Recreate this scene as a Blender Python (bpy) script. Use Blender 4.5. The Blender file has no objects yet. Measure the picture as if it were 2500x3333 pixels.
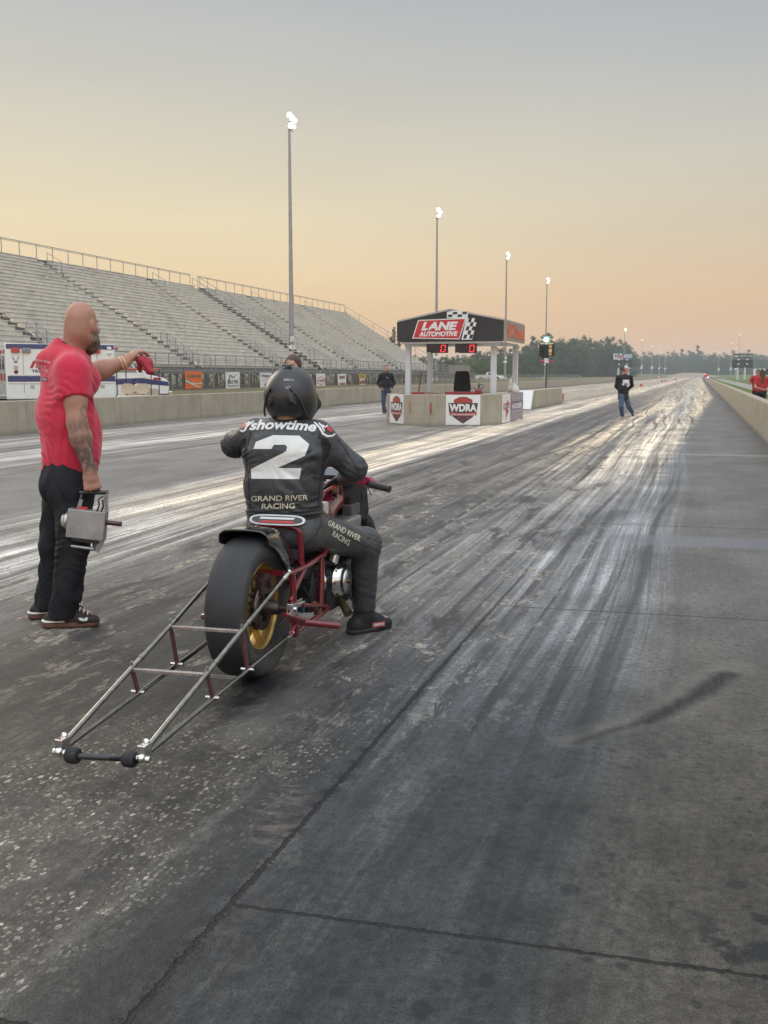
import bpy, bmesh, math, random
import numpy as np
from mathutils import Vector, Matrix
from mathutils.bvhtree import BVHTree
R = math.radians
rnd = random.Random(7)
SC = bpy.context.scene
COL = SC.collection

# ------------------------------------------------------------------ camera
CAM_H, FPX = 1.46, 3450.0                     # eye height, focal length in pixels of the 2500 x 3333 photograph
PITCH, YAW = math.atan(446/FPX), math.atan(1028/math.hypot(FPX, 446))
cd = bpy.data.cameras.new('camera'); cam = bpy.data.objects.new('camera', cd); COL.objects.link(cam)
cd.sensor_fit = 'VERTICAL'; cd.sensor_height = 36.0; cd.lens = FPX/3333*36.0
cd.clip_start = .05; cd.clip_end = 6000
cam.location = (0, 0, CAM_H); cam.rotation_euler = (math.pi/2 - PITCH, 0, YAW)
SC.camera = cam

# ------------------------------------------------------------------ sky, sun, exposure
SUN_AZ, SUN_EL = R(-58), R(7)                 # the sun has just gone down left of the stand; azimuth from +Y, positive to the right
W = bpy.data.worlds.new('World'); SC.world = W; W.use_nodes = True
wt = W.node_tree; wt.nodes.clear()
def wn(t, **k):
    n = wt.nodes.new(t)
    for a, b in k.items(): setattr(n, a, b)
    return n
def s2l(c): return tuple(((v/255)/12.92 if v/255 <= .04045 else ((v/255+.055)/1.055)**2.4) for v in c)
def ramp_fill(cr, stops):
    while len(cr.elements) > 1: cr.elements.remove(cr.elements[-1])
    cr.elements[0].position = stops[0][0]; cr.elements[0].color = (*stops[0][1], 1)
    for p, c in stops[1:]:
        e = cr.elements.new(p); e.color = (*c, 1)
def wmath(op, a, b=None, c=None):
    n = wn('ShaderNodeMath', operation=op)
    for i, v in enumerate((a, b, c)):
        if v is None: continue
        if isinstance(v, (int, float)): n.inputs[i].default_value = v
        else: wt.links.new(v, n.inputs[i])
    return n.outputs[0]
tc = wn('ShaderNodeTexCoord'); sp = wn('ShaderNodeSeparateXYZ'); wt.links.new(tc.outputs['Generated'], sp.inputs[0])
zz = wmath('MULTIPLY', wmath('MAXIMUM', sp.outputs[2], 0.0), 1.0)
hor = wmath('SQRT', wmath('ADD', wmath('MULTIPLY', sp.outputs[0], sp.outputs[0]), wmath('MULTIPLY', sp.outputs[1], sp.outputs[1])))
dt = wmath('ADD', wmath('MULTIPLY', sp.outputs[0], math.sin(SUN_AZ)), wmath('MULTIPLY', sp.outputs[1], math.cos(SUN_AZ)))
dt = wmath('DIVIDE', dt, wmath('MAXIMUM', hor, 1e-4))
tt = wn('ShaderNodeMapRange', interpolation_type='SMOOTHSTEP'); wt.links.new(dt, tt.inputs[0]); tt.inputs[1].default_value = .40; tt.inputs[2].default_value = .96
def deg(d): return math.sin(R(d))
def sk(c, m=1.0): return tuple(v*m for v in s2l(c))
HI = 1.0
farR = [(0, sk((227,182,152))), (deg(1.5), sk((231,190,155))), (deg(4), sk((230,196,160))), (deg(7.5), sk((216,201,177))), (deg(11), sk((206,201,188))),
        (deg(15), sk((190,192,191))), (deg(19), sk((174,181,188))), (deg(30), sk((196,208,222), 1.15)), (deg(50), sk((225,232,242), 1.5)), (1, sk((228,236,246), 1.7))]
nearL = [(0, sk((239,194,145))), (deg(3), sk((242,205,156))), (deg(5.5), sk((244,220,177))), (deg(8), sk((240,224,188))), (deg(11), sk((226,217,194))),
         (deg(15), sk((204,203,194))), (deg(19), sk((188,191,193))), (deg(30), sk((200,208,218), 1.15)), (deg(50), sk((225,232,242), 1.5)), (1, sk((228,236,246), 1.7))]
r1 = wn('ShaderNodeValToRGB'); ramp_fill(r1.color_ramp, farR); wt.links.new(zz, r1.inputs[0])
r2 = wn('ShaderNodeValToRGB'); ramp_fill(r2.color_ramp, nearL); wt.links.new(zz, r2.inputs[0])
mx = wn('ShaderNodeMix', data_type='RGBA'); wt.links.new(tt.outputs[0], mx.inputs[0]); wt.links.new(r1.outputs[0], mx.inputs[6]); wt.links.new(r2.outputs[0], mx.inputs[7])
# faint uneven high haze
nz = wn('ShaderNodeTexNoise'); nz.inputs['Scale'].default_value = 2.2; nz.inputs['Detail'].default_value = 3
mp = wn('ShaderNodeMapping'); mp.inputs['Scale'].default_value = (1, 1, 4); wt.links.new(tc.outputs['Generated'], mp.inputs[0]); wt.links.new(mp.outputs[0], nz.inputs[0])
hz = wn('ShaderNodeMapRange'); wt.links.new(nz.outputs[0], hz.inputs[0]); hz.inputs[1].default_value = .3; hz.inputs[2].default_value = .7; hz.inputs[3].default_value = .955; hz.inputs[4].default_value = 1.035
mv = wn('ShaderNodeVectorMath', operation='SCALE'); wt.links.new(mx.outputs[2], mv.inputs[0]); wt.links.new(hz.outputs[0], mv.inputs['Scale'])
# the clear eastern sky behind us, lit by the afterglow, is brighter than the dusty west
be = wmath('ADD', wmath('MULTIPLY', sp.outputs[0], .45), wmath('MULTIPLY', sp.outputs[1], -.89))
br = wn('ShaderNodeMapRange', interpolation_type='SMOOTHSTEP'); wt.links.new(be, br.inputs[0]); br.inputs[1].default_value = -.15; br.inputs[2].default_value = .85; br.inputs[3].default_value = 1.0; br.inputs[4].default_value = 2.1
mv2 = wn('ShaderNodeVectorMath', operation='SCALE'); wt.links.new(mv.outputs[0], mv2.inputs[0]); wt.links.new(br.outputs[0], mv2.inputs['Scale'])
bg1 = wn('ShaderNodeBackground'); wt.links.new(mv2.outputs[0], bg1.inputs[0]); bg1.inputs[1].default_value = 1.0
nis = wn('ShaderNodeTexSky', sky_type='NISHITA'); nis.sun_disc = False; nis.sun_elevation = SUN_EL; nis.sun_rotation = SUN_AZ; nis.dust_density = 4; nis.air_density = 1.4
bg2 = wn('ShaderNodeBackground'); wt.links.new(nis.outputs[0], bg2.inputs[0]); bg2.inputs[1].default_value = .06
ms = wn('ShaderNodeMixShader'); ms.inputs[0].default_value = .04; wt.links.new(bg1.outputs[0], ms.inputs[1]); wt.links.new(bg2.outputs[0], ms.inputs[2])
wo = wn('ShaderNodeOutputWorld'); wt.links.new(ms.outputs[0], wo.inputs[0])
sd = bpy.data.lights.new('sun', 'SUN'); sd.energy = 1.1; sd.angle = R(30); sd.color = (1, .86, .66)
sun = bpy.data.objects.new('sun', sd); COL.objects.link(sun)
_el = R(24)
_d = Vector((math.sin(SUN_AZ)*math.cos(_el), math.cos(SUN_AZ)*math.cos(_el), math.sin(_el)))
sun.rotation_euler = _d.to_track_quat('Z', 'Y').to_euler()
SC.view_settings.view_transform = 'Standard'; SC.view_settings.look = 'None'
SC.view_settings.exposure = 0.0; SC.view_settings.gamma = 1.0
SC.cycles.max_bounces = 6; SC.cycles.transparent_max_bounces = 12

# ------------------------------------------------------------------ pixel <-> world (used to read real positions off the photograph)
_cp, _sp, _cy, _sy = math.cos(PITCH), math.sin(PITCH), math.cos(YAW), math.sin(YAW)
CR = Vector((_cy, _sy, 0)); FH = Vector((-_sy, _cy, 0)); UZ = Vector((0, 0, 1))
CF = FH*_cp - UZ*_sp; CU = FH*_sp + UZ*_cp; CO = Vector((0, 0, CAM_H))
def ray(px, py): return CR*(px-1250) + CU*(1666.5-py) + CF*FPX
def wZ(px, py, z=0): d = ray(px, py); return CO + d*((z-CAM_H)/d.z)
def wX(px, py, x): d = ray(px, py); return CO + d*(x/d.x)
def wY(px, py, y): d = ray(px, py); return CO + d*(y/d.y)
def wK(px, py, k): return CO + ray(px, py)*(k/FPX)
def depth(p): return (Vector(p)-CO).dot(CF)
# ------------------------------------------------------------------ helpers: objects
def props(o, label=None, cat=None, group=None, kind=None):
    if label: o['label'] = label
    if cat: o['category'] = cat
    if group: o['group'] = group
    if kind: o['kind'] = kind
    return o
def empty(name, loc, label=None, cat=None, group=None, rz=0):
    o = bpy.data.objects.new(name, None); COL.objects.link(o); o.location = loc; o.rotation_euler = (0, 0, rz)
    o.empty_display_size = .2
    return props(o, label, cat, group)
def adopt(o, parent):
    o.parent = parent
    root = parent
    M = Matrix.Identity(4)
    chain = []
    p = parent
    while p: chain.append(p); p = p.parent
    for p in reversed(chain):
        M = M @ p.matrix_parent_inverse @ Matrix.LocRotScale(p.location, p.rotation_euler, p.scale)
    o.matrix_parent_inverse = M.inverted()
def copy_tree(o, parent=None):
    c = o.copy(); COL.objects.link(c)
    if parent: c.parent = parent
    for ch in list(o.children): copy_tree(ch, c)
    return c
def perp(d):
    d = Vector(d).normalized()
    a = Vector((0, 0, 1)) if abs(d.z) < .9 else Vector((1, 0, 0))
    u = d.cross(a).normalized(); return u, d.cross(u).normalized()
class MB:
    def __init__(s): s.v = []; s.f = []; s.m = []; s.s = []
    def add(s, vs, fs, mi=0, smooth=True):
        b = len(s.v); s.v += [tuple(v) for v in vs]; s.f += [tuple(b+i for i in f) for f in fs]; s.m += [mi]*len(fs); s.s += [smooth]*len(fs); return s
    def box(s, c, d, mi=0, rz=0, M=None):
        x, y, z = d[0]/2, d[1]/2, d[2]/2
        vs = [Vector(p) for p in ((-x,-y,-z),(x,-y,-z),(x,y,-z),(-x,y,-z),(-x,-y,z),(x,-y,z),(x,y,z),(-x,y,z))]
        if M is None: M = Matrix.Rotation(rz, 3, 'Z')
        vs = [M @ p + Vector(c) for p in vs]
        return s.add(vs, [(3,2,1,0),(4,5,6,7),(0,1,5,4),(1,2,6,5),(2,3,7,6),(3,0,4,7)], mi, False)
    def bar(s, a, b, w, h, mi=0, up=(0,0,1)):
        a, b = Vector(a), Vector(b); d = (b-a).normalized(); up = Vector(up)
        u = d.cross(up)
        if u.length < 1e-4: u, _ = perp(d)
        u.normalize(); v = u.cross(d).normalized(); u, v = u*w/2, v*h/2
        vs = [a-u-v, a+u-v, a+u+v, a-u+v, b-u-v, b+u-v, b+u+v, b-u+v]
        return s.add(vs, [(3,2,1,0),(4,5,6,7),(0,1,5,4),(1,2,6,5),(2,3,7,6),(3,0,4,7)], mi, False)
    def tube(s, pts, r, n=10, mi=0, closed=False, cap=True):
        pts = [Vector(p) for p in pts]; m = len(pts)
        rs = r if isinstance(r, (list, tuple)) else [r]*m
        vs = []; fs = []; u = None
        for i, p in enumerate(pts):
            if closed: d = pts[(i+1) % m] - pts[i-1]
            else: d = pts[min(i+1, m-1)] - pts[max(i-1, 0)]
            d.normalize()
            if u is None: u, _ = perp(d)
            u = (u - d*u.dot(d)).normalized(); w = d.cross(u)
            for k in range(n):
                a = 2*math.pi*k/n; vs.append(p + (u*math.cos(a) + w*math.sin(a))*rs[i])
        for i in range(m if closed else m-1):
            j = (i+1) % m
            for k in range(n): fs.append((i*n+k, i*n+(k+1) % n, j*n+(k+1) % n, j*n+k))
        s.add(vs, fs, mi)
        if cap and not closed:
            s.add(vs[:n], [tuple(range(n-1, -1, -1))], mi, False); s.add(vs[-n:], [tuple(range(n))], mi, False)
        return s
    def lathe(s, prof, o, axis=(0,0,1), n=24, mi=0, cap=True, a0=0, a1=2*math.pi):
        o = Vector(o); ax = Vector(axis).normalized(); u, w = perp(ax)
        full = abs(a1-a0-2*math.pi) < 1e-6
        nn = n if full else n+1
        vs = []
        for r, h in prof:
            for k in range(nn):
                a = a0 + (a1-a0)*k/n
                vs.append(o + ax*h + (u*math.cos(a)+w*math.sin(a))*r)
        fs = []
        for i in range(len(prof)-1):
            for k in range(n):
                k2 = (k+1) % nn if full else k+1
                fs.append((i*nn+k, (i+1)*nn+k, (i+1)*nn+k2, i*nn+k2))
        s.add(vs, fs, mi)
        if cap and full:
            s.add(vs[:nn], [tuple(range(nn))], mi, False); s.add(vs[-nn:], [tuple(range(nn-1, -1, -1))], mi, False)
        return s
    def ring(s, c, axis, rad, r, n=32, k=8, mi=0):
        c = Vector(c); u, w = perp(axis)
        return s.tube([c+(u*math.cos(2*math.pi*i/n)+w*math.sin(2*math.pi*i/n))*rad for i in range(n)], r, k, mi, closed=True)
    def prism(s, poly, o, u, v, nrm, th, mi=0):
        o, u, v, nrm = Vector(o), Vector(u), Vector(v), Vector(nrm)
        n = len(poly); a = [o+u*x+v*y for x, y in poly]; b = [p+nrm*th for p in a]
        if u.cross(v).dot(nrm)*sum(poly[i][0]*poly[(i+1)%n][1]-poly[(i+1)%n][0]*poly[i][1] for i in range(n)) < 0: a.reverse(); b.reverse()
        fs = [tuple(range(n-1, -1, -1)), tuple(range(n, 2*n))] + [(i, (i+1) % n, n+(i+1) % n, n+i) for i in range(n)]
        return s.add(a+b, fs, mi, False)
    def ball(s, c, r, n=12, m=8, mi=0, sc=(1,1,1), M=None):
        c = Vector(c); M = M or Matrix.Identity(3)
        vs = [c + M @ Vector((0, 0, r*sc[2]))]
        for i in range(1, m):
            t = math.pi*i/m
            for k in range(n):
                a = 2*math.pi*k/n
                vs.append(c + M @ Vector((r*sc[0]*math.sin(t)*math.cos(a), r*sc[1]*math.sin(t)*math.sin(a), r*sc[2]*math.cos(t))))
        vs.append(c - M @ Vector((0, 0, r*sc[2])))
        fs = [(0, 1+k, 1+(k+1) % n) for k in range(n)]
        for i in range(m-2):
            for k in range(n): fs.append((1+i*n+k, 1+(i+1)*n+k, 1+(i+1)*n+(k+1) % n, 1+i*n+(k+1) % n))
        L = len(vs)-1
        fs += [(L, 1+(m-2)*n+(k+1) % n, 1+(m-2)*n+k) for k in range(n)]
        return s.add(vs, fs, mi)
    def build(s, name, mats, parent=None, bevel=0, loc=None, seg=2, smooth_all=False):
        me = bpy.data.meshes.new(name)
        vs = s.v
        if loc is not None: L = Vector(loc); vs = [tuple(Vector(v)-L) for v in vs]
        me.from_pydata(vs, [], s.f)
        if not isinstance(mats, (list, tuple)): mats = [mats]
        for m in mats: me.materials.append(m)
        me.polygons.foreach_set('material_index', s.m); me.polygons.foreach_set('use_smooth', [True if smooth_all else x for x in s.s]); me.update()
        if bevel:
            bm = bmesh.new(); bm.from_mesh(me)
            bmesh.ops.remove_doubles(bm, verts=bm.verts, dist=1e-6)
            es = [e for e in bm.edges if len(e.link_faces) == 2 and e.calc_face_angle(0) > .5]
            bmesh.ops.bevel(bm, geom=es, offset=bevel, segments=seg, affect='EDGES', profile=.6, clamp_overlap=True)
            bm.to_mesh(me); bm.free()
        o = bpy.data.objects.new(name, me); COL.objects.link(o)
        if loc is not None: o.location = loc
        if parent: adopt(o, parent)
        return o
def mesh_obj(name, vs, fs, mats, parent=None, smooth=True):
    me = bpy.data.meshes.new(name)
    vs = np.asarray(vs, np.float32); fs = np.asarray(fs, np.int32)
    me.from_pydata(vs.tolist(), [], fs.tolist())
    for m in (mats if isinstance(mats, (list, tuple)) else [mats]): me.materials.append(m)
    me.polygons.foreach_set('use_smooth', [smooth]*len(me.polygons)); me.update()
    o = bpy.data.objects.new(name, me); COL.objects.link(o)
    if parent: adopt(o, parent)
    return o

# ------------------------------------------------------------------ helpers: materials
class NT:
    def __init__(s, name):
        s.mat = bpy.data.materials.new(name); s.mat.use_nodes = True; s.t = s.mat.node_tree; s.t.nodes.clear()
        s.out = s.t.nodes.new('ShaderNodeOutputMaterial'); s.b = s.t.nodes.new('ShaderNodeBsdfPrincipled'); s.t.links.new(s.b.outputs[0], s.out.inputs[0])
        s._co = None
    def node(s, t, **k):
        n = s.t.nodes.new(t)
        for a, b in k.items(): setattr(n, a, b)
        return n
    def link(s, v, inp):
        if isinstance(v, (int, float)):
            inp.default_value = v
        elif isinstance(v, (tuple, list)):
            inp.default_value = (*v, 1) if len(v) == 3 and len(inp.default_value) == 4 else v
        else: s.t.links.new(v, inp)
    @property
    def co(s):
        if s._co is None: s._co = s.node('ShaderNodeTexCoord').outputs['Object']
        return s._co
    def math(s, op, a, b=None, c=None, clamp=False):
        n = s.node('ShaderNodeMath', operation=op, use_clamp=clamp)
        for i, v in enumerate((a, b, c)):
            if v is not None: s.link(v, n.inputs[i])
        return n.outputs[0]
    def xyz(s, v=None):
        n = s.node('ShaderNodeSeparateXYZ'); s.link(v or s.co, n.inputs[0]); return n.outputs
    def scale(s, sc, v=None, loc=(0,0,0), rot=(0,0,0)):
        n = s.node('ShaderNodeMapping'); s.link(v or s.co, n.inputs[0]); n.inputs['Scale'].default_value = sc; n.inputs['Location'].default_value = loc; n.inputs['Rotation'].default_value = rot; return n.outputs[0]
    def noise(s, v=None, scale=5, detail=3, rough=.5, dist=0, col=False):
        n = s.node('ShaderNodeTexNoise'); s.link(v or s.co, n.inputs['Vector']); n.inputs['Scale'].default_value = scale; n.inputs['Detail'].default_value = detail; n.inputs['Roughness'].default_value = rough; n.inputs['Distortion'].default_value = dist
        return n.outputs[1 if col else 0]
    def voro(s, v=None, scale=5, feature='F1', out=0, rnd=1):
        n = s.node('ShaderNodeTexVoronoi', feature=feature); s.link(v or s.co, n.inputs['Vector']); n.inputs['Scale'].default_value = scale; n.inputs['Randomness'].default_value = rnd; return n.outputs[out]
    def mapr(s, v, a, b, c=0, d=1, smooth=False):
        n = s.node('ShaderNodeMapRange', interpolation_type='SMOOTHSTEP' if smooth else 'LINEAR'); s.link(v, n.inputs[0])
        for i, x in enumerate((a, b, c, d)): s.link(x, n.inputs[1+i])
        return n.outputs[0]
    def ramp(s, v, stops, interp='LINEAR'):
        n = s.node('ShaderNodeValToRGB'); n.color_ramp.interpolation = interp; ramp_fill(n.color_ramp, [(p, (c, c, c) if isinstance(c, (int, float)) else c) for p, c in stops]); s.link(v, n.inputs[0]); return n.outputs[0]
    def mix(s, f, a, b, mode='MIX'):
        n = s.node('ShaderNodeMix', data_type='RGBA', blend_type=mode); s.link(f, n.inputs[0])
        for i, v in ((6, a), (7, b)):
            if isinstance(v, (int, float)): v = (v, v, v)
            s.link(v, n.inputs[i])
        return n.outputs[2]
    def bump(s, h, st=.3, dist=.01, nrm=None):
        n = s.node('ShaderNodeBump'); s.link(h, n.inputs['Height']); n.inputs['Strength'].default_value = st; n.inputs['Distance'].default_value = dist
        if nrm: s.link(nrm, n.inputs['Normal'])
        return n.outputs[0]
    def set(s, **k):
        names = dict(color='Base Color', rough='Roughness', metal='Metallic', normal='Normal', spec='Specular IOR Level', coat='Coat Weight', coatr='Coat Roughness', alpha='Alpha', em='Emission Color', ems='Emission Strength', sheen='Sheen Weight', trans='Transmission Weight', sss='Subsurface Weight', ior='IOR')
        for a, v in k.items(): s.link(v, s.b.inputs[names[a]])
        return s.mat
MATS = {}
def mat(name, col, rough=.5, metal=0, var=.15, scale=8, bump=0, bscale=60, coat=0, spec=.5, dirt=None, em=0):
    """general worn material: base colour broken up by two noises, roughness variation, optional fine bump"""
    if name in MATS: return MATS[name]
    n = NT(name)
    if em:
        n.set(color=(0, 0, 0), em=col, ems=em, rough=.5); MATS[name] = n.mat; return n.mat
    a = n.noise(scale=scale, detail=5, rough=.6)
    f = n.mapr(a, .3, .7, 1-var, 1+var)
    c = n.mix(1.0, col, f, 'MULTIPLY')
    if dirt:
        d = n.mapr(n.noise(scale=scale*.35, detail=6, rough=.65), .48, .72, 0, dirt[1], True)
        c = n.mix(d, c, dirt[0])
    k = dict(color=c, rough=n.mapr(n.noise(scale=scale*2.3, detail=3), .3, .7, max(.02, rough*.8), min(1, rough*1.2)), metal=metal, spec=spec)
    if coat: k['coat'] = coat; k['coatr'] = .06
    if bump: k['normal'] = n.bump(n.noise(scale=bscale, detail=4), bump, .01)
    n.set(**k); MATS[name] = n.mat
    return n.mat
ALU = lambda: mat('aluminium_bench', (.66, .63, .57), .5, .05, .14, 1.5, dirt=((.42, .39, .34), .7))
STEEL = lambda: mat('galvanised_steel', (.30, .29, .28), .5, .5, .15, 3)
CHROME = lambda: mat('polished_metal', (.75, .74, .72), .16, 1, .08, 20)
BLACKP = lambda: mat('black_paint', (.012, .012, .014), .3, 0, .2, 20, coat=.4)
WHITE = lambda: mat('white_paint', (.78, .77, .74), .4, 0, .05, 6)
RUBBER = lambda: mat('black_rubber', (.018, .018, .019), .7, 0, .2, 30, bump=.15, bscale=150)

# ------------------------------------------------------------------ helpers: lettering (built-in font, flat faces)
def glyphs(txt, bold=0, shear=0, space=1.0):
    cu = bpy.data.curves.new('t', 'FONT'); cu.body = txt; cu.size = 1; cu.offset = bold; cu.shear = shear; cu.align_x = 'CENTER'; cu.space_character = space; cu.resolution_u = 4
    o = bpy.data.objects.new('t', cu); COL.objects.link(o)
    dg = bpy.context.evaluated_depsgraph_get(); me = bpy.data.meshes.new_from_object(o.evaluated_get(dg))
    vs = [(v.co.x, v.co.y) for v in me.vertices]; fs = [tuple(p.vertices) for p in me.polygons]
    bpy.data.objects.remove(o); bpy.data.curves.remove(cu); bpy.data.meshes.remove(me)
    ys = [v[1] for v in vs]; xs = [v[0] for v in vs]
    cx, cy = (max(xs)+min(xs))/2, (max(ys)+min(ys))/2
    w, h = max(xs)-min(xs), max(ys)-min(ys)
    return [((x-cx)/w, (y-cy)/h) for x, y in vs], fs, w/h      # unit box centred on 0
def put_text(mb, txt, o, u, v, w, h, mi=0, bold=0, shear=0, lift=(0,0,0), arc=0):
    """text filling a w x h rectangle centred on o in the plane u, v"""
    vs, fs, _ = glyphs(txt, bold, shear); o, u, v, lift = Vector(o), Vector(u), Vector(v), Vector(lift)
    mb.add([o + u*(x*w) + v*(y*h + arc*(.25-x*x)*4) + lift for x, y in vs], fs, mi, False)
def put_poly(mb, pts, o, u, v, mi=0, lift=(0,0,0)):
    o, u, v, lift = Vector(o), Vector(u), Vector(v), Vector(lift)
    mb.add([o+u*x+v*y+lift for x, y in pts], [tuple(range(len(pts)))], mi, False)
def decal_px(target, name, shapes, m, parent, lift=.003, maxe=7.0, push=0):
    """flat shapes given in photograph pixels, laid onto the surface of a garment (list of (verts2d, faces))"""
    me = target.data; Mw = target.matrix_world
    bv = BVHTree.FromPolygons([v.co for v in me.vertices], [tuple(p.vertices) for p in me.polygons])
    bm = bmesh.new()
    for vs, fs in shapes:
        bvv = [bm.verts.new((x, y, 0)) for x, y in vs]
        for f in fs:
            try: bm.faces.new([bvv[i] for i in f])
            except ValueError: pass
    bm.normal_update(); bmesh.ops.triangulate(bm, faces=bm.faces[:], ngon_method='EAR_CLIP')
    for _ in range(4):
        es = [e for e in bm.edges if e.calc_length() > maxe]
        if not es: break
        bmesh.ops.subdivide_edges(bm, edges=es, cuts=1)
        bmesh.ops.triangulate(bm, faces=bm.faces[:])
    out = []; ok = {}
    for i, v in enumerate(bm.verts):
        d = ray(v.co.x, v.co.y).normalized()
        hit = bv.ray_cast(CO, d)
        ok[v] = None if hit[0] is None else hit[0] - d*lift
    vs = []; idx = {}
    for v in bm.verts:
        if ok[v] is not None: idx[v] = len(vs); vs.append(tuple(ok[v]))
    fs = []
    for f in bm.faces:
        if all(v in idx for v in f.verts):
            q = [Vector(vs[idx[v]]) for v in f.verts]
            if max((q[0]-q[1]).length, (q[1]-q[2]).length, (q[2]-q[0]).length) < .12: fs.append([idx[v] for v in f.verts])
    bm.free()
    return mesh_obj(name, vs, fs, m, parent, True)
def text_px(txt, cx, cy, ux, uy, vx, vy, bold=0, shear=0, arc=0):
    """text shape in pixels: centre, half-width vector (u) and half-height vector (v, pointing up in the letter)"""
    vs, fs, _ = glyphs(txt, bold, shear)
    return [(cx + 2*x*ux + (2*y + arc*(1-4*x*x))*vx, cy + 2*x*uy + (2*y + arc*(1-4*x*x))*vy) for x, y in vs], fs

# ------------------------------------------------------------------ helpers: continuous bodies (distance field -> one surface)
class Body:
    def __init__(s, h): s.h = h; s.p = []; s.clips = []; s.disp = None
    def cone(s, a, b, ra, rb, k=.02, fl=None, sub=False, cut=None):
        a = np.array(a, float); b = np.array(b, float); r = max(ra, rb)*(fl[1] if fl else 1)+k
        s.p.append(('c', np.minimum(a, b)-r, np.maximum(a, b)+r, k, sub, cut, (a, b, ra, rb, fl))); return s
    def chain(s, pts, rs, k=.02, fl=None):
        for i in range(len(pts)-1): s.cone(pts[i], pts[i+1], rs[i], rs[i+1], k, fl)
        return s
    def ell(s, c, r, k=.02, M=None, sub=False):
        c = np.array(c, float); m = max(r)+k
        s.p.append(('e', c-m, c+m, k, sub, None, (c, np.array(r, float), np.array(M, float) if M is not None else np.eye(3)))); return s
    def clip(s, o, n): s.clips.append((np.array(o, float), np.array(n, float))); return s
    def mesh(s):
        h = s.h
        lo = np.min([p[1] for p in s.p if not p[4]], 0)-3*h; hi = np.max([p[2] for p in s.p if not p[4]], 0)+3*h
        n = np.ceil((hi-lo)/h).astype(int)+1
        V = np.full(n, .2, np.float32)
        ax = [lo[i]+h*np.arange(n[i]) for i in range(3)]
        for t, a, b, k, sub, cut, q in s.p:
            i0 = np.clip(np.floor((a-2*h-lo)/h).astype(int), 0, n); i1 = np.clip(np.ceil((b+2*h-lo)/h).astype(int)+1, 0, n)
            if np.any(i1 <= i0): continue
            sl = tuple(slice(i0[j], i1[j]) for j in range(3))
            X, Y, Z = (ax[0][sl[0]][:, None, None], ax[1][sl[1]][None, :, None], ax[2][sl[2]][None, None, :])
            if t == 'c':
                A, B, ra, rb, fl = q; ba = B-A; L = max(ba@ba, 1e-9)
                dx, dy, dz = X-A[0], Y-A[1], Z-A[2]
                tt_ = np.clip((dx*ba[0]+dy*ba[1]+dz*ba[2])/L, 0, 1)
                qx, qy, qz = dx-tt_*ba[0], dy-tt_*ba[1], dz-tt_*ba[2]
                if fl:
                    f = np.array(fl[0], float); f /= np.linalg.norm(f); c = (qx*f[0]+qy*f[1]+qz*f[2])*(1/fl[1]-1)
                    qx, qy, qz = qx+f[0]*c, qy+f[1]*c, qz+f[2]*c
                d = np.sqrt(qx*qx+qy*qy+qz*qz)-(ra+tt_*(rb-ra))
            else:
                c, r, M = q; dx, dy, dz = X-c[0], Y-c[1], Z-c[2]
                e = [(M[0][j]*dx+M[1][j]*dy+M[2][j]*dz) for j in range(3)]
                k0 = np.sqrt(sum((e[j]/r[j])**2 for j in range(3))); k1 = np.sqrt(sum((e[j]/r[j]**2)**2 for j in range(3)))
                d = k0*(k0-1)/np.maximum(k1, 1e-6)
            if cut is not None:
                for o, nn in cut: d = np.maximum(d, (X-o[0])*nn[0]+(Y-o[1])*nn[1]+(Z-o[2])*nn[2])
            v = V[sl]
            if sub:
                d = -d; hh = np.clip(.5-.5*(d-v)/k, 0, 1); V[sl] = v*hh + d*(1-hh) + k*hh*(1-hh)
            else:
                hh = np.clip(.5+.5*(v-d)/k, 0, 1); V[sl] = v*(1-hh)+d*hh-k*hh*(1-hh)
        X, Y, Z = ax[0][:, None, None], ax[1][None, :, None], ax[2][None, None, :]
        if s.disp is not None:
            m = np.abs(V) < .04; ii = np.nonzero(m)
            V[m] += s.disp(ax[0][ii[0]], ax[1][ii[1]], ax[2][ii[2]]).astype(np.float32)
        for o, nn in s.clips: V = np.maximum(V, ((X-o[0])*nn[0]+(Y-o[1])*nn[1]+(Z-o[2])*nn[2]).astype(np.float32))
        ins = V < 0
        cnt = np.zeros(n-1, np.int8)
        for i in (0, 1):
            for j in (0, 1):
                for k in (0, 1): cnt += ins[i:n[0]-1+i, j:n[1]-1+j, k:n[2]-1+k]
        act = (cnt > 0) & (cnt < 8); I = np.array(np.nonzero(act)).T
        idx = np.full(n-1, -1, np.int64); idx[act] = np.arange(len(I))
        P = np.zeros((len(I), 3)); C = np.zeros(len(I))
        cs = [np.array(c) for c in np.ndindex(2, 2, 2)]
        for a in cs:
            for axn in range(3):
                if a[axn]: continue
                b = a.copy(); b[axn] = 1
                va = V[tuple((I+a).T)]; vb = V[tuple((I+b).T)]; m = (va < 0) != (vb < 0)
                t = np.where(m, va/np.where(m, va-vb, 1), 0)[:, None]
                P += np.where(m[:, None], (a + t*(b-a)), 0); C += m
        P = (I + P/C[:, None])*h + lo
        F = []
        for axn in range(3):
            o1, o2 = (axn+1) % 3, (axn+2) % 3
            A = np.moveaxis(ins, (axn, o1, o2), (0, 1, 2)); D = np.moveaxis(idx, (axn, o1, o2), (0, 1, 2))
            x = np.array(np.nonzero(A[:-1, 1:-1, 1:-1] != A[1:, 1:-1, 1:-1])).T + np.array([0, 1, 1])
            g = lambda j, k: D[x[:, 0], x[:, 1]+j, x[:, 2]+k]
            Q = np.stack([g(-1, -1), g(0, -1), g(0, 0), g(-1, 0)], 1)
            flip = ~A[x[:, 0], x[:, 1], x[:, 2]]
            Q[flip] = Q[flip][:, ::-1]
            F.append(Q)
        F = np.concatenate(F)
        return P, F
    def build(s, name, m, parent=None):
        P, F = s.mesh(); return mesh_obj(name, P, F, m, parent)
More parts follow.
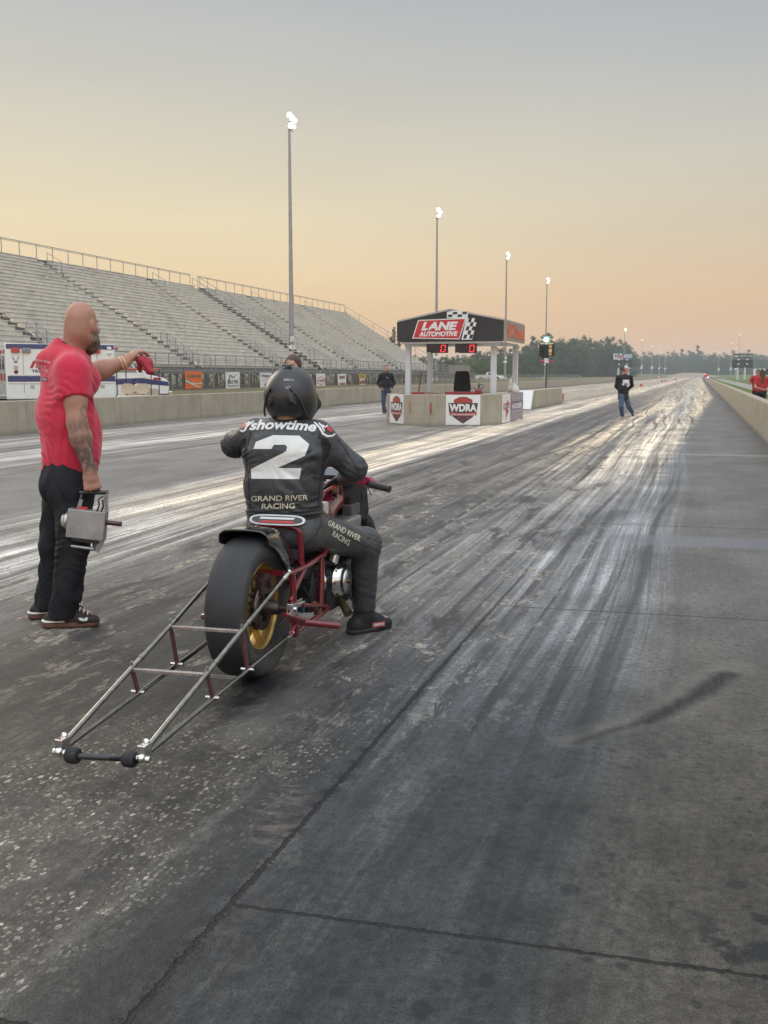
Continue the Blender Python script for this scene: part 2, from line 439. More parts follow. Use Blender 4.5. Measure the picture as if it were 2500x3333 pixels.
def wrinkle(amp, seed, *spots, base=.25):
    """cloth: broad soft dents everywhere, and short broken folds running across the given (centre, radius, direction) spots"""
    g = np.random.default_rng(seed); ks = g.normal(0, 1, (9, 3)); ks /= np.linalg.norm(ks, axis=1)[:, None]; fr = g.uniform(11, 34, 9); ph = g.uniform(0, 6, 9)
    def f(x, y, z):
        s = [np.sin(fr[i]*(ks[i][0]*x+ks[i][1]*y+ks[i][2]*z)+ph[i]) for i in range(9)]
        w1 = s[0]+s[1]+.7*s[2]; w2 = s[3]+s[4]+.7*s[5]
        out = amp*base*.33*(s[6]+s[7]+s[8]+np.sin(3*w1))
        for q, (c, r, d) in enumerate(spots):
            e = np.exp(-((x-c[0])**2+(y-c[1])**2+(z-c[2])**2)/(r*r))
            dd = np.array(d, float)/np.linalg.norm(d)
            br = np.clip(.35+.45*np.sin(2.1*w2+q), 0, 1)
            a = np.sin((dd[0]*x+dd[1]*y+dd[2]*z)*62+2.2*w1+q*1.7)
            out = out + amp*.75*e*br*(1-2*np.abs(a))*.8
        return out
    return f
# ================================================================== SETTING
# ------------------------------------------------------------------ the drag strip surface
def track_material():
    n = NT('rubbered_concrete'); x, y, z = n.xyz()
    M = n.math
    def band(v, a, b, s): return M('MULTIPLY', n.mapr(v, a-s, a+s, 0, 1, True), n.mapr(v, b-s, b+s, 1, 0, True))
    segn = M('MULTIPLY', M('SUBTRACT', n.noise(n.scale((1, .7, 1)), 22, 5, .7), .5), .07)
    def seg(ax, ay, bx, by, r0, r1):                       # soft capsule on the ground, 1 inside
        L2 = (bx-ax)**2+(by-ay)**2
        px, py = M('SUBTRACT', x, ax), M('SUBTRACT', y, ay)
        t = M('DIVIDE', M('ADD', M('MULTIPLY', px, bx-ax), M('MULTIPLY', py, by-ay)), L2, clamp=True)
        dx, dy = M('SUBTRACT', px, M('MULTIPLY', t, bx-ax)), M('SUBTRACT', py, M('MULTIPLY', t, by-ay))
        d = M('ADD', M('SQRT', M('ADD', M('MULTIPLY', dx, dx), M('MULTIPLY', dy, dy))), segn)
        return n.mapr(d, r0, r1, 1, 0, True)
    # slow wander of the tyre lanes
    w1 = n.noise(n.scale((.35, .035, 1)), 1, 2)
    xw = M('ADD', x, M('MULTIPLY', M('SUBTRACT', w1, .5), 1.1))
    t = M('DIVIDE', M('ADD', xw, 18), 20)
    def S(l): return [((a+18)/20, b) for a, b in l]
    lane = n.ramp(t, S([(-17, .10), (-15.2, .11), (-14.9, .24), (-14.3, .16), (-13.9, .22), (-13.2, .10), (-12.6, .14), (-12.2, .25), (-11.2, .29), (-10.5, .17), (-10, .125), (-7.4, .125), (-6.6, .15), (-6.1, .22), (-5.3, .36), (-4.6, .30), (-4.2, .10), (-3.4, .085), (-3.0, .12), (-2.5, .075), (-2.0, .10), (-1.5, .12), (-1.15, .15), (-.75, .145), (-.45, .10), (-.1, .088), (1.6, .085)]))
    # the bleached, powdered part of the right lane further out
    xr = M('ADD', M('MULTIPLY', M('MINIMUM', y, 70), .024), -.88)
    edge = M('SUBTRACT', x, M('ADD', xr, M('MULTIPLY', M('SUBTRACT', n.noise(n.scale((.2, 1.1, 1)), 1.2, 4, .7), .5), .7)))
    far = M('MULTIPLY', n.mapr(edge, -.25, .12, 1, 0, True), n.mapr(y, 10, 26, 0, 1, True))
    far = M('MULTIPLY', far, n.mapr(x, -3.2, -1.6, .12, 1, True))
    stk0 = n.noise(n.scale((1.6, .03, 1)), 1, 4, .6)
    lane = n.mix(M('MULTIPLY', far, n.mapr(stk0, .36, .6, .1, .95)), lane, (.64, .525, .38))
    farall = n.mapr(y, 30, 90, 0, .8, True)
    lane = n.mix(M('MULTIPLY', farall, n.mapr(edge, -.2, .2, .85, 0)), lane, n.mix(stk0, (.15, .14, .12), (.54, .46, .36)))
    gv = M('MULTIPLY', band(xw, -4.35, -2.75, .3), n.mapr(y, 6, 11, 0, 1, True)); gv = M('MULTIPLY', gv, n.mapr(y, 45, 90, 1, .3, True))
    lane = n.mix(M('MULTIPLY', gv, .85), lane, (.075, .072, .07))
    ls = M('MULTIPLY', band(xw, -6.3, -4.6, .35), n.mapr(y, 8, 13, 0, 1, True)); lane = n.mix(M('MULTIPLY', ls, n.mapr(stk0, .35, .6, .15, .85)), lane, (.54, .47, .37))
    # tyre streaks, three widths
    def bent(amp, sy, seed):                                 # lanes that sway and cross each other
        wv = M('MULTIPLY', M('SUBTRACT', n.noise(n.scale((.12, sy, 1), loc=(seed, seed*2, 0)), 1, 2), .5), amp)
        cv = n.node('ShaderNodeCombineXYZ'); n.link(M('ADD', x, wv), cv.inputs[0]); n.link(y, cv.inputs[1]); return cv.outputs[0]
    b1, b2 = bent(1.3, .035, 3), bent(.9, .06, 11)
    s1 = n.mapr(n.noise(n.scale((4.2, .035, 1), b1), 1, 6, .64), .34, .68, .28, 2.0)
    s2 = n.mapr(n.noise(n.scale((15, .11, 1), b2), 1, 6, .66), .33, .67, .50, 1.55)
    arcs = n.mapr(n.noise(n.scale((7, .05, 1), bent(1.9, .05, 23)), 1, 3, .5), .56, .64, 0, 1, True)
    s3 = n.mapr(n.noise(n.scale((64, .6, 1), b2), 1, 4, .68), .33, .67, .70, 1.32)
    inl = M('ADD', band(x, -6.9, -.25, .35), M('ADD', band(x, -17, -9.6, .4), far, clamp=True), clamp=True)
    fd = n.mapr(y, 8, 40, 0, .85, True); s3f = M('ADD', M('MULTIPLY', s3, M('SUBTRACT', 1, fd)), fd); fd2 = n.mapr(y, 15, 60, 0, .7, True); s2 = M('ADD', M('MULTIPLY', s2, M('SUBTRACT', 1, fd2)), fd2)
    s1 = M('ADD', M('MULTIPLY', s1, M('SUBTRACT', 1, M('MULTIPLY', fd2, .7))), M('MULTIPLY', fd2, .7))
    st = M('MULTIPLY', M('MULTIPLY', s1, s2), s3f); st = M('MULTIPLY', st, M('SUBTRACT', 1, M('MULTIPLY', arcs, .6)))
    st = M('ADD', M('MULTIPLY', st, inl), M('MULTIPLY', M('SUBTRACT', 1, inl), M('ADD', M('MULTIPLY', s2, .12), .88)))
    val = n.mix(1, lane, st, 'MULTIPLY')
    # a dark film of rubber near the starting line
    wob = M('MULTIPLY', M('SUBTRACT', n.noise(n.scale((1.2, .25, 1)), 1.5, 5, .7), .5), 3.2)
    nearm = M('MULTIPLY', n.mapr(M('ADD', M('ADD', y, wob), M('MULTIPLY', x, .35)), 3.0, 7.2, 1, 0, True), n.mapr(x, -5, -3.0, 0, 1, True))
    film = n.mix(n.mapr(x, -.5, -.15, 0, 1, True), n.mix(n.mapr(x, -1.7, -1.1, 0, 1, True), (.037, .035, .032), (.025, .0285, .031)), (.047, .044, .038))
    film = n.mix(1, film, M('ADD', M('MULTIPLY', s2, .30), .66), 'MULTIPLY'); film = n.mix(1, film, n.mapr(n.noise(n.scale((1, .55, 1)), 5.5, 7, .74), .33, .67, .62, 1.42), 'MULTIPLY')
    val = n.mix(M('MULTIPLY', nearm, .92), val, film)
    # scabs of old rubber peeled off the concrete: pale flakes with ragged edges, drawn out along the track
    sc = n.noise(n.scale((2.6, .85, 1)), 2.2, 8, .72, .6)
    scm = M('MULTIPLY', n.mapr(sc, .525, .565, 0, 1), M('MULTIPLY', band(x, -6.3, -.75, .5), n.mapr(y, 3.4, 5.6, .12, 1, True)))
    sc2 = n.noise(n.scale((9, 3.0, 1)), 2.0, 6, .7, .4)
    scm = M('MULTIPLY', scm, n.mapr(sc2, .46, .53, .05, 1))
    scm = M('MULTIPLY', scm, n.mapr(y, 9, 20, 1, 0, True))
    val = n.mix(M('MULTIPLY', scm, .92), val, n.mix(sc2, (.18, .168, .145), (.36, .335, .285)))
    dk = M('MULTIPLY', n.mapr(n.noise(n.scale((2.1, .5, 1), loc=(7, 3, 0)), 1.6, 7, .7, .5), .54, .62, 0, 1), band(x, -4.4, -1.0, .5))
    val = n.mix(M('MULTIPLY', dk, .85), val, (.026, .025, .026))
    # scales of light rubber at the lower left: small separate flakes
    fl = n.voro(n.scale((1.0, .62, 1)), 46, 'F1', 0, 1); flc = n.node('ShaderNodeSeparateColor'); n.link(n.voro(n.scale((1.0, .62, 1)), 46, 'F1', 1, 1), flc.inputs[0])
    flm = M('MULTIPLY', n.mapr(M('ADD', fl, M('MULTIPLY', n.noise(None, 75, 3), .55)), M('ADD', .44, M('MULTIPLY', flc.outputs[2], .22)), .72, 1, 0), n.mapr(flc.outputs[0], .58, .62, 0, 1))
    pm = M('MULTIPLY', band(M('ADD', x, M('MULTIPLY', M('SUBTRACT', y, 2.7), -.1)), -2.5, -1.42, .16), band(y, 1.6, 3.9, .45))
    pm = M('MULTIPLY', pm, n.mapr(n.noise(None, 3.2, 5, .7), .36, .56, 0, 1, True))
    flm = M('MULTIPLY', flm, pm)
    f2v = n.scale((1.0, .6, 1), loc=(4, 9, 0)); f2 = n.voro(f2v, 92, 'F1', 0, 1); f2c = n.node('ShaderNodeSeparateColor'); n.link(n.voro(f2v, 92, 'F1', 1, 1), f2c.inputs[0])
    f2m = M('MULTIPLY', M('MULTIPLY', n.mapr(f2, .40, .52, 1, 0), n.mapr(f2c.outputs[0], .68, .72, 0, 1)), n.mapr(pm, .15, .6, 0, .7))
    val = n.mix(M('MULTIPLY', pm, .40), val, n.mix(1, val, (1.7, 1.6, 1.42), 'MULTIPLY'))
    val = n.mix(f2m, val, n.mix(f2c.outputs[1], (.06, .055, .05), (.30, .28, .23)))
    val = n.mix(M('MULTIPLY', flm, .9), val, n.mix(flc.outputs[1], (.07, .066, .058), (.42, .40, .33)))
    # fine sand texture, cloudy stain, brown tint to the right, blue grey in the middle
    g = n.mapr(n.noise(None, 130, 3, .7), .33, .67, .55, 1.5)
    g2 = n.mapr(n.noise(None, 28, 5, .7), .33, .67, .68, 1.36)
    c = n.mapr(n.noise(n.scale((1, .6, 1)), 1.1, 6, .66), .33, .67, .66, 1.38)
    val = n.mix(1, val, M('MULTIPLY', M('MULTIPLY', g, g2), c), 'MULTIPLY')
    tint = n.ramp(M('DIVIDE', M('ADD', x, 3), 4), [(0, (1.09, 1, .90)), (.45, (1.02, 1, .98)), (.58, (.98, 1.0, 1.02)), (.68, (.99, 1, 1.0)), (.76, (1.06, 1, .93)), (1, (1.08, 1, .92))])
    val = n.mix(1, val, tint, 'MULTIPLY')
    rt = M('MULTIPLY', n.mapr(x, -.36, -.22, 0, 1, True), n.mapr(y, 2.2, 6, .35, .8, True))
    val = n.mix(M('MULTIPLY', rt, .45), val, n.mix(1, val, (1.45, 1.4, 1.32), 'MULTIPLY'))
    # drips
    dr = n.voro(n.scale((1, .8, 1), loc=(3, 1, 0)), 8.5, 'F1', 0, 1)
    drn = n.noise(None, 30, 3)
    drc = n.node('ShaderNodeSeparateColor'); n.link(n.voro(n.scale((1, .8, 1), loc=(3, 1, 0)), 8.5, 'F1', 1, 1), drc.inputs[0])
    drm = M('MULTIPLY', n.mapr(M('ADD', dr, M('MULTIPLY', drn, .30)), .33, .43, 1, 0, True), M('MULTIPLY', n.mapr(drc.outputs[0], .55, .6, 0, 1), n.mapr(y, 2.2, 5.5, 1, .1)))
    val = n.mix(M('MULTIPLY', M('MULTIPLY', drm, .8), n.mapr(x, -1.4, -.5, .2, 1)), val, (.014, .0145, .016))
    dr2 = n.mapr(M('ADD', n.voro(n.scale((1, .7, 1)), 27, 'F1', 0, 1), M('MULTIPLY', drn, .30)), .36, .47, 1, 0, True)
    val = n.mix(M('MULTIPLY', M('MULTIPLY', dr2, .55), n.mapr(n.noise(None, 2.3, 2), .4, .65, 0, 1)), val, (.018, .019, .02))
    dr3v = n.scale((1, .8, 1), loc=(1, 6, 0)); dr3c = n.node('ShaderNodeSeparateColor'); n.link(n.voro(dr3v, 15, 'F1', 1, 1), dr3c.inputs[0])
    dr3 = M('MULTIPLY', n.mapr(M('ADD', n.voro(dr3v, 15, 'F1', 0, 1), M('MULTIPLY', drn, .35)), .34, .46, 1, 0, True), n.mapr(dr3c.outputs[0], .62, .66, 0, 1))
    val = n.mix(M('MULTIPLY', M('MULTIPLY', dr3, .7), M('MULTIPLY', n.mapr(x, -1.3, -.6, .1, 1), n.mapr(y, 2.2, 6, 1, .1))), val, (.014, .0145, .016))
    # single marks: burnout arc, tread print, oil puddles, water by the tyre
    rag = M('ADD', M('MULTIPLY', n.noise(n.scale((34, 3.5, 1), rot=(0, 0, R(-26))), 1, 5, .7), 1.5), .22, clamp=True)
    sk1 = M('MULTIPLY', M('MAXIMUM', M('MULTIPLY', seg(-.42, 4.14, -.10, 4.60, -.01, .055), .8), M('MAXIMUM', M('MULTIPLY', seg(-.16, 4.50, .07, 5.0, .005, .085), 1.0), seg(.06, 4.98, .18, 5.33, .015, .10))), rag)
    pale = M('MULTIPLY', M('MAXIMUM', seg(-.46, 4.14, -.04, 4.72, .02, .12), seg(-.08, 4.62, .22, 5.52, .04, .16)), n.mapr(n.noise(None, 6, 4), .3, .6, .3, 1))
    val = n.mix(M('MULTIPLY', pale, .42), val, (.17, .155, .13))
    val = n.mix(sk1, val, (.012, .012, .013))
    sk2 = M('MULTIPLY', seg(-1.20, 8.9, -.78, 11.6, .05, .17), n.mapr(n.voro(n.scale((1, .55, 1)), 16, 'DISTANCE_TO_EDGE', 0), 0, .06, .5, 1))
    val = n.mix(M('MULTIPLY', sk2, .55), val, (.05, .049, .05))
    sk3 = M('MULTIPLY', seg(-1.02, 3.9, -.42, 6.8, .0, .07), n.mapr(n.noise(n.scale((2, 6, 1)), 3, 3), .4, .6, 0, 1))
    val = n.mix(M('MULTIPLY', sk3, .55), val, (.04, .042, .044))
    sk4 = M('ADD', seg(-2.0, 11.5, -2.6, 9.2, .0, .10), seg(-1.95, 11.8, -1.95, 9.6, .0, .07), clamp=True)
    val = n.mix(M('MULTIPLY', sk4, .6), val, (.045, .043, .043))
    on = n.noise(n.scale((1, .8, 1)), 9, 4, .6)
    oil = M('MULTIPLY', n.mapr(on, .50, .56, 0, 1), seg(.12, 2.66, .26, 2.86, .05, .20))
    val = n.mix(M('MULTIPLY', oil, .9), val, (.008, .010, .012))
    oil2 = M('MULTIPLY', n.mapr(n.noise(n.scale((1, .7, 1)), 7, 5, .65), .38, .50, 0, 1), seg(-2.04, 4.62, -1.84, 4.22, .07, .27))
    val = n.mix(M('MULTIPLY', oil2, .9), val, (.012, .013, .015))
    val = n.mix(M('MULTIPLY', seg(-1.75, 3.85, -1.72, 4.4, .02, .2), .30), val, (.20, .185, .165))
    rd = M('MULTIPLY', n.mapr(n.noise(n.scale((3, 8, 1), rot=(0, 0, R(-40))), 2, 5, .7), .48, .6, 0, 1), seg(-1.25, 3.0, -1.35, 3.35, .02, .13))
    val = n.mix(M('MULTIPLY', rd, .55), val, (.17, .13, .11))
    # grey blue patch strip and pale strip across the shoulder
    val = n.mix(M('MULTIPLY', M('MULTIPLY', band(M('SUBTRACT', y, M('MULTIPLY', x, .03)), 9.35, 9.95, .08), n.mapr(edge, -.1, .1, 0, 1)), .5), val, (.16, .17, .185))
    val = n.mix(M('MULTIPLY', M('MULTIPLY', band(y, 20.2, 20.6, .12), n.mapr(x, -.7, -.3, 0, 1)), .55), val, (.27, .255, .225))
    val = n.mix(M('MULTIPLY', M('MULTIPLY', band(y, 37.6, 38.0, .12), n.mapr(x, -.3, .3, 0, 1)), .5), val, (.27, .255, .225))
    # slab joints: broken, tar filled, chipped edges
    jn = n.noise(None, 9, 5, .7); jn2 = n.noise(None, 45, 4, .7)
    def joint(coord, at, w, jit, mask):
        d = M('ABSOLUTE', M('ADD', M('SUBTRACT', coord, at), M('MULTIPLY', M('SUBTRACT', jn, .5), jit)))
        d = M('SUBTRACT', d, M('MULTIPLY', M('SUBTRACT', jn2, .5), w*4.2))
        return M('MULTIPLY', n.mapr(d, w*.45, w*1.1, 1, 0, True), mask)
    ys = M('SUBTRACT', y, M('MULTIPLY', x, .028))
    rightm = n.mapr(x, -1.205, -1.19, 0, 1)
    J = joint(x, -1.197, .0105, .024, n.mapr(y, 5.2, 9.5, 1, .1, True))
    for yy, w in ((2.582, .0085), (6.6, .008), (10.6, .012), (20.1, .02), (37.3, .04)):
        J = M('MAXIMUM', J, joint(ys, yy, w, .012, rightm))
    leftm = n.mapr(x, -1.205, -1.19, 1, 0)
    J = M('MAXIMUM', J, joint(ys, 1.945, .011, .016, leftm))
    J = M('MAXIMUM', J, M('MULTIPLY', joint(ys, 37.2, .05, .02, n.mapr(x, -9, -5, 1, .5)), .7))
    val = n.mix(M('MULTIPLY', J, .93), val, (.012, .012, .013))
    chip = M('MULTIPLY', n.mapr(M('ABSOLUTE', M('ADD', x, 1.2)), .012, .065, 1, 0), M('MULTIPLY', n.mapr(n.noise(None, 14, 4, .6), .52, .56, 0, 1), n.mapr(y, 3.8, 5, 1, 0)))
    val = n.mix(M('MULTIPLY', chip, .8), val, (.014, .0145, .016))
    # gloss follows the rubber: black polished streaks shine, powdery concrete does not
    lum = n.node('ShaderNodeRGBToBW'); n.link(val, lum.inputs[0])
    ro = n.mapr(lum.outputs[0], .02, .25, .56, .72)
    ro = M('SUBTRACT', ro, M('MULTIPLY', M('ADD', oil, oil2, clamp=True), .12))
    ro = M('SUBTRACT', ro, M('MULTIPLY', M('MULTIPLY', flm, pm), .1))
    h = M('ADD', M('MULTIPLY', n.noise(None, 130, 3, .7), .35), M('MULTIPLY', n.noise(None, 28, 4, .65), .5))
    h = M('ADD', h, M('MULTIPLY', scm, .6)); h = M('ADD', h, M('MULTIPLY', flm, .9)); h = M('SUBTRACT', h, M('MULTIPLY', J, 2.0)); h = M('SUBTRACT', h, M('MULTIPLY', chip, .8))
    h = M('MULTIPLY', h, n.mapr(y, 4, 30, 1, .12))
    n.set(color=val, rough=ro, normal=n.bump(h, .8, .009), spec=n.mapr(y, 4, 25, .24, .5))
    return n.mat
tm = track_material()
mb = MB(); TY0, TY1 = -8, 640
xs = [-16.6, -12, -6, -1.2, 1.75]
mb.add([(x, y, 0) for y in (TY0, 60, 250, TY1) for x in xs], [(r*5+i, r*5+i+1, r*5+i+6, r*5+i+5) for r in range(3) for i in range(4)], 0, False)
props(mb.build('drag_strip', tm), kind='structure', label='grey rubber streaked concrete drag strip running to the tree line')

def terrain_material():
    n = NT('dry_grass'); x, y, z = n.xyz()
    a = n.noise(None, .35, 6, .65); b = n.noise(n.scale((1, .5, 1)), 6, 5, .7)
    left = n.mix(n.mapr(a, .35, .62, 0, 1, True), (.115, .105, .045), (.155, .125, .07))
    right = n.mix(n.mapr(a, .35, .65, 0, 1, True), (.085, .125, .026), (.12, .145, .04))
    c = n.mix(n.mapr(x, -2, 1, 0, 1), left, right)
    c = n.mix(1, c, n.mapr(b, .3, .7, .65, 1.35), 'MULTIPLY')
    n.set(color=c, rough=.9, spec=.15, normal=n.bump(b, .6, .06)); return n.mat
mb = MB()
gx = [-1600, -400, -120, -60, -31, -27, -22, -19, -16.62, 1.72, 3, 6, 12, 60, 300, 1600]
gz = [3.0, 2.0, .8, .55, .5, .40, .18, .03, -.03, -.03, -.02, -.1, -.15, -.1, 1, 3]
gy = [-60, 0, 40, 100, 250, 640, 900, 1500, 1700]
NX = len(gx)
mb.add([(x, y, z + (0 if y < 700 else min(2.5, (y-640)*.006) if abs(x+7) > 12 or y > 640 else 0)) for y in gy for x, z in zip(gx, gz)], [(r*NX+i, r*NX+i+1, r*NX+NX+i+1, r*NX+NX+i) for r in range(len(gy)-1) for i in range(NX-1)], 0, True)
props(mb.build('grass_ground', terrain_material()), kind='structure')
# tan run-off slope at the far end
mb = MB(); mb.add([(-13, 640, -.02), (.8, 640, -.02), (.2, 700, 2.7), (-11.5, 700, 2.7), (.0, 740, 2.9), (-11.5, 740, 2.9), (-26, 740, -.1), (14, 740, -.1), (-24, 645, -.1), (12, 645, -.1)], [(0, 1, 2, 3), (3, 2, 4, 5), (1, 9, 7, 4, 2), (8, 0, 3, 5, 6)], 0, False)
props(mb.build('sand_slope', mat('run_off_sand', (.25, .205, .145), .9, 0, .25, .3)), kind='structure')
# service road right of the wall
mb = MB(); mb.add([(5.2, 30, -.075), (8.2, 30, -.115), (8.2, 500, -.112), (5.2, 500, -.072)], [(0, 1, 2, 3)], 0, False)
props(mb.build('service_road', mat('gravel_road', (.26, .24, .2), .9, 0, .2, .8)), kind='structure')

# ------------------------------------------------------------------ concrete walls
def conc():
    if 'wall_concrete' in MATS: return MATS['wall_concrete']
    n = NT('wall_concrete'); x, y, z = n.xyz()
    a = n.noise(None, 1.2, 6, .65); s = n.noise(n.scale((1.8, 1.8, .12)), 2.4, 6, .7)
    c = n.mix(n.mapr(a, .3, .7, 0, 1), (.30, .265, .20), (.40, .36, .285))
    c = n.mix(n.mapr(s, .50, .68, 0, .55, True), c, (.20, .175, .13))
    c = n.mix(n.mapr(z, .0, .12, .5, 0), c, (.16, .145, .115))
    pit = n.mapr(n.noise(None, 70, 3), .62, .7, 0, .4)
    c = n.mix(pit, c, (.15, .14, .12))
    n.set(color=c, rough=.85, spec=.3, normal=n.bump(n.noise(None, 40, 5, .7), .35, .01)); MATS['wall_concrete'] = n.mat; return n.mat
CONC = conc()
def barrier(name, label, x, y0, y1, h, w=.28, side=1, group=None, seg=6.1, gapfirst=None, cat='wall'):
    """poured wall along the track, a slab profile with narrow joints between its pours"""
    mb = MB(); y = y0
    cuts = [y0]
    if gapfirst: cuts.append(gapfirst)
    while cuts[-1] < y1: cuts.append(min(cuts[-1]+(seg if cuts[-1] < 150 else seg*5), y1))
    for a, b in zip(cuts[:-1], cuts[1:]):
        ya, yb = a+.012, b-.012
        P = [(0, 0), (w, 0), (w*.93, h-.02), (w*.88, h), (w*.12, h), (w*.07, h-.02)]
        mb.prism(P, (x, ya, 0), (side, 0, 0), (0, 0, 1), (0, 1, 0), yb-ya)
    return props(mb.build(name, CONC, loc=(x, y0, 0)), label, cat, group)
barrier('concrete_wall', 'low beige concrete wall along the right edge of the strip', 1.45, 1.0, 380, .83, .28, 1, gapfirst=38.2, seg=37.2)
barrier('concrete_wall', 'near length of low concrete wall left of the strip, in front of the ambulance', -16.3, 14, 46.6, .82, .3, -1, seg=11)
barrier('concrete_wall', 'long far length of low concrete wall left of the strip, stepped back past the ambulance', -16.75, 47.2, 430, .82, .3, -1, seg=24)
mb = MB(); mb.prism([(0, 0), (.5, 0), (.5, .75), (0, .75)], (1.9, 381, 0), (1, 0, 0), (0, 0, 1), (0, 1, 0), 12); mb.box((6, 384, .35), (7, .5, .7))
props(mb.build('end_wall', CONC), 'short pale concrete wall end turning right at the far end of the right wall', 'wall')

# ------------------------------------------------------------------ grandstands
def grandstand(label, y0, y1, aisles, sloped_end, rows=27, xf=-34.6, xb=-47.2, zf=1.75, zb=9.55):
    root = empty('grandstand', ((xf+xb)/2, (y0+y1)/2, .5), label, 'grandstand', 'bleacher stands left of the strip')
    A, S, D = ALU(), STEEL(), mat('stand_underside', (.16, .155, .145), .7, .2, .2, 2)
    dx, dz = (xb-xf)/(rows-1), (zb-zf)/(rows-1)
    aw = 1.15
    def spans(ya, yb):
        cur = ya; out = []
        for a in aisles:
            if a-aw/2 > cur: out.append((cur, min(a-aw/2, yb)))
            cur = a+aw/2
        if cur < yb: out.append((cur, yb))
        return out
    for r in range(rows):
        x, z = xf+dx*r, zf+dz*r
        ye = y1 - (0 if not sloped_end else 0)
        mb = MB()
        for a, b in spans(y0, ye):
            y = a; k = 0
            while y < b-.05:                                                 # planks butt with visible gaps, staggered row by row
                L = (3.0 if k or r % 3 == 0 else (1.0 if r % 3 == 1 else 2.0)); e = min(y+L, b)
                mb.box((x-.03, (y+e)/2, z+.42), (.27, e-y-.035, .045))        # seat plank
                mb.box((x+.02, (y+e)/2, z+.262), (.025, e-y-.035, .235))     # closure board under the seat
                y = e; k += 1
            mb.box((x-.02+dx*.5, (a+b)/2, z+.10), (abs(dx)*1.12, b-a, .04))  # foot boards
        for a in aisles:
            if y0 < a < ye:
                mb.box((x+dx*.5, a, z-.03), (abs(dx)*.5, aw-.1, .05))
                mb.box((x, a, z+.14), (.22, aw-.16, .04))
        mb.build('bench_row', A, root)
    for a in aisles:                                                          # added dark panels standing in for shade behind each aisle's open steps
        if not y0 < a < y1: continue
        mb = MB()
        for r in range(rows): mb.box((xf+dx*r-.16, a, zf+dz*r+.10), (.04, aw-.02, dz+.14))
        mb.build('aisle_shade_panel', mat('gap_shade', (.10, .097, .09), .7, 0, .3, 3), root)
    mb = MB(); mb.box((xf+.22, (y0+y1)/2, zf+.06), (.03, y1-y0, .4)); mb.box((xb-.25, (y0+y1)/2, zb+.15), (.04, y1-y0-.1, .55)); mb.build('gap_shade_board', mat('gap_shade', (.10, .097, .09), .7), root)  # added dark boards close the see-through gaps, standing in for shade
    # underside: sloping beams, legs and cross braces, dark deck plate in front
    mb = MB(); y = y0+.4
    while y < y1:
        mb.bar((xf+.5, y, zf-.25), (xb-.2, y, zb-.2), .1, .2)
        for t in (0, .2, .4, .6, .8, 1):
            xx, zz_ = xf+(xb-xf)*t, zf+(zb-zf)*t-.3
            mb.box((xx, y, (zz_+.5)/2), (.12, .12, zz_-.5))
        mb.bar((xf, y, .6), (xf+(xb-xf)*.2, y, zf+(zb-zf)*.2-.3), .06, .06); mb.bar((xf+(xb-xf)*.2, y, .6), (xf+(xb-xf)*.4, y, zf+(zb-zf)*.4-.3), .06, .06)
        if y+3.6 < y1: mb.bar((xf, y, .6), (xf, y+3.6, zf-.3), .05, .05)
        y += 3.6
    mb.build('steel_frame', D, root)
    # front walkway
    mb = MB(); mb.box((xf+1.0, (y0+y1)/2, zf-.06), (1.7, y1-y0, .07)); mb.box((xf+1.87, (y0+y1)/2, zf-.12), (.05, y1-y0, .2))
    mb.build('walkway', D, root)
    # railings
    def rail(name, pts, hgt, step, r=.025, mids=(.5,), mesh=False):
        m2 = MB()
        for a, b in zip(pts[:-1], pts[1:]):
            a, b = Vector(a), Vector(b); L = (b-a).length; n_ = max(1, round(L/step))
            m2.tube([a+Vector((0, 0, hgt)), b+Vector((0, 0, hgt))], r, 5)
            for q in mids: m2.tube([a+Vector((0, 0, hgt*q)), b+Vector((0, 0, hgt*q))], r*.7, 5)
            for i in range(n_+1):
                p = a+(b-a)*(i/n_); m2.tube([p, p+Vector((0, 0, hgt))], r, 5)
        return m2.build(name, S, root)
    rail('front_railing', [(xf+1.85, y0+.1, zf), (xf+1.85, y1, zf)], 1.08, 1.75, .03, (.08, .36, .68))
    rail('back_railing', [(xb-.35, y0+.1, zb+.1), (xb-.35, y1-.2, zb+.1)], 1.42, 2.1, .032, (.06, .93))
    for a in aisles:
        if a-y0 < 1.2: continue
        rail('aisle_railing', [(xf+1.2, a-.45, zf), (xf-.7, a-.45, zf+.4), (xf-2.7, a-.45, zf+1.75)], 1.0, .85, .03, (.5,))
        rail('aisle_railing', [(xf-.7, a+.5, zf+.4), (xf-2.7, a+.5, zf+1.75)], 1.0, .85, .03, (.5,))
        rail('top_railing', [(xb+1.4, a+.4, zb-.7), (xb+.2, a+.4, zb)], .95, 1.2, .025, ())
    return root, rail
g1, rail1 = grandstand('near bleacher stand of grey aluminium benches, behind the ambulance', 22, 95.0, (38, 54, 70, 86), False)
g2, rail2 = grandstand('far bleacher stand of grey aluminium benches, around the foot of the tall floodlight mast', 96.4, 141.8, (96.9, 108, 124), True)
# rails on the two sides of the gap and down the far end
for yy in (94.8, ):
    rail1('end_railing', [(-33.6, yy, 1.9), (-47.3, yy, 9.7)], 1.05, 1.9, .025, (.5,))
rail2('end_railing', [(-33.8, 96.6, 1.9), (-47.4, 96.6, 9.8)], 1.1, 1.9, .03, (.5,))
rail2('end_railing', [(-47.4, 141.7, 9.7), (-33.5, 141.9, 1.9)], 1.1, 2.2, .03, (.5,))
mb = MB(); mb.box((-33.7, 149, 1.7), (2.0, 14, .08)); 
for i in range(9):
    mb.tube([(-32.8, 142+i*1.75, 1.7), (-32.8, 142+i*1.75, 2.8)], .04, 5); mb.tube([(-34.6, 142+i*1.75, .5), (-34.6, 142+i*1.75, 2.8)], .04, 5)
mb.box((-32.82, 149, 2.25), (.03, 14, 1.0)); mb.tube([(-32.8, 142, 2.8), (-32.8, 156, 2.8)], .04, 5)
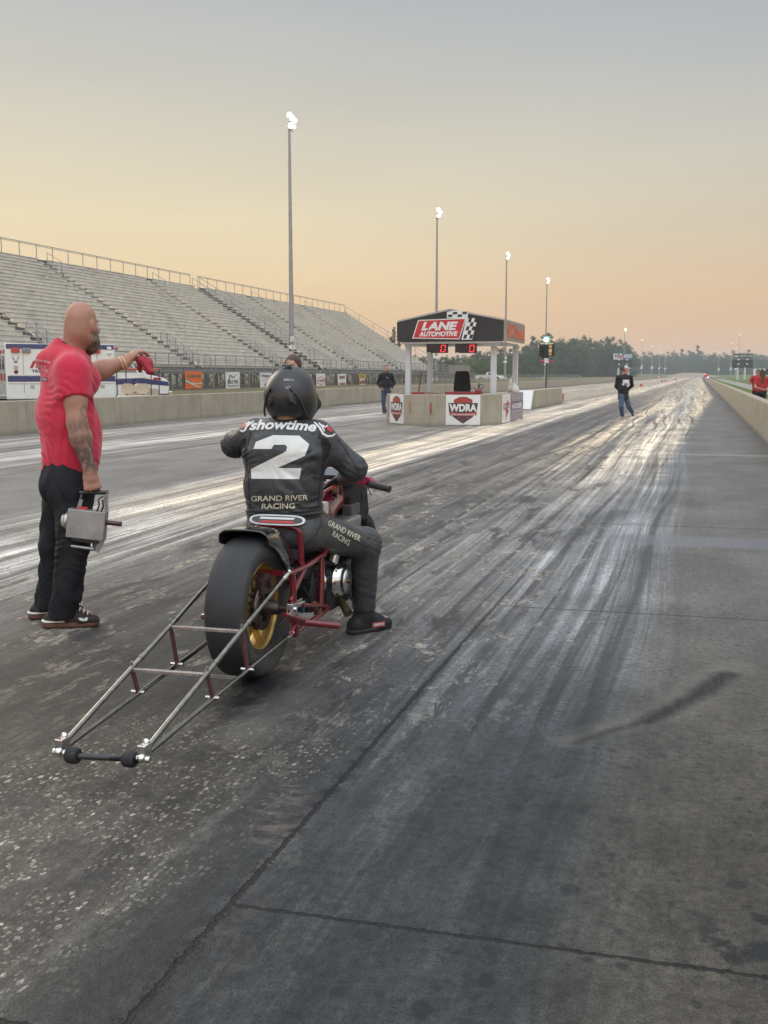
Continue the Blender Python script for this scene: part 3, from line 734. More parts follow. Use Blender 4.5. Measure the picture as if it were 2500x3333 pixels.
props(mb.build('walkway_deck', STEEL()), 'raised grey railed walkway past the end of the far stand', 'walkway')

# ------------------------------------------------------------------ chain link fence below the stands
def link_mat():
    n = NT('chain_link'); tr = n.node('ShaderNodeBsdfTransparent'); mxs = n.node('ShaderNodeMixShader')
    x, y, z = n.xyz()
    u = n.math('ADD', y, z); v = n.math('SUBTRACT', y, z)
    a = n.math('ABSOLUTE', n.math('SUBTRACT', n.math('FRACT', n.math('MULTIPLY', u, 14)), .5)); b = n.math('ABSOLUTE', n.math('SUBTRACT', n.math('FRACT', n.math('MULTIPLY', v, 14)), .5))
    w = n.math('MAXIMUM', n.mapr(a, .40, .42, 0, 1), n.mapr(b, .40, .42, 0, 1))
    n.set(color=(.25, .25, .24), rough=.5, metal=.5)
    n.link(w, mxs.inputs[0]); n.t.links.new(tr.outputs[0], mxs.inputs[1]); n.t.links.new(n.b.outputs[0], mxs.inputs[2]); n.t.links.new(mxs.outputs[0], n.out.inputs[0]); return n.mat
LINK = link_mat()
FX = -32.2
def fence(label, x, y0, y1, z0, z1, step):
    root = empty('chain_link_fence', (x, (y0+y1)/2, z0), label, 'fence')
    mb = MB(); mb.add([(x+.03, y0, z0), (x+.03, y1, z0), (x+.03, y1, z1), (x+.03, y0, z1)], [(0, 1, 2, 3)], 0, False); mb.build('wire_mesh', LINK, root)
    mb = MB(); mb.tube([(x, y0, z1), (x, y1, z1)], .035, 6); mb.tube([(x, y0, z0+.08), (x, y1, z0+.08)], .02, 5); mb.build('top_rail', STEEL(), root)
    n_ = int((y1-y0)/step)
    for i in range(n_+1):
        m2 = MB(); m2.tube([(x, y0+step*i, z0-.1), (x, y0+step*i, z1+.04)], .045, 6); m2.build('fence_post', STEEL(), root)
    return root
fence('grey chain link fence hung with banners below the bleacher stands', FX, 40, 157, .45, 1.72, 3.05)
fence('long low chain link fence at the field edge behind the white pickup truck', -44, 165, 420, .35, 1.55, 8)

# ------------------------------------------------------------------ trees
def leaf_mat(name, c1, c2, c3):
    n = NT(name); oi = n.node('ShaderNodeObjectInfo')
    v = n.noise(None, 1.3, 2)
    geo = n.node('ShaderNodeNewGeometry')
    c = n.ramp(geo.outputs['Random Per Island'], [(0, c1), (.5, c2), (1, c3)])
    c = n.mix(1, c, n.mapr(v, .3, .7, .7, 1.3), 'MULTIPLY')
    c = n.mix(1, c, n.mapr(oi.outputs['Random'], 0, 1, .72, 1.25), 'MULTIPLY')
    n.set(color=c, rough=.6, spec=.25)
    tl = n.node('ShaderNodeBsdfTranslucent'); n.t.links.new(c, tl.inputs[0]); ms_ = n.node('ShaderNodeMixShader'); ms_.inputs[0].default_value = .3
    n.t.links.new(n.b.outputs[0], ms_.inputs[1]); n.t.links.new(tl.outputs[0], ms_.inputs[2]); n.t.links.new(ms_.outputs[0], n.out.inputs[0]); return n.mat
LEAF = [leaf_mat('dark_leaves', (.034, .054, .018), (.050, .078, .024), (.075, .104, .034)),
        leaf_mat('willow_leaves', (.085, .125, .03), (.12, .165, .04), (.16, .20, .055)),
        leaf_mat('olive_leaves', (.05, .068, .02), (.075, .093, .027), (.105, .118, .038))]
BARK = mat('bark', (.09, .075, .06), .9, 0, .3, 3, .4, 20)
def tree_proto(seed, H, spread, leaf, shape):
    """trunk with limbs; crown of leaf clumps gathered round limb ends, gaps in between"""
    g = random.Random(seed); root = empty('broadleaf_tree' if shape != 'cone' else 'pine_tree', (0, 0, 0))
    t = MB(); th = H*.55
    pts = [(g.uniform(-.15, .15)*i, g.uniform(-.15, .15)*i, th*i/4) for i in range(5)]
    t.tube(pts, [H*.022, H*.017, H*.014, H*.010, H*.006], 7)
    cl = []
    nb = 15 if shape != 'cone' else 22
    for i in range(nb):
        a = g.uniform(0, 2*math.pi); f = (i+.5)/nb
        if shape == 'cone':
            z = H*(.18+.8*f); rr = spread*(1.05-f)*g.uniform(.7, 1.05); cs = spread*(.5-.34*f)
        else:
            z = H*(.10+.82*f*g.uniform(.9, 1.06)); rr = spread*math.sin(math.pi*min(.97, .12+.80*f))**.6*g.uniform(.45, 1.0)
            cs = spread*g.uniform(.34, .55)*(1-.35*f)
        c = Vector((math.cos(a)*rr, math.sin(a)*rr, z)); cl.append((c, cs))
        zb = max(H*.1, z-rr*.6); k = min(1, zb/th); b0 = Vector((pts[-1][0]*k, pts[-1][1]*k, min(zb, th)))
        t.tube([b0, b0.lerp(c, .5)+Vector((0, 0, -.15*rr)), c], [H*.008, H*.005, H*.002], 5)
    cl.append((Vector((0, 0, H*.6)), spread*.55)); cl.append((Vector((0, 0, H*.4)), spread*.6))
    for q in range(6): cl.append((Vector((math.cos(q*1.05)*spread*.6, math.sin(q*1.05)*spread*.6, H*g.uniform(.05, .2))), spread*.42))
    t.build('trunk', BARK, root)
    vs = []; fs = []; nl = 2900 if shape != 'cone' else 1600
    tot = sum(c[1]**2 for c in cl)
    for c, cs in cl:
        for _ in range(int(nl*cs*cs/tot)):
            d = Vector((g.gauss(0, 1), g.gauss(0, 1), g.gauss(0, 1))); d.normalize()
            p = c + Vector((d.x, d.y, d.z*.8))*cs*(g.random()**.33)*g.uniform(.8, 1.12)
            s = g.uniform(.022, .045)*H*.62
            nn = (d+Vector((g.uniform(-.8, .8), g.uniform(-.8, .8), g.uniform(-.3, .9)))).normalized(); u, w = perp(nn)
            r_ = g.uniform(0, 6.28); u, w = u*math.cos(r_)+w*math.sin(r_), w*math.cos(r_)-u*math.sin(r_)
            b = len(vs); q = g.uniform(.45, .8)
            vs += [p-u*s, p+w*s*q-u*s*.1, p+u*s, p-w*s*q+u*s*.2]; fs.append((b, b+1, b+2, b+3))
    mesh_obj('crown', [tuple(v) for v in vs], fs, leaf, root, False)
    return root
PROTO = [tree_proto(1, 19, 5.6, LEAF[0], 'round'), tree_proto(2, 17, 6.4, LEAF[0], 'round'), tree_proto(3, 21, 5.2, LEAF[2], 'round'), tree_proto(4, 15, 6.0, LEAF[2], 'round'), tree_proto(5, 12, 5.2, LEAF[1], 'round'), tree_proto(6, 18, 3.4, LEAF[0], 'cone')]
used = set()
def plant(i, x, y, s, label, group, sz=1.0, z=.3):
    p = PROTO[i]
    o = p if i not in used else copy_tree(p)
    used.add(i); o.location = (x, y, z); o.rotation_euler = (0, 0, rnd.uniform(0, 6.28)); o.scale = (s, s, s*sz)
    return props(o, label, 'tree', group)
def top_at(px):                                                  # skyline of the woods in the photograph (pixel row of tree tops)
    P = [(1270, 1140), (1380, 1150), (1480, 1150), (1600, 1130), (1700, 1112), (1740, 1090), (1800, 1084), (1860, 1078), (1930, 1092), (1990, 1090), (2030, 1092), (2050, 1118), (2062, 1146), (2110, 1140), (2150, 1144), (2200, 1138), (2260, 1134), (2320, 1146), (2380, 1138), (2440, 1134), (2500, 1146), (2600, 1140)]
    return np.interp(px, [p[0] for p in P], [p[1] for p in P])
HP = [19, 17, 21, 15, 12, 18]
def wood_tree(px, dist, i, label, group, f=1.0):
    p = wK(px, 1220, dist); H = (1220-top_at(px))*f/FPX*dist + 1.2
    s = H/HP[i]*.97
    plant(i, p.x, p.y, s, label, group, rnd.uniform(.95, 1.08), z=-.2+.0*dist)
for lay, (dk, f, st) in enumerate(((0, .80, 33), (35, .94, 27), (80, 1.0, 24))):
    px = 1290 + lay*11
    while px < 2052:
        d = np.interp(px, [1290, 1480, 1750, 2050], [300, 330, 430, 560]) + dk + rnd.uniform(-12, 12)
        i = rnd.choice((0, 1, 2, 3, 0, 1, 2, 1) if lay else (0, 1, 3, 3, 2, 1))
        lab = {0: 'tall dark broadleaf tree in the wood left of the strip', 1: 'wide dark broadleaf tree in the wood left of the strip', 2: 'tall olive green tree in the wood left of the strip', 3: 'low bushy olive tree in the wood left of the strip', 5: 'narrow dark pine in the wood left of the strip'}[i]
        wood_tree(px, d, i, lab, 'trees of the wood left of the strip', f*rnd.uniform(.90, 1.05))
        px += st*rnd.uniform(.7, 1.25)
for px in (1515, 1548, 1585, 1632, 1475):
    wood_tree(px, 290+rnd.uniform(-8, 8), 4, 'pale green willow like tree seen under the booth roof', 'pale willow like trees behind the booth', .80*rnd.uniform(.9, 1.02))
plant(5, *wK(1284, 1220, 260).xy, .72, 'small lone pine rising over the end of the far stand', None)
for lay, (d0, f, st) in enumerate(((880, .80, 17), (950, .90, 16), (1030, 1.0, 15))):
    px = 2050+lay*9
    while px < 2530:
        i = rnd.choice((0, 1, 1, 3, 2))
        lab = {0: 'tall dark tree in the distant tree line past the end of the strip', 1: 'wide dark tree in the distant tree line past the end of the strip', 2: 'tall olive tree in the distant tree line past the end of the strip', 3: 'round olive tree in the distant tree line past the end of the strip'}[i]
        wood_tree(px, d0+rnd.uniform(-25, 25), i, lab, 'trees of the distant tree line', f*rnd.uniform(.92, 1.04))
        px += st*rnd.uniform(.75, 1.25)
wood_tree(2268, 985, 2, 'tallest tree of the distant tree line, straight above the end of the strip', None, 1.12)

# ------------------------------------------------------------------ evening haze: one closed box of thin even air
hm = bpy.data.materials.new('evening_air'); hm.use_nodes = True; ht = hm.node_tree; ht.nodes.clear()
ho_ = ht.nodes.new('ShaderNodeOutputMaterial'); hv = ht.nodes.new('ShaderNodeVolumePrincipled'); ht.links.new(hv.outputs[0], ho_.inputs['Volume'])
hv.inputs['Color'].default_value = (.78, .86, .96, 1); hv.inputs['Density'].default_value = .00036; hv.inputs['Anisotropy'].default_value = .2
mb = MB(); mb.box((0, 820, 15), (3300, 1850, 34)); hz_ = mb.build('haze', hm); props(hz_, kind='stuff', label='thin pale evening haze over the whole strip', cat='haze')
SC.cycles.volume_bounces = 1
# ================================================================== POLES, SIGNS, VEHICLES
LAMP = mat('lit_floodlight', (1, .95, .82), em=14)
GLOWW = mat('lit_floodlight_far', (1, .93, .8), em=1.3)
def mast_proto():
    root = empty('floodlight_mast', (0, 0, 0))
    H = 24.5
    t = MB(); t.lathe([(.27, 0), (.25, 1), (.12, H)], (0, 0, 0), (0, 0, 1), 12); t.lathe([(.5, 0), (.5, .5), (.3, .55)], (0, 0, -.02), (0, 0, 1), 12)
    t.build('pole', STEEL(), root)
    t = MB(); t.bar((.2, -.9, H+.55), (.2, .6, H-.05), .07, .07); t.bar((.15, -.75, H-.55), (.15, .6, H-.65), .07, .07); t.tube([(0, 0, H-.6), (.1, -.1, H+.3)], .06, 8)
    t.build('crossarm', STEEL(), root)
    M = Matrix.Rotation(R(24), 3, 'Z') @ Matrix.Rotation(R(28), 3, 'Y')
    for p, r in (((.25, -.62, H+.62), .27), ((.35, -.22, H+.42), .29), ((.45, .18, H+.22), .29), ((.3, -.35, H-.28), .30), ((.3, .55, H-.22), .16)):
        p = Vector(p); a = M @ Vector((.7, -.75, -.35)).normalized()
        hd = MB(); hd.lathe([(.05, -.32), (r*.7, -.25), (r, 0), (r*1.02, .03), (r*.96, .03), (r*.9, -.02)], p, a, 14, cap=False)
        ho = hd.build('lamp_housing', STEEL(), root)
        ln = MB(); ln.lathe([(r*.93, .0), (r*.6, .06), (.001, .08)], p, a, 14, cap=False); ln.build('lamp_lens', LAMP, ho)
    t = MB(); t.box((.2, -.3, 4.4), (.3, .3, .5)); t.box((.2, -.3, 3.6), (.3, .3, .5)); t.box((-.1, -.35, 3.6), (.35, .25, .35)); t.build('control_box', WHITE(), root)
    return root
mast = mast_proto(); first = True
PX = -38.0
for (px, lab, sx) in ((948, 'tallest nearest floodlight mast, standing in the far bleacher stand', 1), (1421, 'second floodlight mast, rising behind the dark booth roof', 1), (1647, 'third floodlight mast, behind the right back corner of the booth', 1), (1779, 'fourth floodlight mast, rising straight above the starting lights', 1), (2036, 'glowing floodlight mast behind the blue and white scoreboard sign', 1)):
    d = ray(px, 1000); y = PX/d.x*d.y
    o = mast if first else copy_tree(mast); first = False
    o.location = (PX, y, .5 if px < 2000 else 0); props(o, lab, 'floodlight mast', 'floodlight masts along the left side')
def lamp_pole_proto():
    root = empty('lamp_pole', (0, 0, 0)); H = 20
    t = MB(); t.lathe([(.22, 0), (.12, H)], (0, 0, 0), (0, 0, 1), 8); t.build('pole', mat('pale_pole', (.42, .42, .40), .5, .3, .1, 3), root)
    t = MB(); t.ball((-.2, -.2, H), .42, 8, 6, sc=(.7, .5, 1.0)); t.ball((.3, -.2, H-.45), .28, 8, 6, sc=(.7, .5, .8)); t.build('lamp_head', GLOWW, root)
    t = MB(); t.box((0, -.3, H*.24), (1.6, .5, 1.0)); t.box((.5, -.3, H*.24+1.1), (.8, .4, .8)); t.build('control_box', WHITE(), root)
    return root
lp = lamp_pole_proto(); first = True
for px, topy, basey, k, lab in ((2087, 1107, 1226, 560, 'first and tallest slim lamp pole before the distant trees, left of the strip end'), (2121, 1128, 1220, 660, 'second slim lamp pole in front of the distant trees, left of the strip end'), (2145, 1146, 1216, 720, 'third slim lamp pole in front of the distant trees, left of the strip end'), (2164, 1153, 1216, 780, 'fourth slim lamp pole in front of the distant trees, nearest the strip end'),
        (2338, 1146, 1222, 640, 'low lamp pole with two bright round lamps right of the strip end'), (2377, 1117, 1229, 450, 'lamp pole just left of the black scoreboard on the right'), (2402, 1089, 1226, 520, 'tall lamp pole rising behind the black scoreboard on the right'), (2394, 1134, 1222, 700, 'short distant lamp pole behind the black scoreboard on the right')):
    a, b = wK(px, topy, k), wK(px, basey, k)
    o = lp if first else copy_tree(lp); first = False
    s = (a.z-b.z)/20; o.location = (b.x, b.y, b.z); o.scale = (max(s, .8)*k/640, max(s, .8)*k/640, s) ; props(o, lab, 'lamp pole', 'slim lamp poles far down the strip')

def scoreboard(label, x0, x1, y0, yb, k, sign, legs, flip):
    c = wK((x0+x1)/2, 1219, k); mpp = k/FPX; w = (x1-x0)*mpp
    zt, zm, zl = [CAM_H + (1220-v)*mpp for v in (y0, y0+19, yb)]
    root = empty('scoreboard', (c.x, c.y, 0), label, 'scoreboard', 'scoreboards far down the strip')
    u = Vector((1, 0, 0)); f = Vector((0, -1, 0))
    t = MB(); t.box((c.x, c.y+.25, (zm+zl)/2), (w, .4, zm-zl)); pn = t.build('display_panel', mat('display_black', (.018, .019, .021), .5, 0, .1, 1), root)
    t = MB()
    for q in (-.2, .22):
        for z in (zm-.1, zm-(zm-zl)*.55): t.ball((c.x+w*q, c.y-.1, z), .28, 8, 6, sc=(1.3, .7, .8))
    t.build('marker_lamp', mat('pale_lens', (.8, .82, .8), .3, em=0), pn)
    t = MB(); t.box((c.x, c.y, (zt+zm)/2), (w, .3, zt-zm)); s_ = t.build('sign_panel', sign[0], root)
    t = MB(); zc = (zt+zm)/2
    sign[1](t, Vector((c.x, c.y-.16, zc)), w, zt-zm); t.build('lettering', sign[2], s_)
    for px in legs:
        p = wK(px, 1219, k); t = MB(); t.tube([(p.x, c.y+.3, -.2), (p.x, c.y+.3, zl+.3)], .32, 8); t.build('post', mat('pale_post', (.55, .56, .5), .6, 0, .1, 2), root)
def sgn1(t, o, w, h):
    X, Z = Vector((1, 0, 0)), Vector((0, 0, 1)); L = (0, -.02, 0)
    put_poly(t, [(-.5*w, -.5*h), (.0*w, -.5*h), (-.08*w, .5*h), (-.5*w, .5*h)], o, X, Z, 1, L)
    put_poly(t, [(.03*w, -.42*h), (.5*w, -.42*h), (.5*w, .42*h), (-.05*w, .42*h)], o, X, Z, 0, L)
    put_text(t, 'VP', o+Vector((-.3*w, 0, .05*h)), X, Z, .26*w, .7*h, 2, .03, .25, (0, -.05, 0))
    put_poly(t, [(-.26*w, -.4*h), (-.1*w, -.4*h), (.0*w, 0), (-.1*w, .18*h), (-.2*w, .1*h)], o, X, Z, 3, (0, -.07, 0))
    put_poly(t, [(.04*w, .1*h), (.46*w, .14*h), (.46*w, .32*h), (.04*w, .3*h)], o, X, Z, 1, (0, -.05, 0)); put_poly(t, [(.04*w, -.2*h), (.46*w, -.16*h), (.46*w, .0*h), (.04*w, -.02*h)], o, X, Z, 1, (0, -.05, 0))
def sgn2(t, o, w, h):
    X, Z = Vector((1, 0, 0)), Vector((0, 0, 1))
    put_poly(t, [(-.46*w, 0), (-.3*w, .25*h), (-.14*w, 0), (-.3*w, -.25*h)], o, X, Z, 0, (0, -.03, 0))
    put_text(t, 'GUN LAKE', o+Vector((.16*w, 0, .04*h)), X, Z, .58*w, .38*h, 0, .04, 0, (0, -.03, 0))
    for a, b in (((-.5, .5), (.5, .42)), ((-.5, -.42), (.5, -.5)), ((-.5, .42), (-.47, -.42)), ((.47, .42), (.5, -.42))):
        put_poly(t, [(a[0]*w, a[1]*h), (b[0]*w, a[1]*h), (b[0]*w, b[1]*h), (a[0]*w, b[1]*h)], o, X, Z, 0, (0, -.03, 0))
scoreboard('scoreboard with a blue, white and red sign, behind the walking man in the cap', 1996, 2057, 1151, 1199, 390, (mat('sign_blue', (.10, .17, .23), .5), sgn1, [mat('sign_slate', (.09, .15, .22), .5), mat('sign_white', (.62, .66, .68), .5), mat('sign_navy', (.03, .04, .10), .5), mat('sign_red', (.55, .12, .12), .5)]), (2012, 2045), 1)
scoreboard('black scoreboard with a grey lettered sign, right of the strip', 2383, 2448, 1150, 1198, 350, (mat('sign_dark', (.035, .04, .036), .5), sgn2, mat('sign_grey', (.42, .43, .38), .5)), (2401, 2424), -1)

# ------------------------------------------------------------------ markers on and beside the strip
def mblock(px, py, wpx, hpx, label):
    p = wZ(px, py); k = depth(p); w, h = wpx*k/FPX, hpx*k/FPX
    t = MB(); t.box((p.x, p.y, h*.5+.01), (w, w*.9, h-.02)); t.box((p.x, p.y, .012), (w*1.05, w*.95, .024), 1); t.box((p.x, p.y, h+.012), (w*.25, .03, .025), 1)
    props(t.build('marker_block', [mat('red_foam', (.50, .045, .04), .7, 0, .2, 4), mat('dark_base', (.03, .02, .02), .8)], bevel=.012, loc=(p.x, p.y, 0)), label, 'marker block', 'red marker blocks down the centre line')
mblock(1826, 1305, 16, 24, 'largest red marker block, just past the sloped concrete block')
mblock(2087, 1258, 7, 8, 'second red marker block, right of the walking man')
mblock(2155, 1243, 6, 5, 'left one of the pair of small red marker blocks on the centre line')
mblock(2166, 1242, 5, 5, 'right one of the pair of small red marker blocks on the centre line')
mblock(2198, 1236, 8, 3, 'flat faint red marker block farthest but one down the centre line')
def cone_thing(px, py, h, label):
    p = wZ(px, py); t = MB(); t.lathe([(h*.32, .03), (h*.3, .06), (h*.05, h), (.001, h)], (p.x, p.y, 0), n=14); t.box((p.x, p.y, .02), (h*.8, h*.8, .04)); t.lathe([(h*.215, h*.38), (h*.155, h*.6)], (p.x, p.y, .004), n=14, mi=1, cap=False)
    props(t.build('traffic_cone', [mat('cone_orange', (.75, .13, .03), .5), WHITE()], loc=(p.x, p.y, 0)), label, 'traffic cone')
cone_thing(2144, 1233, 1.3, 'orange traffic cone on the far left side of the strip')
cone_thing(2227, 1232, 1.2, 'small orange traffic cone in the middle of the far strip')
# vehicle with a lit red and blue light bar at the far end of the right wall
def far_lights():
    p = wZ(2301, 1236); p.x -= .2
    root = empty('safety_truck', (p.x, p.y, 0), 'tiny red safety truck with lit red and blue lamps past the right wall', 'truck')
    t = MB(); t.box((p.x, p.y, .75), (1.7, 4.2, .6)); t.box((p.x, p.y-.3, 1.25), (1.5, 2, .5)); t.build('body', mat('truck_red', (.4, .05, .04), .35, coat=.5), root, bevel=.08)
    t = MB()
    for sx in (-.7, .7):
        for sy in (-1.3, 1.3): t.lathe([(.36, -.1), (.36, .1)], (p.x+sx, p.y+sy, .36), (1, 0, 0), 12)
    t.build('wheel', RUBBER(), root)
    t = MB(); t.ball((p.x-.55, p.y-.4, 1.7), .28, 8, 6); t.build('red_lamp', mat('lamp_red', (1, .16, .06), em=1.8), root)
    t = MB(); t.ball((p.x+.45, p.y-2.2, .75), .26, 8, 6); t.build('blue_lamp', mat('lamp_blue', (.35, .5, 1), em=3), root)
far_lights()

# ------------------------------------------------------------------ vehicles
def wheels(root, o, u, v, xs, half, r, name='wheel', wt_=.22):
    for x in xs:
        for s in (-1, 1):
            c = o + u*x + v*(s*half) + Vector((0, 0, r))
            t = MB(); t.lathe([(r*.62, -wt_/2), (r*.92, -wt_/2), (r, -wt_*.35), (r, wt_*.35), (r*.92, wt_/2), (r*.62, wt_/2)], c, v, 22, cap=False); ty = t.build(name, RUBBER(), root)
            t = MB(); t.lathe([(.001, -wt_*.42), (r*.3, -wt_*.45), (r*.62, -wt_*.3), (r*.62, wt_*.3), (r*.3, wt_*.45), (.001, wt_*.42)], c, v, 18, cap=False); t.build('rim', mat('wheel_rim', (.45, .45, .44), .35, .8), ty)
def side_prism(t, prof, o, u, v, w, mi=0):
    t.prism(prof, o - v*(w/2), u, Vector((0, 0, 1)), v, w, mi)
GLASS = mat('dark_glass', (.03, .04, .042), .08, 0, .1, 3, spec=.8)
TGLASS = mat('pale_glass', (.16, .20, .185), .1, 0, .1, 3, spec=.8)
WP = mat('white_body_paint', (.74, .74, .715), .25, 0, .04, 2, coat=.5)
NAVY = mat('navy_paint', (.018, .035, .14), .3, 0, .08, 2, coat=.4)
REDL = mat('red_lens', (.42, .02, .025), .2, coat=.6)
GREYL = mat('grey_lens', (.22, .22, .23), .25)
def ambulance():
    a = wK(22, 1300, 44); b = wK(379, 1300, 46.0); a.z = b.z = 0
    u = (b-a).normalized(); v = Vector((-u.y, u.x, 0)); f = -v; L = (b-a).length; Z = UZ
    o = Vector((a.x, a.y, .12))                                   # rear corner of the near side
    root = empty('ambulance', o + u*2.5 + v*1.1, 'white and blue ambulance parked behind the left wall', 'ambulance')
    H = 2.64; Wd = 2.35
    t = MB(); t.box(o + u*L/2 + v*Wd/2 + Z*(.32+(H-.32)/2), (L, Wd, H-.32), M=Matrix((u, v, Z)).transposed()); box = t.build('patient_box', WP, root, bevel=.07, seg=3)
    def panel(name, x0, x1, z0, z1, m, th=.012, par=box, bev=0):
        t = MB(); t.box(o + u*((x0+x1)/2) - v*(th/2) + Z*((z0+z1)/2), (x1-x0, th, z1-z0), M=Matrix((u, v, Z)).transposed()); return t.build(name, m, par, bevel=bev)
    panel('blue_band', .06, L-.04, 2.42, 2.62, NAVY); panel('blue_stripe', .08, L-.02, 1.06, 1.30, NAVY, .009)
    panel('white_line', .08, L, 1.335, 1.36, WP, .016); panel('white_line', .08, L, 1.0, 1.03, WP, .016)
    seam = mat('seam_grey', (.17, .17, .17), .6)
    for x in (.72, 1.75, 2.9, 3.75): panel('door_seam', x-.008, x+.008, .6, 2.38, seam, .006)
    panel('door_seam', .1, L-.1, .965, .975, seam, .006)
    for x, m in ((.42, REDL), (.86, GREYL), (3.72, REDL)): panel('marker_lamp', x-.17, x+.17, 2.26, 2.46, m, .09, bev=.03)
    panel('scene_lamp', 4.18, 4.36, 2.42, 2.54, WHITE(), .08, bev=.02); panel('scene_lamp', 4.18, 4.36, 2.24, 2.36, WHITE(), .08, bev=.02)
    t = MB(); t.ball(o+u*(L+.08)+v*.3+Z*2.48, .11, 10, 6, sc=(1.4, .8, .7)); t.build('beacon', REDL, box)
    for x, z in ((.42, 1.66), (1.05, .86), (3.95, .86), (3.85, 1.64), (2.3, 1.62)): panel('latch', x-.085, x+.085, z-.07, z+.07, mat('latch_grey', (.4, .41, .4), .4, .4), .018)
    wn_ = panel('side_window', 2.75, 3.5, 1.75, 2.2, GLASS, .016); panel('vent_box', 2.95, 3.3, 1.95, 2.06, mat('vent_dark', (.03, .03, .03), .6), .04)
    t = MB(); fr = -v
    for sx in (-1, 1): put_poly(t, [(sx*.04, -.1), (sx*.10, .02), (sx*.17, .18), (sx*.11, .10), (sx*.05, .0)], o+u*.42+Z*1.98, u, Z, 0, -v*.014)
    put_poly(t, [(-.07, -.14), (.07, -.14), (.04, -.06), (-.04, -.06)], o+u*.42+Z*1.98, u, Z, 0, -v*.014)
    t.lathe([(.001, .012), (.085, .012), (.085, 0)], o+u*.42+Z*1.47, -v, 20, 1, cap=False)
    t.build('emblem', [mat('emblem_mauve', (.22, .12, .15), .5), mat('emblem_maroon', (.16, .02, .03), .5)], box)
    t = MB(); put_text(t, '1st', o+u*1.36+Z*1.78, u, Z, .78, .30, 0, .05, .3, -v*.014); put_text(t, 'TRANSPORT', o+u*1.66+Z*1.50, u, Z, 1.25, .12, 1, .03, 0, -v*.014)
    t.build('lettering', [mat('letter_red', (.45, .02, .05), .5), mat('letter_navy', (.03, .05, .14), .5)], box)
    # rear face: door windows, step, lamp clusters
    M = Matrix((u, v, Z)).transposed()
    for yy in (.62, 1.7):
        t = MB(); t.box(o - u*.008 + v*yy + Z*1.85, (.016, .6, .55), M=M); t.build('rear_window', GLASS, box, bevel=.004)
        t = MB(); t.box(o - u*.03 + v*(yy-.45) + Z*2.3, (.05, .25, .14), M=M); t.box(o - u*.03 + v*(yy-.45) + Z*1.25, (.05, .2, .3), 0, M=M); t.build('rear_lamp', REDL, box)
    t = MB(); t.box(o - u*.2 + v*1.17 + Z*.42, (.4, 2.2, .12), M=M); t.build('rear_step', STEEL(), root)
    t = MB(); t.box(o + u*L/2 + v*1.17 + Z*.42, (L-.1, 1.9, .3), M=M); t.box(o+u*(L+1.2)+v*1.17+Z*.42, (2.6, 1.5, .3), M=M); t.build('chassis', mat('chassis_black', (.02, .02, .02), .7), root)
    # cab
    c = o + u*L + v*1.17
    prof = [(-.02, .45), (.42, .45), (.62, .78), (.98, .78), (1.2, .45), (2.36, .5), (2.40, .78), (2.36, 1.06), (2.2, 1.20), (1.45, 1.36), (1.1, 1.44), (.62, 1.98), (.50, 2.06), (-.02, 2.10)]
    t = MB(); side_prism(t, prof, c, u, v, 1.96); cabm = t.build('cab', WP, root, bevel=.05, seg=2)
    def cpoly(name, pts, m, off=.99, par=cabm, th=.012):
        t = MB(); t.prism(pts, c - v*off, u, Z, -v, th); return t.build(name, m, par)
    w1 = cpoly('side_window', [(.08, 1.46), (.98, 1.46), (.62, 1.93), (.1, 1.95)], TGLASS)
    t = MB(); t.ring(c-v*.62+u*.55+Z*1.5, u*.9+v*.1, .17, .018, 16, 6); t.build('steering_wheel', BLACKP(), cabm)
    cpoly('blue_stripe', [(-.01, .93), (.5, .93), (1.0, .98), (2.38, .86), (2.36, 1.04), (1.9, 1.10), (1.2, 1.20), (-.01, 1.16)], NAVY, .985, th=.010)
    cpoly('white_line', [(-.01, 1.19), (1.5, 1.22), (1.5, 1.25), (-.01, 1.22)], WP, .985, th=.018)
    cpoly('marker_lamp', [(1.68, 1.14), (2.02, 1.12), (2.02, 1.22), (1.70, 1.24)], REDL, .99, th=.02)
    t = MB(); t.box(c + u*2.36 - v*.72 + Z*.92, (.1, .42, .24), M=M); t.build('headlight', mat('lamp_lens', (.7, .68, .6), .15), cabm, bevel=.02)
    t = MB(); t.box(c + u*2.37 + Z*.90, (.06, .95, .3), M=M); t.build('grille', mat('grille_grey', (.3, .3, .3), .4, .6), cabm)
    t = MB(); t.box(c + u*2.45 + Z*.52, (.16, 1.95, .2), M=M); t.build('bumper', CHROME(), root, bevel=.03)
    t = MB(); t.box(c + u*1.25 - v*1.2 + Z*1.55, (.08, .2, .34), M=M); t.bar(c+u*1.15-v*.95+Z*1.45, c+u*1.25-v*1.15+Z*1.5, .03, .03); t.build('mirror', WP, cabm, bevel=.01)
    wheels(root, c - Z*.12, u, v, (.80, -3.0), .86, .4, wt_=.26)
ambulance()
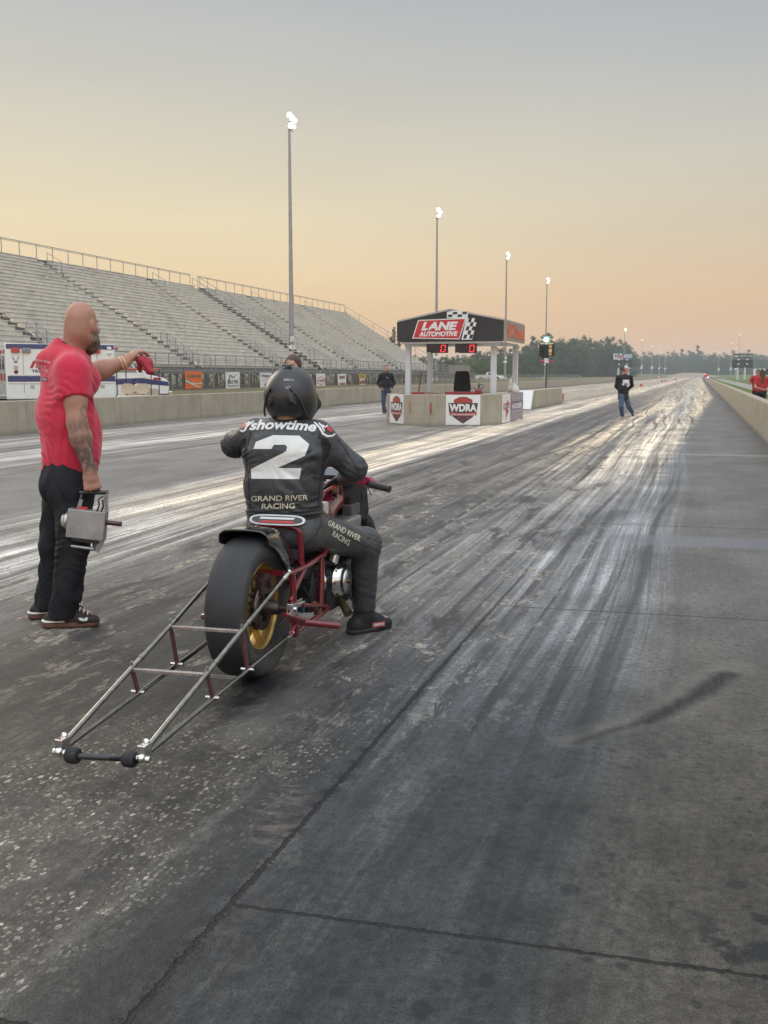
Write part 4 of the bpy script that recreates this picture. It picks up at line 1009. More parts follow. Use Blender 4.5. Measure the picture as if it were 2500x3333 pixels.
def golf_cart():
    k = 40; a = wK(372, 1300, k); b = wK(497, 1300, k); a.z = b.z = 0
    u = (b-a).normalized(); v = Vector((-u.y, u.x, 0)); W_ = (b-a).length; c = (a+b)/2
    root = empty('golf_cart', c, 'golf cart with orange red roof and cream seats, in front of the ambulance cab', 'golf cart'); Z = UZ; M = Matrix((u, v, Z)).transposed()
    zt = CAM_H + 19*k/FPX
    t = MB(); t.box(c+v*.9+Z*zt, (W_*.96, 1.9, .07), M=M); t.build('roof', mat('roof_orange_red', (.52, .06, .03), .45, coat=.3), root, bevel=.03)
    for sx in (-1, 1):
        for yy, dz in ((.15, 0), (1.6, .1)):
            t = MB(); t.tube([c+u*(sx*W_*.44)+v*yy+Z*.45, c+u*(sx*W_*.45)+v*(yy+.05)+Z*zt], .02, 6); t.build('roof_post', BLACKP() if yy < 1 else mat('post_purple', (.06, .04, .16), .4), root)
    cream = mat('cream_vinyl', (.56, .46, .33), .5, 0, .08, 5)
    zs = CAM_H - (1265-1220)*k/FPX; n_ = 20; pts = []
    for i in range(n_): 
        q = -1+2*i/(n_-1); pts.append((q*W_*.36, .20-.10*math.exp(-(q/.2)**2)-.08*max(0, abs(q)-.8)/.2))
    poly = pts + [(x, -z) for x, z in reversed(pts)]
    t = MB(); t.prism(poly, c+v*.3+Z*zs, u, Z, v, .12); t.build('seat_back', cream, root, bevel=.008, seg=2)
    t = MB(); t.box(c+v*.62+Z*(zs-.30), (W_*.74, .5, .12), M=M); t.build('seat_cushion', cream, root, bevel=.04)
    for sx in (-.5, .5): 
        t = MB(); t.bar(c+v*.38+u*sx*.6+Z*(zs-.4), c+v*.38+u*sx*.6+Z*(zs-.1), .06, .04); t.build('seat_bracket', BLACKP(), root)
    t = MB(); t.box(c+v*.9+Z*.42, (W_*.86, 2.2, .28), M=M); t.box(c+v*1.75+Z*.72, (W_*.8, .5, .45), M=M); t.box(c+v*.15+Z*.6, (W_*.84, .5, .2), M=M); t.build('body', mat('cart_cream', (.62, .57, .47), .35, coat=.4), root, bevel=.05)
    t = MB(); t.ring(c-u*W_*.2+v*1.25+Z*(zs+.25), (0, -.5, .8), .19, .014, 20, 6); t.tube([c-u*W_*.2+v*1.25+Z*(zs+.25), c-u*W_*.2+v*1.55+Z*.7], .02, 6); t.build('steering_wheel', BLACKP(), root)
    wheels(root, c+v*.3, v, -u, (0, 1.5), W_*.38, .22, wt_=.18)
golf_cart()
def pickup():
    k = 236; a = wK(1548, 1241, k); b = wK(1640, 1241, k); a.z = b.z = 0
    u = (b-a).normalized(); v = Vector((-u.y, u.x, 0)); L = (b-a).length; s = L/5.9; o = a + v*.95; Z = UZ
    o.z = CAM_H - 20*k/FPX
    root = empty('pickup_truck', (o.x, o.y, o.z), 'white crew pickup truck parked on the grass, seen through the booth', 'pickup truck')
    P = [(0, .55), (.75, .55), (.85, .85), (1.35, .95), (1.75, .8), (1.85, .5), (3.95, .5), (4.05, .85), (4.5, .95), (4.85, .8), (4.95, .5), (5.8, .55), (5.9, .8), (5.82, 1.12), (4.55, 1.22), (4.0, 1.78), (3.85, 1.84), (2.65, 1.86), (2.4, 1.72), (2.3, 1.25), (0, 1.22)]
    t = MB(); side_prism(t, [(x*s, z*s) for x, z in P], o, u, v, 1.95*s); bd = t.build('body', WP, root, bevel=.05)
    t = MB(); t.prism([(x*s, z*s) for x, z in [(2.6, 1.3), (3.3, 1.3), (3.3, 1.74), (2.62, 1.74)]], o-v*.985*s, u, Z, -v, .02); t.prism([(x*s, z*s) for x, z in [(3.36, 1.3), (4.25, 1.3), (3.85, 1.72), (3.36, 1.74)]], o-v*.985*s, u, Z, -v, .02); t.build('side_window', GLASS, bd)
    for x in (2.5, 3.33, 4.3):
        t = MB(); t.prism([(x*s, .6*s), ((x+.03)*s, .6*s), ((x+.03)*s, 1.25*s), (x*s, 1.25*s)], o-v*.98*s, u, Z, -v, .01); t.build('door_seam', mat('seam_grey', (.17, .17, .17), .6), bd)
    t = MB(); t.box(o+u*5.86*s-v*.7*s+Z*.95*s, (.1, .4, .2)); t.build('headlight', mat('lamp_lens', (.7, .68, .6), .15), bd)
    wheels(root, o, u, v, (1.3*s, 4.5*s), .85*s, .42*s, wt_=.26)
pickup()
def box_truck():
    k = 210; a = wK(2452, 1226, k); a.z = CAM_H-5*k/FPX; L = 9.0
    u = Vector((1, .0, 0)); v = Vector((0, 1, 0)); o = a; Z = UZ
    root = empty('box_trailer', o, 'white box trailer with black front parked far right behind the woman in red', 'trailer')
    t = MB(); t.box(o+u*1.1+v*.8+Z*.85, (2.2, 2.2, 1.35)); t.build('box_body', WP, root, bevel=.06)
    t = MB(); t.box(o+u*4.4+v*.8+Z*.95, (4.4, 2.2, 1.1)); t.build('trailer_front', mat('truck_black', (.02, .02, .025), .4, coat=.3), root, bevel=.06)
    t = MB(); t.box(o+u*1.5-v*.32+Z*1.0, (.8, .04, .5)); t.build('side_panel', mat('panel_beige', (.5, .47, .38), .5), root)
    wheels(root, o+v*.8, u, v, (1.2, 5.4), .95, .35)
box_truck()

# ------------------------------------------------------------------ banners on the fence
def fence_banner(px0, px1, y0, y1, label, base, draw, mats):
    x = FX+.09
    a = wX((px0+px1)/2, (y0+y1)/2, x); ya, yb = wX(px0, 1230, x).y, wX(px1, 1230, x).y
    zt, zb = wX((px0+px1)/2, y0, x).z, wX((px0+px1)/2, y1, x).z
    w, h = yb-ya, zt-zb; o = Vector((x+.012, (ya+yb)/2, (zt+zb)/2)); Y = Vector((0, 1, 0))
    root = empty('banner', (x, o.y, zb), label, 'banner', 'sponsor banners on the fence')
    t = MB(); nx, nz_ = 8, 8
    for i in range(nx+1):
        for j in range(nz_+1): pass
    vs = [(x + .012*math.sin(i*1.9+j*.7), ya+w*i/nx, zb+h*j/nz_) for j in range(nz_+1) for i in range(nx+1)]
    t.add(vs, [(j*(nx+1)+i, j*(nx+1)+i+1, (j+1)*(nx+1)+i+1, (j+1)*(nx+1)+i) for j in range(nz_) for i in range(nx)])
    cl = t.build('cloth', base, root)
    t = MB(); draw(t, o, Y, w, h); t.build('print', mats, cl)
VW = mat('vinyl_white', (.70, .69, .66), .5, 0, .05, 4); INK = mat('ink_black', (.03, .03, .03), .6); REDI = mat('ink_red', (.42, .05, .05), .6); PURI = mat('ink_purple', (.16, .06, .22), .6); OLI = mat('ink_olive', (.20, .20, .13), .6)
L_ = (.02, 0, 0)
def d1(t, o, Y, w, h):
    put_text(t, 'ALUMINUMS', o+UZ*h*.24, Y, UZ, w*.84, h*.2, 0, .03, 0, L_)
    put_poly(t, [(-.5*w, .05*h), (.05*w, -.18*h), (.48*w, -.18*h), (.48*w, -.24*h), (-.02*w, -.26*h), (.45*w, -.44*h), (.2*w, -.44*h), (-.2*w, -.24*h), (-.5*w, -.1*h)], o, Y, UZ, 1, L_)
    put_poly(t, [(-.5*w, .10*h), (-.05*w, -.12*h), (-.1*w, -.16*h), (-.5*w, .04*h)], o, Y, UZ, 0, (.026, 0, 0))
def d2(t, o, Y, w, h):
    put_text(t, 'Old Mill', o-UZ*h*.08, Y, UZ, w*.72, h*.26, 0, 0, 0, L_); put_text(t, 'Brewpub & Grill', o-UZ*h*.34, Y, UZ, w*.78, h*.14, 0, .01, 0, L_)
    put_poly(t, [(-.36*w, -.2*h), (-.3*w, -.2*h), (-.28*w, .1*h), (-.2*w, .36*h), (.0*w, .2*h), (.3*w, .38*h), (.02*w, .14*h), (-.19*w, .28*h)], o, Y, UZ, 0, L_)
def d3(t, o, Y, w, h):
    put_text(t, 'Victor', o+UZ*h*.3, Y, UZ, w*.75, h*.2, 0, .03, .2, L_)
    for q in (.05, -.05): put_text(t, 'auto body', o+UZ*h*q, Y, UZ, w*.6, h*.06, 1, 0, 0, L_)
    put_text(t, '&', o-UZ*h*.3, Y, UZ, w*.3, h*.2, 0, .02, 0, L_)
def d4(t, o, Y, w, h):
    n_ = 28
    for i in range(n_):
        a, b = 2*math.pi*i/n_, 2*math.pi*(i+1)/n_; f = lambda q, r: (math.cos(q)*w*.44*r, math.sin(q)*h*.28*r)
        put_poly(t, [f(a, 1), f(b, 1), f(b, .88), f(a, .88)], o, Y, UZ, 0, L_)
    put_text(t, 'cpi', o, Y, UZ, w*.5, h*.24, 0, .02, 0, L_); put_poly(t, [(-.25*w, .05*h), (.3*w, .03*h), (.3*w, .06*h), (-.25*w, .08*h)], o, Y, UZ, 0, (.03, 0, 0))
def d5(t, o, Y, w, h):
    put_text(t, 'PROFIT', o+UZ*h*.24, Y, UZ, w*.7, h*.24, 0, .03, .1, L_); put_text(t, '&', o-UZ*h*.06, Y, UZ, w*.1, h*.08, 1, 0, 0, L_); put_text(t, 'CORNERS', o-UZ*h*.27, Y, UZ, w*.72, h*.22, 1, .04, 0, L_)
def d6(t, o, Y, w, h):
    put_poly(t, [(-.48*w, .18*h), (.48*w, .18*h), (.48*w, .48*h), (-.48*w, .48*h)], o, Y, UZ, 0, L_); put_text(t, 'FUEL', o+UZ*h*.33, Y, UZ, w*.7, h*.2, 1, .03, 0, (.03, 0, 0))
    put_poly(t, [(-.4*w, -.1*h), (.1*w, .02*h), (.42*w, .0), (.3*w, .14*h), (-.1*w, .1*h), (-.38*w, .14*h)], o, Y, UZ, 2, L_); put_poly(t, [(-.45*w, -.48*h), (.45*w, -.48*h), (.45*w, -.34*h), (-.45*w, -.34*h)], o, Y, UZ, 2, L_)
fence_banner(602, 658, 1209, 1265, 'orange banner with cream jagged stripes on the fence left of the helmet', mat('vinyl_orange', (.74, .14, .025), .5, 0, .06, 4), d1, [OLI, mat('ink_cream', (.55, .52, .42), .6)])
fence_banner(734, 780, 1211, 1265, 'white banner with a black line drawn house roof', VW, d2, [INK])
fence_banner(846, 884, 1213, 1262, 'white banner with purple script, half hidden by the helmet', VW, d3, [PURI, INK])
fence_banner(1029, 1059, 1216, 1262, 'white banner with a red ring emblem right of the helmet', VW, d4, [REDI])
fence_banner(1100, 1127, 1217, 1260, 'narrow white banner with dark and red lettering on the fence', VW, d5, [mat('ink_maroon', (.16, .04, .04), .6), REDI])
fence_banner(1167, 1190, 1217, 1257, 'brown banner with a yellow top on the fence, farthest right', mat('vinyl_brown', (.26, .12, .09), .5, 0, .1, 4), d6, [mat('ink_yellow', (.62, .48, .06), .6), INK, VW])
# ================================================================== STARTER'S BOOTH ON THE CENTRE ISLAND
PA, PB, PC, PD, PE, PF, PG = [Vector(p) for p in ((-9.12, 31.15, 0), (-7.95, 29.75, 0), (-5.98, 30.25, 0), (-5.62, 31.3, 0), (-5.62, 35.4, 0), (-9.2, 35.4, 0), (-9.12, 31.15, 0))]
BH = .90
def slab(name, a, b, label, th=.2, panels=3):
    d = (b-a).normalized(); n = Vector((d.y, -d.x, 0))            # outward (towards the strip and camera)
    mb = MB(); L = (b-a).length
    for i in range(panels):
        s, e = L*i/panels+.006, L*(i+1)/panels-.006
        mb.prism([(0, 0), (th, 0), (th, BH-.02), (th-.02, BH), (.02, BH), (0, BH-.02)], a+d*s, -n, UZ, d, e-s)
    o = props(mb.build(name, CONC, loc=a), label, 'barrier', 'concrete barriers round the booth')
    return o, d, n
bL, dL, nL = slab('concrete_barrier', PA, PB, 'left angled concrete barrier of the booth with the narrow shield banner', panels=2)
bF, dF, nF = slab('concrete_barrier', PB, PC, 'front concrete barrier of the booth with red slots', panels=4)
bR, dR, nR = slab('concrete_barrier', PC, PD, 'short angled concrete barrier at the right front corner of the booth', panels=1)
bS, dS, nS = slab('concrete_barrier', PD, PE, 'concrete barrier along the right side of the booth behind the two narrow banners', panels=2)
bB, dB, nB = slab('concrete_barrier', PF+Vector((0, 0, 0)), PA, 'concrete barrier along the left side of the booth, seen from inside', panels=2)
RS = mat('slot_red', (.35, .05, .03), .6)
for a, d, n, L, spots, par in ((PB, dF, nF, (PC-PB).length, (.27, .585), bF), (PA, dL, nL, (PB-PA).length, (.93,), bL)):
    for q in spots:
        t = MB(); t.box(a+d*(L*q)+n*.004+UZ*.50, (.045, .008, .34), M=Matrix((d, -n, UZ)).transposed()); t.build('red_slot', RS, par)
GR, SC1, SC2 = mat('shield_grey', (.06, .045, .05), .6), mat('shield_red', (.36, .05, .035), .6), mat('shield_pink', (.55, .25, .22), .6)
def wdra(t, o, u, w, h, n):
    S = lambda pts: [(x*w, y*h) for x, y in pts]
    sh = [(-.40, .22), (-.27, .22), (-.27, .34), (-.1, .44), (.1, .44), (.27, .34), (.27, .22), (.40, .22), (.36, -.12), (.28, -.24), (.12, -.37), (0, -.46), (-.12, -.37), (-.28, -.24), (-.36, -.12)]
    put_poly(t, S(sh), o, u, UZ, 0, n*.004)
    put_poly(t, S([(-.25, .23), (.25, .23), (.25, .33), (.1, .42), (-.1, .42), (-.25, .33)]), o, u, UZ, 1, n*.007)
    put_poly(t, S([(-.43, .235), (.43, .235), (.40, -.085), (-.40, -.085)]), o, u, UZ, 0, n*.0085)
    put_text(t, 'WDRA', o+UZ*(h*.075), u, UZ, w*.80, h*.255, 3, .045, 0, n*.012)
    put_poly(t, S([(-.40, -.17), (-.38, -.05), (-.2, -.09), (0, -.10), (.2, -.09), (.38, -.05), (.40, -.17), (.2, -.20), (0, -.21), (-.2, -.20)]), o, u, UZ, 1, n*.014)
    put_text(t, 'WORLD DRAG RACING ALLIANCE', o-UZ*(h*.15), u, UZ, w*.70, h*.055, 3, .02, 0, n*.017)
    for cx, cy, r in ((-.13, -.26, .05), (.13, -.26, .05), (0, -.34, .05)):
        put_poly(t, [(cx*w+math.sin(2*math.pi*i/10)*(r if i % 2 == 0 else r*.42)*w, cy*h+math.cos(2*math.pi*i/10)*(r if i % 2 == 0 else r*.42)*w) for i in range(10)], o, u, UZ, 1, n*.008)
def wall_banner(a, d, n, q0, q1, label, draw, mats, base=None, z0=.03, z1=.885):
    o = a + d*((q0+q1)/2) + n*.006 + UZ*((z0+z1)/2); w, h = q1-q0, z1-z0
    root = empty('banner', o-UZ*h/2, label, 'banner')
    t = MB(); t.box(o, (w, .008, h), M=Matrix((d, -n, UZ)).transposed()); c = t.build('cloth', base or VW, root, bevel=.002)
    t = MB(); draw(t, o+n*.003, d, w, h, n); t.build('print', mats, c)
    return root
WM = [GR, SC1, SC2, VW]
LL, LF = (PB-PA).length, (PC-PB).length
wall_banner(PA, dL, nL, .26, 1.26, 'narrow white shield banner on the left angled barrier of the booth', wdra, WM)
wall_banner(PB, dF, nF, .98, 1.97, 'wide white shield banner on the front barrier of the booth', wdra, WM)
def bolt(t, o, u, w, h, n):
    put_poly(t, [(-.36*w, -.05*h), (.40*w, 0), (.40*w, .2*h), (-.36*w, .17*h)], o, u, UZ, 0, n*.005); put_poly(t, [(.02*w, .22*h), (.2*w, .3*h), (.05*w, -.04*h), (.3*w, -.08*h), (-.1*w, -.4*h), (.0, -.14*h), (-.12*w, -.12*h)], o, u, UZ, 1, n*.008)
    put_text(t, 'Nitro', o+UZ*h*.08, u, UZ, w*.6, h*.14, 2, .03, .2, n*.008)
wall_banner(PD, dS, nS, .12, 1.55, 'white banner with a red lightning bolt on the right side of the booth', bolt, [mat('ink_rose', (.42, .14, .13), .6), REDI, VW])
def hoos(t, o, u, w, h, n):
    put_text(t, 'HOOSIER', o+UZ*h*.03, u, UZ, w*.84, h*.2, 0, .04, .1, n*.006)
    g = random.Random(3)
    for i in range(5): put_poly(t, [(-.48*w+i*.2*w, .25*h), (-.36*w+i*.2*w, .25*h), (-.38*w+i*.2*w, .46*h), (-.46*w+i*.2*w, .46*h)], o, u, UZ, 1, n*.005)
    put_poly(t, [(-.48*w, -.2*h), (.48*w, -.17*h), (.48*w, -.12*h), (-.48*w, -.15*h)], o, u, UZ, 1, n*.005); put_poly(t, [(-.48*w, -.1*h), (.48*w, -.08*h), (.48*w, .2*h), (-.48*w, .2*h)], o, u, UZ, 2, n*.004)
wall_banner(PD, dS, nS, 1.65, 3.95, 'faded purple grey tyre banner on the right side of the booth', hoos, [VW, mat('ink_lilac', (.40, .34, .36), .6), mat('ink_plum', (.17, .12, .19), .6)], mat('vinyl_faded', (.30, .25, .26), .6, 0, .2, 5))

booth = empty('starter_booth', (-7.2, 33, 0), 'open starter booth with dark gabled roof front on white posts', 'booth')
DKF = mat('fascia_black', (.022, .021, .023), .45, 0, .15, 3); PW = mat('post_white', (.58, .59, .60), .45, 0, .06, 3)
fx0, fx1, fy0, fy1 = -8.69, -5.52, 30.98, 34.5
ze, zr, zb_ = 3.05, 3.37, 2.44
mid = -7.13
t = MB(); t.prism([(fx0, zb_), (fx1, zb_), (fx1, ze), (mid, zr), (fx0, ze)], (0, fy0, 0), (1, 0, 0), (0, 0, 1), (0, 1, 0), .10); fas = t.build('front_fascia', DKF, booth)
t = MB(); t.prism([(fx0-.03, ze-.02), (mid, zr-.02), (fx1+.03, ze-.02), (fx1+.03, ze+.03), (mid, zr+.03), (fx0-.03, ze+.03)], (0, fy0-.02, 0), (1, 0, 0), (0, 0, 1), (0, 1, 0), fy1-fy0+.04); t.build('roof', mat('roof_metal', (.42, .40, .38), .4, .4, .1, 2), booth)
t = MB(); t.box((fx1+.03, (fy0+fy1)/2, (zb_+ze)/2), (.06, fy1-fy0, ze-zb_-.04)); sf = t.build('side_fascia', mat('fascia_faded', (.30, .25, .20), .7, 0, .25, 3), booth)
t = MB(); put_text(t, 'SXTuned', (fx1+.065, (fy0+fy1)/2+.1, (zb_+ze)/2+.01), (0, 1, 0), (0, 0, 1), 3.1, .40, 0, .07, 0, (.004, 0, 0)); t.build('lettering', mat('faded_orange', (.66, .16, .08), .7, 0, .3, 6), sf)
t = MB(); t.box((fx0-.03, (fy0+fy1)/2, (zb_+ze)/2), (.06, fy1-fy0, ze-zb_-.04)); t.build('side_fascia', DKF, booth)
t = MB(); t.box((mid, (fy0+fy1)/2, zb_-.03), (fx1-fx0-.2, fy1-fy0-.1, .05)); t.box((mid, fy0+.28, zb_-.09), (fx1-fx0-.3, .1, .1)); t.build('ceiling', PW, booth)
for x, y in ((-8.52, 31.45), (-5.90, 31.5), (-8.55, 34.3), (-5.72, 34.3)):
    t = MB(); t.box((x, y, zb_/2), (.16, .16, zb_)); t.box((x, y, .02), (.3, .3, .04)); t.build('post', PW, booth, bevel=.01)
# the sign on the front: red plate with white border, two lines of slanted letters, chequered flag
sg = empty('roof_sign', (mid, fy0-.02, 2.6), 'red and white roof sign with a chequered flag on the booth front', 'sign')
u = Vector((1, 0, 0)); n = Vector((0, -1, 0)); so = Vector((mid-.36, fy0-.012, 2.80))
t = MB(); t.prism([(-.78, -.26), (.66, -.30), (.86, .32), (-.60, .28)], so-Vector((0, .0, 0)), u, UZ, n, .02, 0)
pl = t.build('sign_plate', [VW], sg)
t = MB(); put_poly(t, [(-.74, -.235), (.645, -.272), (.82, .29), (-.575, .255)], so, u, UZ, 1, n*.024)
put_text(t, 'LANE', so+UZ*.095+u*.06, u, UZ, 1.12, .25, 0, .05, .28, n*.027); put_text(t, 'AUTOMOTIVE', so-UZ*.135+u*.02, u, UZ, 1.18, .145, 0, .045, .25, n*.027)
# flag
fo = so + u*.9 + UZ*.05
put_poly(t, [(-.18, -.36), (.14, -.36), (.30, .26), (.0, .26), (.02, .42), (-.25, .5), (-.62, .46), (-.62, .27), (-.04, .26)], fo, u, UZ, 0, n*.022)
for i in range(3):
    for j in range(5):
        if (i+j) % 2 == 0:
            bx = -.125+j*.034+i*.088; by = -.33+j*.118
            put_poly(t, [(bx, by), (bx+.088, by), (bx+.122, by+.118), (bx+.034, by+.118)], fo, u, UZ, 2, n*.026)
for j in range(4):
    for i in range(2):
        if (i+j) % 2 == 0: put_poly(t, [(-.59+j*.145, .30+i*.075), (-.46+j*.145, .305+i*.075), (-.455+j*.145, .375+i*.075), (-.585+j*.145, .37+i*.075)], fo, u, UZ, 2, n*.026)
t.build('print', [VW, mat('sign_bright_red', (.50, .025, .035), .4), INK], pl)
# two digit displays hanging under the fascia
LED = mat('lit_led_red', (1, .03, .04), em=3.5)
for x0, x1, lab in ((442, 604, 'left dark digit display with a glowing red zero under the booth roof'), (663, 826, 'right dark digit display with a glowing red zero under the booth roof')):
    a = wY(1200+x0*.42195, 1119, 31.0); b = wY(1200+x1*.42195, 1145, 31.0)
    c = (a+b)/2; w = b.x-a.x
    r_ = empty('digit_display', (c.x, 31.1, c.z), lab, 'display', 'digit displays under the booth roof')
    t = MB(); t.box((c.x, 31.12, c.z-.02), (w, .12, .265)); cs_ = t.build('case', mat('display_case', (.02, .012, .012), .4, 0, .2, 5), r_, bevel=.01)
    for q in (-.4, .4):
        t = MB(); t.tube([(c.x+q*w, 31.12, c.z+.1), (c.x+q*w, 31.12, zb_)], .012, 6); t.build('hanger', STEEL(), r_)
    t = MB(); dx = c.x+w*.30; W2, H2, th = .062, .095, .024
    for q in (((-W2, H2), (W2, H2)), ((-W2, -H2), (W2, -H2)), ((-W2, H2-.01), (-W2, .012)), ((-W2, -.012), (-W2, -H2+.01)), ((W2, H2-.01), (W2, .012)), ((W2, -.012), (W2, -H2+.01))):
        t.bar((dx+q[0][0]+q[0][1]*.12, 31.052, c.z-.02+q[0][1]), (dx+q[1][0]+q[1][1]*.12, 31.052, c.z-.02+q[1][1]), th, .01)
    t.build('digit', LED, cs_)
    t = MB(); t.box((c.x-w*.38, 31.056, c.z-.135), (w*.14, .006, .012)); t.build('label_strip', VW, cs_)
# things inside the booth
ch = empty('office_chair', (-7.05, 32.6, 0), 'black high backed office chair turned away inside the booth', 'chair')
cf = mat('black_fabric', (.012, .012, .014), .85, 0, .25, 20)
t = MB(); t.prism([(-.25, .0), (.24, .0), (.27, .12), (.21, .62), (.17, .66), (-.17, .66), (-.22, .62), (-.27, .12)], (-7.05, 32.35, .92), (1, 0, 0), (0, 0, 1), (0, 1, 0), .13); t.build('backrest', cf, ch, bevel=.04, seg=3)
t = MB(); t.box((-7.05, 32.7, .55), (.52, .5, .1)); t.build('seat', cf, ch, bevel=.04)
t = MB(); t.bar((-7.05, 32.45, .5), (-7.05, 32.42, .98), .06, .03); t.tube([(-7.05, 32.7, .08), (-7.05, 32.7, .5)], .03, 8)
for i in range(5): t.bar((-7.05, 32.7, .1), (-7.05+.3*math.cos(i*1.257), 32.7+.3*math.sin(i*1.257), .06), .05, .04)
t.build('base', BLACKP(), ch)
for s, lab in ((-1, 1), (1, 2)):
    t = MB(); t.bar((-7.05+s*.29, 32.5, .75), (-7.05+s*.29, 32.85, .75), .05, .03); t.bar((-7.05+s*.29, 32.7, .52), (-7.05+s*.29, 32.7, .75), .03, .03); t.build('armrest', BLACKP(), ch)
t = MB(); t.box((-6.72, 31.15, .93), (1.05, .55, .07)); t.box((-6.25, 31.0, .98), (.16, .3, .1)); t.box((-6.72, 31.15, .45), (.7, .4, .9)); 
rb = props(t.build('control_desk', mat('desk_red', (.32, .035, .04), .5, 0, .15, 8), bevel=.015, loc=(-6.72, 31.15, 0)), 'red topped control desk behind the wide shield banner in the booth', 'desk')
t = MB(); t.tube([(-6.6, 31.05, .97), (-6.5, 31.05, 1.06), (-6.4, 31.05, 1.08), (-6.32, 31.05, 1.03)], .012, 6); t.ring((-6.18, 31.05, 1.12), (0, 1, .2), .06, .012, 18, 6); t.tube([(-6.25, 31.05, 1.03), (-6.28, 31.05, 1.13), (-6.22, 31.05, 1.22)], .015, 6)
props(t.build('headset', BLACKP(), loc=(-6.3, 31.05, .97)), 'black headset with its looped cable lying on the red desk', 'headset')
for x, lab in ((-7.45, 'slim pale stand with a white lamp head left of the office chair'), (-6.68, 'slim pale stand with a white lamp head right of the office chair')):
    r_ = empty('stand_lamp', (x, 33.4, 0), lab, 'stand')
    t = MB(); t.tube([(x, 33.4, 0), (x, 33.4, 1.36)], .018, 8); t.lathe([(.16, 0), (.16, .02)], (x, 33.4, 0)); t.build('stand', PW, r_)
    t = MB(); t.ball((x+.05, 33.38, 1.37), .06, 10, 6, sc=(1.3, .8, .7)); t.build('lamp_head', mat('cream_lamp', (.85, .83, .66), .3), r_)
t = MB(); t.bar((-8.35, 31.8, .5), (-8.22, 31.9, 1.55), .03, .03); t.box((-8.36, 31.8, .42), (.08, .3, .2))
props(t.build('push_broom', mat('broom_wood', (.10, .07, .045), .7), loc=(-8.35, 31.8, .3)), 'dark wooden broom leaning at the left post inside the booth', 'broom')
t = MB(); t.box((-8.15, 31.3, .87), (.4, .2, .16)); props(t.build('tool_box', mat('desk_red', (.3, .03, .03), .5), bevel=.02, loc=(-8.15, 31.3, .8)), 'small red box behind the left part of the front barrier', 'box')
t = MB(); t.ball((-7.72, 31.0, .87), .15, 12, 8, sc=(1.4, .7, .6)); t.ball((-7.55, 31.02, .86), .12, 10, 6, sc=(1.5, .7, .6)); props(t.build('work_glove', mat('tan_leather', (.20, .14, .08), .8, 0, .2, 12), loc=(-7.7, 31, .8)), 'crumpled tan work bag lying on the front barrier of the booth', 'bag')
jx, jy = -5.75, 34.2
t = MB(); t.lathe([(.0, .9), (.17, .9), (.19, 1.0), (.15, 1.1), (.07, 1.15), (.05, 1.22), (.0, 1.22)], (jx, jy, 0), n=16); t.tube([(jx-.12, jy, .95), (jx-.1, jy, 1.3), (jx-.08, jy, 1.36)], [.07, .05, .02], 8); t.tube([(jx-.09, jy, 1.3), (jx-.02, jy, 1.5)], .012, 5)
props(t.build('sprayer_jug', mat('jug_white', (.70, .68, .62), .5), loc=(jx, jy, .9)), 'white plastic sprayer jug standing on the right barrier of the booth', 'jug')
# sloped block on the centre line
t = MB()
t.prism([(45.2, 0), (56.2, 0), (55.7, .80), (45.9, .80)], (-7.45, 0, 0), (0, 1, 0), (0, 0, 1), (1, 0, 0), .62)
bk = props(t.build('concrete_block', CONC, bevel=.02, loc=(-7.14, 50, 0)), 'long concrete block with sloped ends on the centre line past the booth', 'barrier')
t = MB(); t.prism([(-.30, 0), (.30, 0), (.30, 1.04), (-.30, 1.04)], (-7.14, 45.16, .01), (1, 0, 0), Vector((0, .66, .76)).normalized(), Vector((0, -.76, .66)).normalized(), .02)
t.build('white_end', VW, bk)

